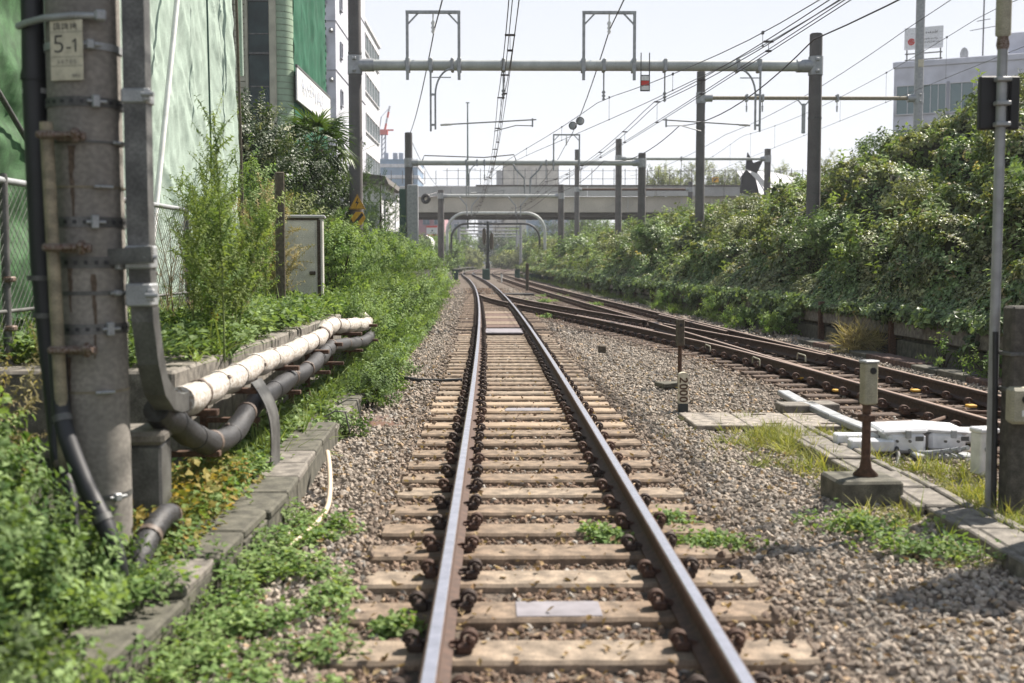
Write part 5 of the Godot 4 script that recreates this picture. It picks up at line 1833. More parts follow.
# ---- beside the line, right --------------------------------------------------------------------------------------------
func right_side() -> void:
	# stake on its block
	var s := thing("track_stake", "rusty stake with a grey reflector box on a concrete block, right foreground", "marker post", Vector3(2.56, -0.25, -8.2))
	var b := Geo.new()
	b.box(Vector3(2.61, -0.16, -8.27), Vector3(0.46, 0.2, 0.44), Basis(Vector3.UP, 0.04), 0.018)
	part("block", b, M["concrete mossy"], s)
	var r := Geo.new()
	r.lathe(Vector3(2.65, -0.055, -8.3), [Vector2(0.09, 0), Vector2(0.085, 0.012), Vector2(0.045, 0.05), Vector2(0.033, 0.12), Vector2(0.030, 0.52)], 14)
	r.box(Vector3(2.65, 0.36, -8.3), Vector3(0.10, 0.05, 0.09), Basis(Vector3.UP, 0.3), 0.008)
	part("stem", r, M["rusty post"], s)
	var h := Geo.new()
	h.box(Vector3(2.66, 0.605, -8.3), Vector3(0.105, 0.30, 0.09), Basis(Vector3.UP, 0.25), 0.012)
	var head := part("head", h, M["beige box"], s)
	var le := Geo.new()
	var q := Basis(Vector3.UP, 0.25)
	le.tube([Vector3(2.66, 0.70, -8.3) + q * Vector3(0.005, 0, 0.044), Vector3(2.66, 0.70, -8.3) + q * Vector3(0.005, 0, 0.054)], 0.024, 14)
	part("reflector", le, M["black board"], head)
	var cp := Geo.new()
	cp.box(Vector3(2.66, 0.763, -8.3), Vector3(0.115, 0.02, 0.10), q, 0.006)
	part("cap", cp, M["galvanised"], head)
	# the slim one by the marker 2000
	var s2 := thing("track_stake", "slim rusty stake with a brown head behind the marker 2000", "marker post", Vector3(2.45, -0.2, -15.6))
	var r2 := Geo.new()
	r2.lathe(Vector3(2.45, -0.2, -15.6), [Vector2(0.05, 0), Vector2(0.03, 0.05), Vector2(0.028, 0.55)], 10)
	part("stem", r2, M["rusty post"], s2)
	var h2 := Geo.new()
	h2.box(Vector3(2.45, 0.52, -15.6), Vector3(0.10, 0.36, 0.09), q, 0.012)
	var hd2 := part("head", h2, M["wood post"], s2)
	var l2 := Geo.new()
	l2.tube([Vector3(2.455, 0.62, -15.555), Vector3(2.455, 0.62, -15.545)], 0.022, 12)
	part("reflector", l2, M["black board"], hd2)
	var bs := Geo.new()
	bs.box(Vector3(2.35, -0.19, -15.7), Vector3(0.36, 0.06, 0.3), Basis(Vector3.UP, 0.3), 0.01)
	part("base", bs, M["concrete mossy"], s2)
	var m := thing("distance_marker", "short white marker post lettered 2000 standing in the ballast", "marker", Vector3(2.09, -0.25, -13.06))
	var m1 := Geo.new()
	var mo := []
	for k in 9:
		var w := PI * k / 8.0
		mo.append(Vector2(0.052 * cos(w), 0.17 + 0.03 * sin(w)))
	m1.prism([Vector2(-0.052, -0.15), Vector2(0.052, -0.15)] + mo, 0.09, Transform3D(Basis(), Vector3(2.09, 0.03, -13.06)))
	part("post", m1, M["plate cream"], m)
	var m2 := Geo.new()
	m2.box(Vector3(2.09, -0.19, -13.06), Vector3(0.108, 0.14, 0.094), Basis(), 0.006)
	part("foot", m2, M["signal black"], m)
	text(m, "lettering", "2000", Vector3(2.088, 0.035, -13.0135), Basis(Vector3.BACK, -PI / 2), 0.13, "rusty post", true)
	# slabs across
	for k in 3:
		var t := thing("cover_slab", ["tan cover slab lying nearest the marker 2000", "middle tan cover slab of the row of three", "tan cover slab at the trough end of the row of three"][k], "slab", Vector3(2.25 + 0.55 * k, -0.25, -12.2))
		var g := Geo.new()
		g.box(Vector3(2.27 + 0.56 * k, -0.205 + rng.randf_range(-0.008, 0.008), -12.2), Vector3(0.545, 0.05, 1.0), Basis(Vector3.UP, 0.02 - 0.015 * k), 0.008)
		var o := part("slab", g, M["pale slab"], t)
		for e in [-0.22, 0.22]:
			var sl := Geo.new()
			sl.box(Vector3(2.27 + 0.56 * k, -0.178, -12.2 + e * 1.6), Vector3(0.16, 0.006, 0.03))
			part("lifting_slot", sl, M["wrap tape"], o)
	# trough on the right
	var tr := thing("cable_trough", "pale concrete cable trough running through the grass right of the near line", "cable trough", Vector3(3.0, -0.25, -8.5))
	var d := 4.2
	while d < 11.8:
		var x := 2.985 + 0.12 * sin((d - 4.0) * 0.5) * (1.0 if d < 8.0 else 0.5)
		var turn := Basis(Vector3.UP, rng.randf_range(-0.05, 0.05))
		var y := -0.185 + rng.randf_range(-0.01, 0.01)
		var roll := Basis(Vector3.BACK, rng.randf_range(-0.03, 0.03))
		var lg := Geo.new()
		lg.box(Vector3(x - 0.03, y, -d), Vector3(0.24, 0.05, 0.60), turn * roll, 0.012)
		part("lid", lg, M["concrete"], tr)
		var wg := Geo.new()
		for e in [-1.0, 1.0]:
			wg.box(Vector3(x - 0.02 + 0.17 * e, y - 0.03, -d), Vector3(0.07, 0.11, 0.62), turn, 0.01)
		part("side_wall", wg, M["concrete"], tr)
		d += 0.64
	# switch machine with its covers
	var sw := thing("switch_machine", "white switch machine with two loose lids beside the far line", "switch machine", Vector3(3.8, -0.25, -10.2))
	var turn3 := Basis(Vector3.UP, -0.08)
	var w1 := Geo.new()
	w1.box(Vector3(3.62, -0.12, -10.35), Vector3(0.32, 0.18, 0.44), turn3, 0.03)
	part("motor_case", w1, M["white enamel"], sw)
	var w2 := Geo.new()
	w2.box(Vector3(3.60, -0.015, -10.40), Vector3(0.40, 0.04, 0.54), turn3 * Basis(Vector3.BACK, 0.05), 0.02)
	part("lid", w2, M["white enamel"], sw)
	var w3 := Geo.new()
	w3.box(Vector3(4.0, -0.12, -10.4), Vector3(0.32, 0.17, 0.40), turn3, 0.03)
	part("gear_case", w3, M["white enamel"], sw)
	var w4 := Geo.new()
	w4.box(Vector3(3.99, -0.02, -10.45), Vector3(0.38, 0.04, 0.52), turn3 * Basis(Vector3.BACK, -0.07), 0.02)
	part("lid", w4, M["white enamel"], sw)
	var w5 := Geo.new()
	for k in 5:
		w5.rod(Vector3(3.66 + 0.07 * k, -0.19, -10.05), Vector3(3.72 + 0.075 * k, -0.16 + 0.012 * k, -9.85), 0.022, 8)
	w5.box(Vector3(3.85, -0.2, -9.98), Vector3(0.5, 0.04, 0.2), turn3, 0.01)
	part("link_rods", w5, M["galvanised"], sw)
	var w6 := Geo.new()
	w6.box(Vector3(4.34, -0.11, -10.55), Vector3(0.30, 0.12, 0.26), turn3, 0.02)
	part("end_box", w6, M["white paint"], sw)
	for k in 8:
		var bo := Geo.new()
		var bx_ := Vector3(3.50 + 0.11 * (k % 4) + (0.2 if k % 4 > 1 else 0.0), -0.175 + 0.08 * int(k / 4.0), -10.115 + 0.005 * (k % 4))
		bo.tube([bx_, bx_ + Vector3(0, 0, 0.022)], 0.013, 6)
		part("bolt", bo, M["galvanised dull"], sw)
	for k in 2:
		var la := Geo.new()
		la.box(Vector3(3.60 + 0.40 * k, -0.035, -10.115), Vector3(0.05, 0.07, 0.025), Basis(), 0.005)
		part("latch", la, M["galvanised"], sw)
		var np := Geo.new()
		np.box(Vector3(3.70 + 0.40 * k, -0.075, -10.116), Vector3(0.07, 0.04, 0.006))
		part("type_plate", np, M["galvanised dull"], sw)
	var cbl := Geo.new()
	cbl.tube([Vector3(3.50, -0.16, -10.12), Vector3(3.47, -0.2, -9.98), Vector3(3.40, -0.235, -9.8), Vector3(3.28, -0.25, -9.55)], 0.022, 8)
	part("cable", cbl, M["black rubber"], sw)
	var w7 := Geo.new()
	w7.rod(Vector3(3.9, -0.08, -10.8), Vector3(4.5, -0.09, -11.6), 0.025, 8)
	part("throw_rod", w7, M["rusty post"], sw)
	for k in 2:
		var cv := thing("cable_cover", ["long white cable cover left of the switch machine", "second white cover strip lying just behind the long one"][k], "cable cover", Vector3(3.2, -0.2, -10.2 - 0.32 * k))
		var cg := Geo.new()
		cg.box(Vector3(3.30 - 0.03 * k, -0.14, -10.2 - 0.34 * k), Vector3(0.38, 0.10, 0.17), turn3, 0.012)
		part("cover", cg, M["white enamel"], cv)
		var eg := Geo.new()
		eg.box(Vector3(3.502 - 0.03 * k, -0.14, -10.185 - 0.34 * k), Vector3(0.02, 0.07, 0.08), turn3)
		part("cable_end", eg, M["black rubber"], cv)
	for k in 3:
		var cv := thing("cable_duct", ["pale flat duct cover at the near end beside the crossover's rail", "middle pale duct cover beside the crossover's rail", "far pale duct cover beside the crossover's rail"][k], "duct cover", Vector3(3.5, -0.2, -12 - k))
		var cg := Geo.new()
		var a := Vector3(3.58 - 0.02 * k, -0.165, -11.6 - 1.15 * k)
		cg.box(a, Vector3(0.15, 0.07, 1.1), Basis(Vector3.UP, 0.05 - 0.05 * k), 0.012)
		part("cover", cg, M["galvanised"], cv)
	var tb := thing("terminal_box", "pair of flat pale boxes set in the ballast beside the duct covers", "box", Vector3(3.3, -0.2, -13))
	for k in 2:
		var tg := Geo.new()
		tg.box(Vector3(3.35 + 0.34 * k, -0.18, -13.1 - 0.1 * k), Vector3(0.32, 0.10, 0.36), Basis(Vector3.UP, 0.05), 0.01)
		part("box", tg, M["concrete"], tb)
	var wb := thing("white_box", "small upright white box beside the short post with the beige box", "box", Vector3(3.9, -0.2, -9.15))
	var wg3 := Geo.new()
	wg3.box(Vector3(3.86, -0.04, -9.15), Vector3(0.15, 0.34, 0.15), Basis(Vector3.UP, 0.2), 0.012)
	part("body", wg3, M["white paint"], wb)
	var wg4 := Geo.new()
	wg4.box(Vector3(3.86, 0.145, -9.15), Vector3(0.17, 0.04, 0.17), Basis(Vector3.UP, 0.2), 0.01)
	part("cap", wg4, M["white enamel"], wb)
	var wg5 := Geo.new()
	wg5.rod(Vector3(3.85, 0.0, -9.072), Vector3(3.85, 0.0, -9.055), 0.02, 10)
	part("knob", wg5, M["galvanised"], wb)
	# stub post and box
	var st := thing("concrete_stub", "short square concrete post at the right edge", "post", Vector3(3.48, -0.3, -7.75))
	var sg := Geo.new()
	sg.box(Vector3(3.50, 0.43, -7.8), Vector3(0.15, 1.5, 0.15), Basis(Vector3.UP, 0.05), 0.015)
	part("post", sg, M["dark concrete"], st)
	for y in [0.86, 0.62]:
		var bg := Geo.new()
		bg.box(Vector3(3.50, y, -7.8), Vector3(0.18, 0.025, 0.18), Basis(Vector3.UP, 0.05), 0.004)
		part("steel_band", bg, M["galvanised dull"], st)
	var bb := thing("push_button_box", "beige box with a round black button on the short concrete post", "control box", Vector3(3.5, 0.4, -7.65))
	var bg1 := Geo.new()
	bg1.box(Vector3(3.47, 0.53, -7.63), Vector3(0.19, 0.24, 0.13), Basis(Vector3.UP, -0.1), 0.02)
	part("case", bg1, M["beige box"], bb)
	var bg2 := Geo.new()
	bg2.tube([Vector3(3.462, 0.575, -7.566), Vector3(3.462, 0.575, -7.55)], 0.026, 14)
	part("button", bg2, M["black board"], bb)
	var bg3 := Geo.new()
	bg3.box(Vector3(3.47, 0.485, -7.562), Vector3(0.07, 0.04, 0.004))
	part("label_plate", bg3, M["white paint"], bb)
	# slim steel post with the black board and the lamp case on top
	var po := thing("signal_post", "slim grey steel post with a black backing board and a beige lamp case on top", "signal post", Vector3(3.40, -0.25, -7.95))
	var pg := Geo.new()
	pg.lathe(Vector3(3.405, -0.25, -7.95), [Vector2(0.034, 0), Vector2(0.034, 3.2)], 14)
	part("post", pg, M["grey post"], po)
	var pbb := Geo.new()
	pbb.box(Vector3(3.37, 2.55, -8.0), Vector3(0.20, 0.36, 0.05), Basis(), 0.01)
	pbb.box(Vector3(3.51, 2.55, -8.0), Vector3(0.07, 0.36, 0.05), Basis(), 0.01)
	part("backing_board", pbb, M["black board"], po)
	for y in [2.70, 2.54, 2.40]:
		var cg := Geo.new()
		cg.box(Vector3(3.405, y, -7.93), Vector3(0.10, 0.03, 0.07), Basis(), 0.006)
		part("clamp", cg, M["galvanised"], po)
	var lc := Geo.new()
	lc.lathe(Vector3(3.405, 2.98, -7.95), [Vector2(0.03, 0), Vector2(0.05, 0.015), Vector2(0.05, 0.32), Vector2(0.04, 0.34)], 16)
	part("lamp_case", lc, M["beige box"], po)
	var ln := Geo.new()
	ln.lathe(Vector3(3.405, 2.90, -7.95), [Vector2(0.036, 0), Vector2(0.044, 0.03), Vector2(0.036, 0.085)], 14)
	part("neck", ln, M["rusty clamp"], po)
	var cb := Geo.new()
	cb.tube([Vector3(3.39, 1.0, -7.9), Vector3(3.385, 0.5, -7.86), Vector3(3.39, -0.2, -7.85)], 0.02, 8)
	part("cable", cb, M["black rubber"], po)
	# a pole whose shadow lies over the ballast at the right
	var rp := thing("concrete_pole", "plain concrete pole right of the short post, throwing its shadow over the ballast", "pole", Vector3(4.6, -0.3, -7.7))
	var rpg := Geo.new()
	rpg.lathe(Vector3(4.6, -0.3, -7.7), [Vector2(0.17, 0), Vector2(0.155, 4.1), Vector2(0.14, 4.13)], 16)
	part("shaft", rpg, M["concrete pole"], rp)
	var rpb := Geo.new()
	rpb.box(Vector3(4.6, 3.2, -7.5), Vector3(0.5, 0.6, 0.25), Basis(), 0.02)
	part("switch_case", rpb, M["beige box"], rp)
	# the signal between the lines, seen from behind
	var si := thing("railway_signal", "black railway signal mast with two brown oval heads, between the lines far off", "signal", Vector3(-0.8, -0.2, -101))
	var s1 := Geo.new()
	s1.lathe(Vector3(-0.78, -0.3, -101), [Vector2(0.22, 0), Vector2(0.18, 1.5), Vector2(0.12, 1.6), Vector2(0.12, 5.1)], 10)
	part("mast", s1, M["signal black"], si)
	for k in [-0.32, 0.32]:
		var s2b := Geo.new()
		s2b.lathe(Vector3(-0.78 + k, 2.55 - 0.2 * signf(k), -101.1), [Vector2(0.03, 0), Vector2(0.14, 0.18), Vector2(0.18, 0.75), Vector2(0.14, 1.35), Vector2(0.03, 1.5)], 12)
		part("signal_head", s2b, M["wood post"], si)
	var s3 := Geo.new()
	s3.box(Vector3(-0.95, 0.25, -100.6), Vector3(0.62, 0.95, 0.5), Basis(), 0.04)
	part("relay_case", s3, M["signal green"], si)
	for k in [[Vector3(-3.55, 0.2, -100), "dark green trackside case left of the near line, far off", Vector3(0.5, 0.9, 0.5)], [Vector3(1.75, 0.2, -101), "dark green case right of the far line, far off", Vector3(0.45, 0.9, 0.5)], [Vector3(3.2, 0.0, -104), "low green trackside case far off by the hill's foot", Vector3(1.5, 0.5, 0.6)], [Vector3(4.3, 0.4, -103), "tall narrow dark case far off by the hill's foot", Vector3(0.35, 1.5, 0.4)]]:
		var c := thing("trackside_case", k[1], "equipment case", k[0] - Vector3(0, 0.5, 0))
		var cg := Geo.new()
		cg.box(k[0], k[2], Basis(), 0.03)
		part("case", cg, M["signal green"], c)
		var lg := Geo.new()
		lg.box(k[0] + Vector3(0, k[2].y / 2 + 0.03, 0), Vector3(k[2].x + 0.08, 0.05, k[2].z + 0.08), Basis(), 0.01)
		part("lid", lg, M["signal black"], c)
	var op := thing("short_post", "short brown square post in the ballast before the far gantries", "post", Vector3(1.65, -0.25, -64))
	var og := Geo.new()
	og.box(Vector3(1.65, 0.5, -64), Vector3(0.16, 1.6, 0.16), Basis(Vector3.UP, 0.2), 0.02)
	part("post", og, M["wood post"], op)
	var wl := thing("indicator_lamp", "tiny white-topped marker in the ballast between the lines", "marker", Vector3(0.3, -0.3, -88))
	var ig := Geo.new()
	ig.lathe(Vector3(0.35, -0.3, -88), [Vector2(0.05, 0), Vector2(0.05, 0.45), Vector2(0.09, 0.46), Vector2(0.09, 0.7)], 8)
	part("post", ig, M["white paint"], wl)
	var fb := Geo.new()
	fb.box(Vector3(1.0, -0.17, -56), Vector3(1.5, 0.14, 0.6), Basis(Vector3.UP, 0.1), 0.02)
	var fbt := thing("duct_cover", "dark flat duct cover lying between the lines before the switch", "duct cover", Vector3(1.0, -0.25, -56))
	part("cover", fb, M["dark pipe"], fbt)
	var bst := thing("ballast_stub", "small brown square stub in the ballast beside the crossover", "stub", Vector3(1.9, -0.25, -21.5))
	var bsg := Geo.new()
	bsg.box(Vector3(1.92, -0.15, -21.3), Vector3(0.13, 0.16, 0.12), Basis(Vector3.UP, 0.2), 0.015)
	part("stub", bsg, M["wood post"], bst)


# ---- leaves ------------------------------------------------------------------------------------------------------------
func leaf(g: Geo, at: Transform3D, long: float, wide: float, fold := 0.25, droop := 0.2) -> void:   # grows along -z of its own axes
	var p := [Vector3(0, 0, 0), Vector3(-wide / 2, fold * wide, -long * 0.42), Vector3(0, 0, -long * 0.45), Vector3(wide / 2, fold * wide, -long * 0.42), Vector3(0, -droop * long, -long)]
	for i in 5:
		p[i] = at * p[i]
	g.tri(p[0], p[2], p[1])
	g.tri(p[0], p[3], p[2])
	g.tri(p[1], p[2], p[4])
	g.tri(p[2], p[3], p[4])


func blade(g: Geo, at: Transform3D, long: float, wide: float, droop := 0.35) -> void:
	var a := at * Vector3(-wide / 2, 0, 0)
	var b := at * Vector3(wide / 2, 0, 0)
	var c := at * Vector3(0.0, -droop * 0.3 * long, -long * 0.6)
	var side := (b - a) * 0.42
	var t := at * Vector3(0, -droop * long, -long)
	g.quad(a, b, c + side, c - side)
	g.tri(c - side, c + side, t)


func leaf_shapes() -> void:
	var r := RandomNumberGenerator.new()
	r.seed = 77
	for k in 2:
		var g := Geo.new()                              # three broad leaflets
		for i in 3:
			var w := (i - 1) * 1.5 + r.randf_range(-0.2, 0.2)
			var b := Basis(Vector3.UP, w) * Basis(Vector3.RIGHT, r.randf_range(-0.5, 0.1))
			leaf(g, Transform3D(b, b * Vector3(0, 0, -0.015)), 0.12, 0.105, r.randf_range(-0.1, 0.25), r.randf_range(0.1, 0.35))
		K["trefoil%d" % k] = g.mesh()
	for k in 3:
		var g := Geo.new()                              # a leafy twig along +y
		for i in 13:
			var y := 0.02 + 0.018 * i
			var b := Basis(Vector3.UP, i * 2.4 + r.randf_range(-0.4, 0.4)) * Basis(Vector3.RIGHT, r.randf_range(0.0, 0.8))
			leaf(g, Transform3D(b, Vector3(0, y, 0) + b * Vector3(0, 0, -0.01)), r.randf_range(0.06, 0.085), r.randf_range(0.034, 0.048), r.randf_range(-0.1, 0.3), r.randf_range(0.1, 0.4))
		g.tube([Vector3.ZERO, Vector3(0.004, 0.14, 0), Vector3(0, 0.26, 0.004)], [0.004, 0.003, 0.0015], 3, false)
		K["twig%d" % k] = g.mesh()
	for k in 3:
		var g := Geo.new()                              # a spray of narrow leaves round a stem along +y, drooping
		for i in 28:
			var y := 0.017 * i
			var b := Basis(Vector3.UP, i * 2.4 + r.randf_range(-0.4, 0.4)) * Basis(Vector3.RIGHT, r.randf_range(-0.55, 0.55))
			blade(g, Transform3D(b, Vector3(0, y, 0)), r.randf_range(0.07, 0.12) * (1.0 - 0.35 * i / 28.0), 0.018, r.randf_range(0.2, 0.7))
		g.tube([Vector3.ZERO, Vector3(0, 0.48, 0)], [0.004, 0.002], 3, false)
		K["spray%d" % k] = g.mesh()
	for k in 3:
		var g := Geo.new()                              # a tuft of grass
		for i in 16:
			var b := Basis(Vector3.UP, r.randf() * TAU) * Basis(Vector3.RIGHT, r.randf_range(0.55, 1.4))
			blade(g, Transform3D(b, Vector3(r.randf_range(-0.04, 0.04), 0, r.randf_range(-0.04, 0.04))), r.randf_range(0.12, 0.30), 0.008, r.randf_range(0.1, 0.6))
		K["tuft%d" % k] = g.mesh()
	for k in 3:
		var g := Geo.new()                              # a sprig of small leaves close to the ground
		for i in 9:
			var b := Basis(Vector3.UP, i * 2.4 + r.randf()) * Basis(Vector3.RIGHT, r.randf_range(-0.1, 0.6))
			leaf(g, Transform3D(b, Vector3(r.randf_range(-0.03, 0.03), 0.008 + 0.007 * i, r.randf_range(-0.03, 0.03)) + b * Vector3(0, 0, -0.012)), r.randf_range(0.028, 0.045), r.randf_range(0.022, 0.034), r.randf_range(0.0, 0.3), r.randf_range(0.0, 0.3))
		K["sprig%d" % k] = g.mesh()
	var lt := Geo.new()
	leaf(lt, Transform3D(), 0.05, 0.03, 0.3, -0.2)
	K["litter0"] = lt.mesh()
	var f := Geo.new()                                  # a palm fan along -z
	for i in 22:
		var w := lerpf(-1.9, 1.9, i / 21.0)
		var b := Basis(Vector3.UP, w) * Basis(Vector3.RIGHT, r.randf_range(-0.25, 0.05))
		blade(f, Transform3D(b, Vector3(0, 0, -0.55)), r.randf_range(0.5, 0.65), 0.045, r.randf_range(0.15, 0.5))
	f.tube([Vector3.ZERO, Vector3(0, 0.03, -0.3), Vector3(0, 0, -0.57)], 0.012, 4, false)
	K["fan"] = f.mesh()


func shade(dark: Color, light: Color, spread := 0.25) -> Color:
	var c := dark.lerp(light, rng.randf())
	var v := 1.0 + rng.randf_range(-spread, spread)
	return Color(c.r * v, c.g * v, c.b * v)


func facing(up: Vector3, size: float, spin := -1.0) -> Basis:
	var y := up.normalized()
	var x := y.cross(Vector3(0.3, 0.2, 1.0)).normalized()
	return (Basis(x, y, x.cross(y)) * Basis(Vector3.UP, rng.randf() * TAU if spin < 0.0 else spin)).scaled(Vector3.ONE * size)


const LUSH := [Color(0.046, 0.098, 0.025), Color(0.25, 0.345, 0.14)]
const FRESH := [Color(0.10, 0.18, 0.05), Color(0.255, 0.345, 0.13)]
const DEEP := [Color(0.022, 0.045, 0.016), Color(0.065, 0.10, 0.035)]
const OLIVE := [Color(0.06, 0.085, 0.026), Color(0.33, 0.36, 0.18)]
const SILVER := [Color(0.12, 0.16, 0.08), Color(0.40, 0.41, 0.29)]
const STRAW := [Color(0.22, 0.20, 0.09), Color(0.42, 0.35, 0.20)]
const RUSTY := [Color(0.11, 0.16, 0.04), Color(0.36, 0.25, 0.08)]
const WEED := [Color(0.10, 0.17, 0.045), Color(0.24, 0.30, 0.10)]


func crown(parent: Node3D, lumps: Array, key: String, kinds: int, per: float, size: float, tint: Array, m: String, called := "foliage", up := 0.5) -> void:   # lumps: [centre, radii]
	var where := []
	var tints := []
	for k in kinds:
		where.append([])
		tints.append([])
	for l in lumps:
		var c: Vector3 = l[0]
		var r: Vector3 = l[1]
		var n := int(per * (r.x * r.y + r.x * r.z + r.y * r.z) / 3.0 * 4.0)
		for i in n:
			var o := Vector3(rng.randfn(), rng.randfn(), rng.randfn()).normalized()
			var deep := 1.0 - 0.55 * pow(rng.randf(), 2.0)
			var lump := 1.0 + 0.38 * bumps.get_noise_3d(c.x + o.x * 1.6, c.y + o.y * 1.6, c.z + o.z * 1.6)
			var p := c + o * r * deep * lump
			if bumps.get_noise_3d(p.x * 1.4 / maxf(r.x, 0.4), p.y * 1.4 / maxf(r.x, 0.4), p.z * 1.4 / maxf(r.x, 0.4)) < -0.28:
				continue
			var k := rng.randi() % kinds
			where[k].append(Transform3D(facing(o * 0.9 + Vector3.UP * up + Vector3(rng.randfn(), rng.randfn(), rng.randfn()) * 0.45, size * rng.randf_range(0.7, 1.3)), p))
			tints[k].append(shade(tint[0], tint[1]))
	for k in kinds:
		if where[k].size():
			many(called, K[key + str(k)], M[m], where[k], tints[k], parent)


func stems(parent: Node3D, at: Vector3, tops: Array, r: float, m := "bark") -> void:
	for p in tops:
		var g := Geo.new()
		var mid := at.lerp(p, 0.5) + Vector3(rng.randf_range(-0.1, 0.1), 0.05, rng.randf_range(-0.1, 0.1)) * at.distance_to(p) * 0.4
		g.tube([at + Vector3(rng.randf_range(-r, r), -0.1, rng.randf_range(-r, r)) * 2.0, mid, p], [r, r * 0.75, r * 0.35], 6)
		part("stem", g, M[m], parent)


func shrub(called: String, label: String, group: String, at: Vector3, wide: float, tall: float, key: String, kinds: int, per: float, size: float, tint: Array, m: String) -> Node3D:
	var t := thing(called, label, "shrub", at, group)
	var lumps := []
	for i in 4:
		var w := TAU * i / 4.0 + rng.randf()
		lumps.append([at + Vector3(cos(w) * wide * 0.45, tall * rng.randf_range(0.35, 0.62), sin(w) * wide * 0.45), Vector3(wide * 0.55, tall * 0.36, wide * 0.55)])
	lumps.append([at + Vector3(0, tall * 0.68, 0), Vector3(wide * 0.5, tall * 0.32, wide * 0.5)])
	crown(t, lumps, key, kinds, per, size, tint, m)
	var tops := []
	for l in lumps:
		tops.append(l[0] + Vector3(0, l[1].y * 0.4, 0))
	stems(t, at, tops, 0.012 + 0.012 * tall)
	return t


func tree(called: String, label: String, group: String, at: Vector3, wide: float, tall: float, per: float, size: float, tint: Array) -> void:
	var t := thing(called, label, "tree", at, group)
	var g := Geo.new()
	g.tube([at + Vector3(0, -0.3, 0), at + Vector3(0.05 * tall * rng.randf_range(-1, 1), tall * 0.35, 0), at + Vector3(0, tall * 0.8, 0)], [tall * 0.035, tall * 0.024, tall * 0.008], 8)
	var tr := part("trunk", g, M["bark"], t)
	var lumps := []
	for i in 9:
		var w := TAU * i / 5.0 + rng.randf() * 0.8
		var y := rng.randf_range(0.34, 0.86)
		var out := wide * (0.62 - 0.35 * absf(y - 0.5)) * rng.randf_range(0.7, 1.1)
		lumps.append([at + Vector3(cos(w) * out, tall * y, sin(w) * out), Vector3.ONE * wide * rng.randf_range(0.32, 0.5)])
		var lg := Geo.new()
		lg.tube([at + Vector3(0, tall * y * 0.62, 0), lumps[-1][0]], [tall * 0.012, tall * 0.004], 5)
		part("limb", lg, M["bark"], tr)
	lumps.append([at + Vector3(0, tall * 0.8, 0), Vector3(wide * 0.45, tall * 0.2, wide * 0.45)])
	crown(t, lumps, "twig", 3, per, size, tint, "soft leaf", "crown")


func weed_kind(called: String, label: String, group: String, tall: float, n: int, lean: float, tint: Array) -> Node3D:      # a tall weed with drooping narrow leaves
	var t := thing(called, label, "weed", Vector3.ZERO, group)
	var p := []
	var w := rng.randf() * TAU
	for i in 8:
		var q := i / 7.0
		p.append(Vector3(cos(w) * lean * q * q, tall * (q - 0.10 * lean * q * q), sin(w) * lean * q * q))
	var g := Geo.new()
	g.tube(p, [0.008, 0.0075, 0.007, 0.006, 0.005, 0.0045, 0.003, 0.002], 5)
	part("stem", g, M["stem"], t)
	var where := [[], [], []]
	var tints := [[], [], []]
	for i in n:
		var q := 0.25 + 0.75 * i / float(n)
		var s := int(q * 7.0)
		var at: Vector3 = p[mini(s, 6)].lerp(p[mini(s + 1, 7)], fposmod(q * 7.0, 1.0))
		var k := i % 3
		var o := Vector3(cos(i * 2.4), 0, sin(i * 2.4))
		where[k].append(Transform3D(facing(o * rng.randf_range(0.25, 0.9) + Vector3.UP * rng.randf_range(0.3, 1.0), rng.randf_range(0.6, 1.0) * (1.15 - 0.5 * q)), at))
		tints[k].append(shade(tint[0], tint[1]))
	for k in 3:
		many("foliage", K["spray%d" % k], M["soft leaf"], where[k], tints[k], t)
	return t


func scatter(called: String, key: String, kinds: int, n: int, put: Callable, m: String, tint: Array, low: float, high: float, tilt := 0.3) -> void:    # ground cover: one mass
	var where := []
	var tints := []
	for k in kinds:
		where.append([])
		tints.append([])
	for i in n:
		var p = put.call()
		if p == null:
			continue
		var k := rng.randi() % kinds
		where[k].append(Transform3D(facing(Vector3.UP + Vector3(rng.randfn(), 0, rng.randfn()) * tilt, rng.randf_range(low, high)), p))
		tints[k].append(shade(tint[0], tint[1]))
	for k in kinds:
		if where[k].size():
			many(called, K[key + str(k)], M[m], where[k], tints[k])


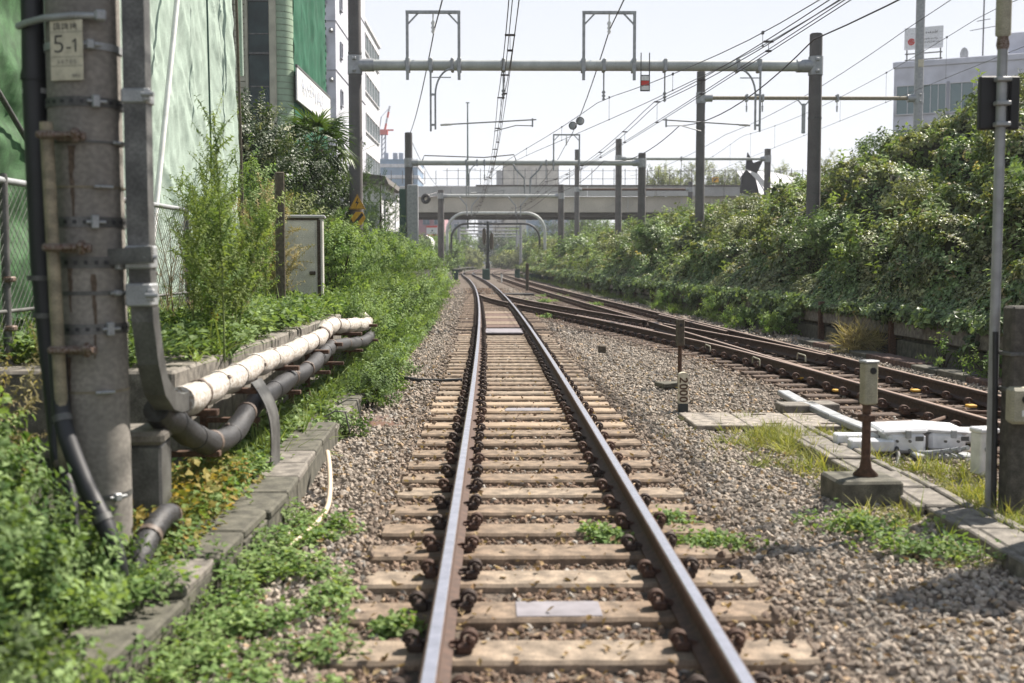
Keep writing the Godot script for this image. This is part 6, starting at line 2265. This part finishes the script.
func kudzu() -> void:
	var where := [[], []]
	var tints := [[], []]
	for i in 250000:
		var d := 8.0 * exp(rng.randf() * log(148.0 / 8.0))
		var o := -0.12 + 11.0 * pow(rng.randf(), 1.35)
		var big := 0.63 if d < 24.0 else 0.63 + (d - 24.0) * 0.016
		if d > 50.0 and rng.randf() < 0.25:
			continue
		var p := hill(o, d)
		var q := hill(o + 0.15, d)
		var s := hill(o, d + 0.15)
		var up := (q - p).cross(s - p)
		if up.x > 0.0 and up.y < 0.0:
			up = -up
		if up.y < 0.0:
			up = -up
		up = up.normalized()
		var k := rng.randi() % 2
		var lift := rng.randf_range(-0.05, 0.16) * minf(big, 2.0)
		where[k].append(Transform3D(facing(up * 1.25 + Vector3(-0.05, 0.35, 0.0) + Vector3(rng.randfn(), rng.randfn(), rng.randfn()) * 0.28, big * rng.randf_range(0.7, 1.35)), p + up * lift))
		var field := bumps.get_noise_3d(p.x * 0.35, p.y * 0.5, p.z * 0.22)
		var c := shade(LUSH[0], LUSH[1]) if field > 0.14 else shade(OLIVE[0], OLIVE[1]) if field > -0.12 or rng.randf() < 0.3 else shade(DEEP[0], LUSH[1])
		if rng.randf() < 0.05:
			c = shade(STRAW[0], STRAW[1])
		tints[k].append(c)
	for k in 2:
		many("creeper_cover", K["trefoil%d" % k], M["glossy leaf"], where[k], tints[k])
	# creepers hanging down over the wall
	where = [[], []]
	tints = [[], []]
	for i in 16000:
		var d := 9.0 * exp(rng.randf() * log(80.0 / 9.0))
		var y := 0.66 - 1.0 * pow(rng.randf(), 1.3)
		var hangs := (0.22 if d > 26.0 else 0.02) + 1.0 * bumps.get_noise_2d(d * 0.42, 3.0)
		if y < 0.6 - hangs or bumps.get_noise_2d(d * 1.3, y * 1.3) < -0.15:
			continue
		var k := rng.randi() % 2
		where[k].append(Transform3D(facing(Vector3(-0.8, 0.7, 0.2) + Vector3(rng.randfn(), rng.randfn(), rng.randfn()) * 0.4, rng.randf_range(0.6, 1.2) * (1.0 + maxf(d - 24.0, 0.0) * 0.02)), Vector3(wall_x(d) - 0.13 - 0.3 * pow(rng.randf(), 2.0), y, -d)))
		tints[k].append(shade(DEEP[0], LUSH[1]))
	for k in 2:
		many("creeper_cover", K["trefoil%d" % k], M["glossy leaf"], where[k], tints[k])
	# shoots standing up out of the cover
	where = [[], [], []]
	tints = [[], [], []]
	for i in 3800:
		var d := 15.0 * exp(rng.randf() * log(130.0 / 15.0))
		var o := 0.3 + 9.0 * rng.randf()
		var p := hill(o, d)
		if bumps.get_noise_2d(p.x * 0.8, p.z * 0.5) < 0.02:
			continue
		var k := rng.randi() % 3
		where[k].append(Transform3D(facing(Vector3(-0.3, 1.0, 0.1) + Vector3(rng.randfn(), 0, rng.randfn()) * 0.4, rng.randf_range(1.2, 2.6) * (1.0 + maxf(d - 30.0, 0.0) * 0.012)), p))
		tints[k].append(shade(OLIVE[0], FRESH[1]))
	for k in 3:
		many("creeper_cover", K["twig%d" % k], M["soft leaf"], where[k], tints[k])


func greenery() -> void:
	kudzu()
	# bushes standing in the creepers on the embankment
	var n := 0
	for s in [[20.5, 2.2, 0.6], [24.0, 5.6, 0.8], [26.5, 2.4, 0.7], [29.3, 1.3, 0.95], [30.5, 6.8, 0.8], [33.0, 3.4, 0.7], [38.0, 6.2, 0.8], [40.5, 2.0, 0.9], [47.0, 4.0, 0.8], [54.0, 2.0, 0.9], [60.0, 1.5, 1.0], [72.0, 2.4, 1.0], [92.0, 2.2, 1.2]]:
		var p := hill(s[1], s[0]) - Vector3(0, 0.35 * s[2], 0)
		shrub("bush", ordinal(n) + " leafy bush standing in the creepers along the embankment, counted from the right edge", "bushes on the embankment", p, s[2] * 1.1, s[2] * 1.25, "twig", 3, 60.0 / maxf(1.0, s[0] / 40.0), 1.25 * maxf(1.0, s[0] / 34.0), OLIVE if n % 3 else LUSH, "glossy leaf")
		n += 1
	# low plants by the wall
	var low := [[29.5, 6.25, 0.75, 0.5, "pale low bush at the wall's foot, widest of those beside the far rail"], [27.0, 6.35, 0.6, 0.4, "low pale bush at the wall's foot, nearer neighbour of the widest"], [33.5, 6.1, 0.5, 0.55, "small round bush at the wall's foot behind the widest one"], [21.5, 6.55, 0.45, 0.4, "grassy clump by the far rail where the wall shows bare"], [17.8, 6.7, 0.25, 0.42, "small upright weed beside the reddish trough lids"], [16.3, 6.75, 0.35, 0.32, "low weed beside the far rail close to the short concrete post"], [40.0, 5.7, 0.6, 0.6, "low bush at the wall's foot, farthest one beside the far line"]]
	for s in low:
		shrub("weed_bush", s[4], "", Vector3(s[1] + 0.15, -0.2, -s[0]), s[2], s[3], "twig" if s[0] != 21.5 else "tuft", 3, 85, 0.8 if s[0] != 21.5 else 1.4, FRESH if s[0] != 21.5 else STRAW, "soft leaf")
	# left: tall weeds by the fence
	var kinds := []
	for k in 4:
		kinds.append(weed_kind("tall_weed", "tall weed with drooping narrow leaves in the clump before the fence", "tall weeds by the fence", [1.9, 1.55, 1.25, 1.7][k], [38, 32, 26, 36][k], [0.25, 0.5, 0.35, 0.6][k], WEED))
	var spots := []
	for i in 16:
		var d := rng.randf_range(9.2, 12.4)
		spots.append(Vector3(-(d * lerpf(0.218, 0.268, rng.randf())), 0, -d))
	for i in 6:
		var d := rng.randf_range(14.0, 17.0)
		spots.append(Vector3(-(d * lerpf(0.19, 0.235, rng.randf())), 0, -d))
	for i in spots.size():
		var p: Vector3 = spots[i]
		p.y = maxf(left_y(p.x, -p.z), 0.70 if -p.z < 16.0 else 0.0) - 0.02
		var size := rng.randf_range(0.75, 1.05) if -p.z < 13.5 else rng.randf_range(0.8, 1.0)
		if i < 4:
			kinds[i].position = p
			kinds[i].rotation.y = rng.randf() * TAU
		else:
			again(kinds[i % 4], p, "", rng.randf() * TAU, size)
	for k in 4:
		var dry := weed_kind("dry_weed", ordinal(k) + " straw-coloured weed before the left half of the white cabinet", "dry weeds by the cabinet", 0.75 + 0.12 * k, 14, 0.5, STRAW)
		var at := Vector3(-3.66 + 0.10 * k, 0, -18.6 - 0.12 * k)
		at.y = left_y(at.x, -at.z) - 0.02
		dry.position = at
	# dry stalks among them
	for i in 26:
		var d := rng.randf_range(10.5, 15.0)
		var x := -d * rng.randf_range(0.225, 0.295)
		var y := maxf(left_y(x, d), 0.68)
		var t := thing("dry_stalk", "bare dry stalk between the tall weeds and the fence", "stalk", Vector3(x, y, -d), "dry stalks by the fence")
		var g := Geo.new()
		var lean := Vector3(rng.randf_range(-0.3, 0.3), 0, rng.randf_range(-0.3, 0.3))
		var h := rng.randf_range(0.6, 1.3)
		g.tube([Vector3(x, y - 0.1, -d), Vector3(x, y + h * 0.5, -d) + lean * 0.4, Vector3(x, y + h, -d) + lean], [0.006, 0.005, 0.002], 4)
		for k in 5:
			var q := rng.randf_range(0.3, 0.9)
			var a := Vector3(x, y + h * q, -d) + lean * q
			g.tube([a, a + Vector3(rng.randf_range(-0.2, 0.2), 0.16, rng.randf_range(-0.2, 0.2))], [0.003, 0.001], 3)
		part("stalk", g, M["dry stem"], t)
	# shrubs behind: the dark group with the palm
	var vs := shrub("variegated_shrub", "tall dark shrub dotted with pale glossy leaves left of the palm", "", Vector3(-5.0, 2.0, -24.0), 1.25, 2.75, "twig", 3, 60, 1.1, DEEP, "glossy leaf")
	crown(vs, [[Vector3(-4.95, 3.9, -23.7), Vector3(0.8, 0.75, 0.8)], [Vector3(-5.3, 3.3, -23.5), Vector3(0.7, 0.7, 0.7)]], "twig", 3, 40, 0.9, SILVER, "glossy leaf", "pale_foliage")
	shrub("dark_shrub", "dense dark green shrub just left of the palm trunk", "", Vector3(-4.75, 1.4, -26.5), 1.3, 2.9, "twig", 3, 70, 1.2, DEEP, "glossy leaf")
	shrub("dark_shrub", "dense dark green shrub between the palm and the tall pole", "", Vector3(-4.9, 1.3, -31.5), 1.1, 3.1, "twig", 3, 70, 1.3, DEEP, "glossy leaf")
	shrub("dark_shrub", "broad dark shrub behind the palm trunk", "", Vector3(-5.3, 1.4, -31.5), 1.5, 3.1, "twig", 3, 60, 1.3, DEEP, "glossy leaf")
	shrub("vine_shrub", "bright green climbing shrub below the pale glossy one", "", Vector3(-4.5, 1.2, -21.5), 0.75, 2.3, "twig", 3, 70, 1.0, FRESH, "soft leaf")
	shrub("seedy_shrub", "pale straw-green shrub right of the lone square post", "", Vector3(-4.2, 1.2, -23.0), 0.95, 1.6, "twig", 3, 60, 0.9, OLIVE, "soft leaf")
	shrub("seedy_shrub", "straw-coloured bush left of the lone square post", "", Vector3(-3.9, 1.0, -18.6), 0.8, 1.6, "spray", 3, 40, 0.7, STRAW, "dry leaf")
	for k in [[-4.15, -36.0, 4.4, "pointed dark conifer just right of the tall pole"], [-3.95, -40.0, 3.6, "smaller pointed conifer to the right of the first"]]:
		var at := Vector3(k[0], 1.0, k[1])
		var t := thing("conifer", k[3], "tree", at)
		var g := Geo.new()
		g.tube([at, at + Vector3(0, k[2] * 0.95, 0)], [0.07, 0.01], 6)
		part("trunk", g, M["bark"], t)
		var lumps := []
		for i in 7:
			var q := i / 7.0
			lumps.append([at + Vector3(rng.randf_range(-0.12, 0.12), k[2] * (0.12 + 0.82 * q), rng.randf_range(-0.12, 0.12)), Vector3(0.95 * (1.0 - q) + 0.1, k[2] * 0.10, 0.95 * (1.0 - q) + 0.1)])
		crown(t, lumps, "spray", 3, 55, 0.8, [Color(0.035, 0.075, 0.022), Color(0.09, 0.14, 0.045)], "soft leaf", "crown", 0.9)
	# the palm
	var pt := Vector3(-4.32, 1.2, -28)
	var pm := thing("fan_palm", "fan palm with a shaggy trunk among the dark shrubs", "palm tree", pt)
	var pg := Geo.new()
	pg.tube([pt, pt + Vector3(0.03, 1.4, 0), pt + Vector3(0.08, 2.9, 0)], [0.14, 0.17, 0.13], 10)
	part("trunk", pg, M["bark"], pm)
	var fw := []
	var ft := []
	for i in 34:
		var y := Basis(Vector3.UP, i * 2.4) * Basis(Vector3.RIGHT, lerpf(1.1, -0.75, i / 34.0))
		fw.append(Transform3D(y.scaled(Vector3.ONE * rng.randf_range(0.9, 1.1)), pt + Vector3(0.08, 2.85 + 0.2 * (1.0 - i / 34.0), 0)))
		ft.append(shade(Color(0.03, 0.07, 0.018), Color(0.09, 0.14, 0.035)))
	for i in fw.size():
		var mm := MultiMesh.new()
		mm.transform_format = MultiMesh.TRANSFORM_3D
		mm.use_colors = true
		mm.mesh = K["fan"]
		mm.instance_count = 1
		var tr: Transform3D = fw[i]
		tr.origin -= pt
		mm.set_instance_transform(0, tr)
		mm.set_instance_color(0, ft[i])
		var o := MultiMeshInstance3D.new()
		o.name = "frond"
		o.multimesh = mm
		o.material_override = M["glossy leaf"]
		pm.add_child(o, true)
	# bushes along the left of the line, from the cabinet to the bridge
	var rows := []
	var d := 17.5
	while d < 62.0:
		var e := left_edge(d)
		rows.append([Vector3(e - 0.15 - rng.randf() * 0.25, 0, -d), rng.randf_range(0.35, 0.6), rng.randf_range(0.45, 0.9), FRESH])
		if d > 20.5:
			rows.append([Vector3(e - 1.1 - rng.randf() * 0.4, 0, -d - 0.5), rng.randf_range(0.6, 0.95), rng.randf_range(0.8, 1.25) * lerpf(1.15, 0.75, smoothstep(22, 50, d)), LUSH if rng.randf() < 0.5 else FRESH])
			rows.append([Vector3(e - 2.3 - rng.randf() * 0.5, 0, -d - 0.9), rng.randf_range(0.75, 1.1), rng.randf_range(1.1, 1.6) * lerpf(1.1, 0.55, smoothstep(22, 50, d)), LUSH])
		d += 1.5 + d * 0.025
	var count := {}
	for s in rows:
		var p: Vector3 = s[0]
		var row: String = "at the ballast's edge" if s[0].x > left_edge(-s[0].z) - 0.6 else "in the middle strip" if s[0].x > left_edge(-s[0].z) - 1.7 else "in the strip farthest from the line"
		count[row] = count.get(row, -1) + 1
		p.y = left_y(p.x, -p.z) - 0.05
		var sc := maxf(1.0, -p.z / 28.0)
		shrub("trackside_bush", "bright green bush left of the line, " + ordinal(count[row]) + " " + row, "bushes left of the near line", p, s[1], s[2], "twig" if rng.randf() < 0.88 else "spray", 3, 95.0 / (sc * sc), 0.95 * sc, s[3], "soft leaf")
	# bigger bushes by and beyond the bridge
	for s in [[-6.5, 72, 1.6, 2.2], [-5.6, 80, 1.4, 1.8], [-7.2, 90, 2.0, 2.8], [-6.0, 101, 1.6, 2.2], [-7.6, 112, 2.2, 3.4], [-7.0, 124, 2.0, 3.0], [-9.5, 136, 2.5, 4.2], [-7.5, 160, 2.6, 4.4], [-8.5, 178, 3.0, 5.0], [-9.0, 196, 3.0, 4.2], [7.2, 150, 2.2, 3.2], [8.0, 168, 2.8, 4.2], [7.6, 188, 3.0, 4.8], [9.5, 205, 3.6, 5.4], [6.5, 225, 3.2, 3.8], [2.5, 240, 2.8, 2.4], [-6.5, 255, 3.0, 3.0], [4.5, 262, 3.6, 4.6]]:
		var hand := "left" if s[0] < 0.0 else "right"
		count[hand] = count.get(hand, -1) + 1
		shrub("far_bush", ordinal(count[hand]) + " rounded bush " + hand + " of the lines around the bridge", "bushes around the bridge", Vector3(s[0], -0.4, -s[1]), s[2], s[3], "twig", 3, 14, 1.2 + s[1] / 45.0, LUSH if int(s[1]) % 3 else OLIVE, "soft leaf")
	for s in [[24.5, 172, 5.0, 14.6], [30.5, 178, 5.5, 16.2], [36.5, 174, 5.0, 15.0], [43.0, 180, 5.5, 15.6], [49.5, 176, 5.0, 16.8]]:
		count["over"] = count.get("over", -1) + 1
		tree("broadleaf_tree", ["leftmost", "second", "third", "fourth", "rightmost"][count["over"]] + " dull green tree rising behind the right half of the bridge", "trees behind the bridge", Vector3(s[0], 0, -s[1]), s[2], s[3], 9.0, 4.0, OLIVE)
	for s in [[-15.0, 245, 5, 9], [-8.5, 262, 5, 8.5], [-2.5, 285, 5, 8], [5.0, 290, 5, 9.5], [11.5, 275, 5.5, 11], [18.0, 240, 5.5, 12], [16.0, 205, 4.5, 9], [22.0, 170, 4.5, 10.0], [13.5, 158, 3.6, 7.4], [18.5, 152, 3.8, 7.8]]:
		var under := "left of" if s[0] < -4.0 else "right of" if s[0] > 8.0 else "straight behind"
		count[under] = count.get(under, -1) + 1
		tree("broadleaf_tree", ordinal(count[under]) + " dark tree seen below the bridge deck " + under + " the arched gantries", "trees below the bridge", Vector3(s[0], -0.4, -s[1]), s[2], s[3], 4.5, 3.6, DEEP if int(s[1]) % 2 else LUSH)
	# foreground left: the leafy bush at the frame's corner
	for k in [[-1.95, 4.35, 0.42, 0.62, "leafy green bush in the bottom left corner, nearest of two"], [-2.35, 4.9, 0.5, 0.85, "leafy green bush at the left edge below the pole"], [-1.66, 3.75, 0.36, 0.32, "low leafy bush in the bottom left corner beside the trough"]]:
		shrub("leafy_bush", k[4], "", Vector3(k[0], -0.12, -k[1]), k[2], k[3], "twig", 3, 330, 0.62, LUSH if k[1] > 4 else [DEEP[1], LUSH[1]], "soft leaf")
	shrub("leafy_bush", "small leafy clump right at the foot of the thick pole", "", Vector3(-1.86, -0.15, -5.2), 0.26, 0.48, "twig", 3, 300, 0.6, LUSH, "soft leaf")
	shrub("weed_clump", "thin yellow-green weeds at the left edge below the fence", "", Vector3(-2.95, 0.1, -6.6), 0.5, 0.95, "spray", 3, 60, 0.5, STRAW, "soft leaf")
	shrub("weed_clump", "leafy weeds between the left edge and the black cable bundle", "", Vector3(-2.72, -0.05, -5.9), 0.42, 0.85, "twig", 3, 150, 0.7, FRESH, "soft leaf")
	scatter("creeper_leaves", "sprig", 3, 260, func():
		var dd: float = rng.randf_range(5.7, 7.9)
		var x: float = rng.randf_range(-2.0, -1.60)
		return Vector3(x, -0.12 + 0.3 * rng.randf() * smoothstep(-1.55, -1.75, x), -dd), "soft leaf", RUSTY, 0.9, 1.7, 0.5)
	scatter("creeper_leaves", "sprig", 3, 900, func():
		var dd: float = rng.randf_range(4.6, 8.2)
		var x: float = rng.randf_range(-2.3, -1.62)
		return Vector3(x, -0.14 + 0.22 * rng.randf(), -dd), "soft leaf", FRESH, 0.9, 1.6, 0.5)
	scatter("kerb_creeper", "sprig", 3, 300, func():
		var dd: float = rng.randf_range(3.5, 6.2)
		var x: float = rng.randf_range(-1.82, -1.40)
		if bumps.get_noise_2d(x * 2.0, dd * 1.6 + 20.0) < 0.0:
			return null
		return Vector3(x, 0.0 if absf(x + 1.6) < 0.17 else -0.08, -dd), "soft leaf", FRESH, 0.8, 1.4)
	# leafy mat on the ballast left of the near line
	scatter("ground_ivy", "sprig", 3, 3000, func():
		var dd: float = rng.randf_range(3.3, 7.6)
		var x: float = rng.randf_range(-1.75, -0.30)
		var edge: float = -0.58 - 0.40 * smoothstep(4.4, 6.9, dd) + 0.25 * bumps.get_noise_2d(dd * 1.1, 4.0)
		if x > edge or bumps.get_noise_2d(x * 2.4, dd * 2.4) < 0.0 - 0.22 * smoothstep(-0.9, -1.3, x):
			return null
		if absf(x + 1.58) < 0.19 and rng.randf() < 0.8:
			return null
		return Vector3(x, -0.235 + 0.04 * rng.randf() + 0.10 * smoothstep(-1.2, -1.4, x) * rng.randf(), -dd), "soft leaf", FRESH, 0.75, 1.35)
	# cover on the left bank
	scatter("bank_leaves", "sprig", 3, 9000, func():
		var dd: float = 8.0 * exp(rng.randf() * log(34.0 / 8.0))
		var x: float = left_edge(dd) + 0.25 - 2.9 * pow(rng.randf(), 1.3)
		if dd < 17.0 and x < -1.66 and x > -2.2 and rng.randf() < 0.6:
			return null
		var y: float = left_y(x, dd)
		if dd < 16.6 and x < -2.2:
			y = maxf(y, 0.74)
			if bumps.get_noise_2d(x * 1.5, dd * 1.2) < 0.0 and dd < 14.0:
				return null
		return Vector3(x, y + 0.1 * rng.randf(), -dd), "soft leaf", LUSH, 1.2, 2.6, 0.4)
	scatter("bank_grass", "tuft", 3, 2600, func():
		var dd: float = 8.5 * exp(rng.randf() * log(40.0 / 8.5))
		var x: float = left_edge(dd) + 0.2 - 2.6 * rng.randf()
		if dd < 16.6 and x < -2.2 and bumps.get_noise_2d(x, dd) < 0.1:
			return null
		return Vector3(x, maxf(left_y(x, dd), 0.72 if dd < 16.6 and x < -2.2 else -1.0), -dd), "soft leaf", WEED, 0.9, 1.8)
	# small plants by the trough's far end
	for k in [[-1.48, 11.2, 0.22, 0.24, "small leafy plant growing beside the cable trough's far lids"], [-1.50, 13.6, 0.36, 0.42, "larger leafy plant at the end of the cable trough"], [-1.5, 15.2, 0.4, 0.5, "leafy plant at the far end of the wrapped pipes"]]:
		shrub("small_plant", k[4], "", Vector3(k[0], -0.24, -k[1]), k[2], k[3], "twig", 3, 260, 0.62, LUSH, "soft leaf")
	# dead leaves and bits blown about
	scatter("leaf_litter", "litter", 1, 1500, func():
		var dd: float = 3.6 * exp(rng.randf() * log(20.0 / 3.6))
		var x: float = rng.randf_range(-1.4, 1.9 + 0.1 * dd)
		return Vector3(x, ballast_y(x, dd) + 0.035 if absf(x - line1(dd)) > 1.02 else -0.155, -dd), "dry leaf", [Color(0.16, 0.10, 0.055), Color(0.38, 0.29, 0.17)], 0.5, 1.2, 0.5)
	# grass and weeds on the right
	scatter("trough_grass", "tuft", 3, 1500, func():
		var dd: float = rng.randf_range(5.4, 12.5)
		var x: float = 2.98 + rng.randfn() * 0.45 + (0.35 if dd < 9.5 else 0.0)
		if absf(x - 2.98) < 0.17 or (x < 2.8 and dd < 7.5 and rng.randf() < 0.7) or bumps.get_noise_2d(x * 1.2, dd * 1.0) < -0.05:
			return null
		if x > 3.3 and dd > 9.6:
			return null
		return Vector3(x, -0.26, -dd), "soft leaf", [Color(0.13, 0.18, 0.035), Color(0.36, 0.34, 0.11)], 0.45, 1.0)
	scatter("trough_grass", "tuft", 3, 260, func():
		var a := rng.randf() * TAU
		return Vector3(2.78 + 0.35 * cos(a) * rng.randf(), -0.26, -11.1 + 0.5 * sin(a) * rng.randf()), "soft leaf", [Color(0.13, 0.18, 0.035), Color(0.36, 0.34, 0.11)], 0.5, 0.9)
	for s in [[1.25, 6.75, 0.24, 110], [1.08, 7.35, 0.2, 60], [0.68, 6.9, 0.11, 60], [0.58, 7.05, 0.12, 40], [2.3, 7.3, 0.55, 70], [2.5, 6.7, 0.45, 55], [-0.45, 5.2, 0.12, 60], [1.5, 34.0, 0.4, 40], [3.6, 43.0, 0.5, 60], [1.9, 47.0, 0.6, 70], [2.4, 54.0, 0.6, 60]]:
		scatter("ballast_weeds", "sprig", 3, s[3], func():
			var a := rng.randf() * TAU
			var q: float = absf(rng.randfn()) * 0.55 * (0.8 + 0.6 * bumps.get_noise_2d(a, s[0] * 9.0))
			return Vector3(s[0] + s[2] * 1.3 * q * cos(a), -0.235 + 0.035 * rng.randf(), -s[1] - s[2] * q * sin(a)), "soft leaf", FRESH, 0.8 * clampf(s[1] / 16.0, 1.0, 1.5), 1.4 * clampf(s[1] / 16.0, 1.0, 1.5), 0.5)
	# low green fringe at the foot of the hill farther on
	scatter("verge_grass", "tuft", 3, 420, func():
		var dd: float = 30.0 * exp(rng.randf() * log(130.0 / 30.0))
		return Vector3(wall_x(dd) - 0.15 - 0.6 * pow(rng.randf(), 2.0), -0.25, -dd), "soft leaf", WEED, 0.9, 1.9)


# ---- ballast -----------------------------------------------------------------------------------------------------------
func gravel() -> void:
	var shapes := []
	var r := RandomNumberGenerator.new()
	r.seed = 31
	var gold := (1.0 + sqrt(5.0)) / 2.0
	var ico := [Vector3(-1, gold, 0), Vector3(1, gold, 0), Vector3(-1, -gold, 0), Vector3(1, -gold, 0), Vector3(0, -1, gold), Vector3(0, 1, gold), Vector3(0, -1, -gold), Vector3(0, 1, -gold), Vector3(gold, 0, -1), Vector3(gold, 0, 1), Vector3(-gold, 0, -1), Vector3(-gold, 0, 1)]
	var tris := [0, 11, 5, 0, 5, 1, 0, 1, 7, 0, 7, 10, 0, 10, 11, 1, 5, 9, 5, 11, 4, 11, 10, 2, 10, 7, 6, 7, 1, 8, 3, 9, 4, 3, 4, 2, 3, 2, 6, 3, 6, 8, 3, 8, 9, 4, 9, 5, 2, 4, 11, 6, 2, 10, 8, 6, 7, 9, 8, 1]
	for k in 7:
		var p := []
		for c in ico:
			p.append(c.normalized() * r.randf_range(0.5, 1.2) * Vector3(1.0, 0.72, 0.85))
		var g := Geo.new()
		for t in range(0, tris.size(), 3):
			g.tri(p[tris[t]], p[tris[t + 1]], p[tris[t + 2]])
		shapes.append(g.mesh())
	var where := []
	var tints := []
	for k in 7:
		where.append([])
		tints.append([])
	for zone in [[3.2, 12.5, 1050.0, 0.026, -2.0, 4.6], [12.5, 26.0, 420.0, 0.031, -2.0, 7.3], [26.0, 70.0, 70.0, 0.045, -3.2, 7.0]]:
		var n := int((zone[1] - zone[0]) * (zone[5] - zone[4]) * zone[2])
		for i in n:
			var d := rng.randf_range(zone[0], zone[1])
			var x: float = rng.randf_range(zone[4], zone[5])
			var l1 := line1(d)
			if x < left_edge(d) - 0.2 or x > wall_x(d) - 0.15 or x > 0.56 * d + 0.6:
				continue
			var off := absf(x - l1)
			var base := ballast_y(x, d)
			var in_line := off < 1.02
			var size: float = zone[3] * rng.randf_range(0.5, 1.2) * (1.3 if rng.randf() < 0.12 else 1.0)
			if in_line and d < 60.0:
				var k := fposmod(d - 4.857 + 0.1425, 0.571)
				if k < 0.285:
					if rng.randf() > (0.08 if off > 0.92 else 0.008) or d > 26.0:
						continue
					base = -0.158 + 0.2 * size
					if off < 0.88:
						size *= 0.55
				if absf(off - 0.5655) < 0.11:
					base -= 0.035
				else:
					base -= 0.004
			if absf(x - line2(d)) < 0.66 and absf(absf(x - line2(d)) - 0.54) < 0.09 or d > 15.0 and d < 55.0 and absf(absf(x - link(d)) - 0.54) < 0.09:
				continue
			var near := exp(-pow(maxf(off - 0.75, 0.0) / 0.42, 2.0)) * 1.1
			near = maxf(near, exp(-pow(maxf(absf(x - line2(d)) - 0.8, 0.0) / 0.4, 2.0)) * 1.15)
			if d < 52.0:
				near = maxf(near, exp(-pow(maxf(absf(x - link(d)) - 0.8, 0.0) / 0.4, 2.0)) * 1.15)
			var v := rng.randf_range(0.55, 1.25)
			var c := Color(0.40, 0.345, 0.285).lerp(Color(0.225, 0.148, 0.10), clampf(near * 0.85 + rng.randf_range(-0.1, 0.12), 0.0, 1.0))
			if rng.randf() < 0.10:
				c = Color(0.39, 0.36, 0.32)
			elif rng.randf() < 0.05:
				c = Color(0.46, 0.33, 0.21)
			var s := rng.randi() % 7
			where[s].append(Transform3D(Basis.from_euler(Vector3(rng.randf() * TAU, rng.randf() * TAU, rng.randf() * TAU)).scaled(Vector3.ONE * size), Vector3(x, base + rng.randf_range(-0.014, 0.016), -d)))
			tints[s].append(Color(c.r * v, c.g * v, c.b * v))
	for k in 7:
		many("gravel", shapes[k], M["stone"], where[k], tints[k])
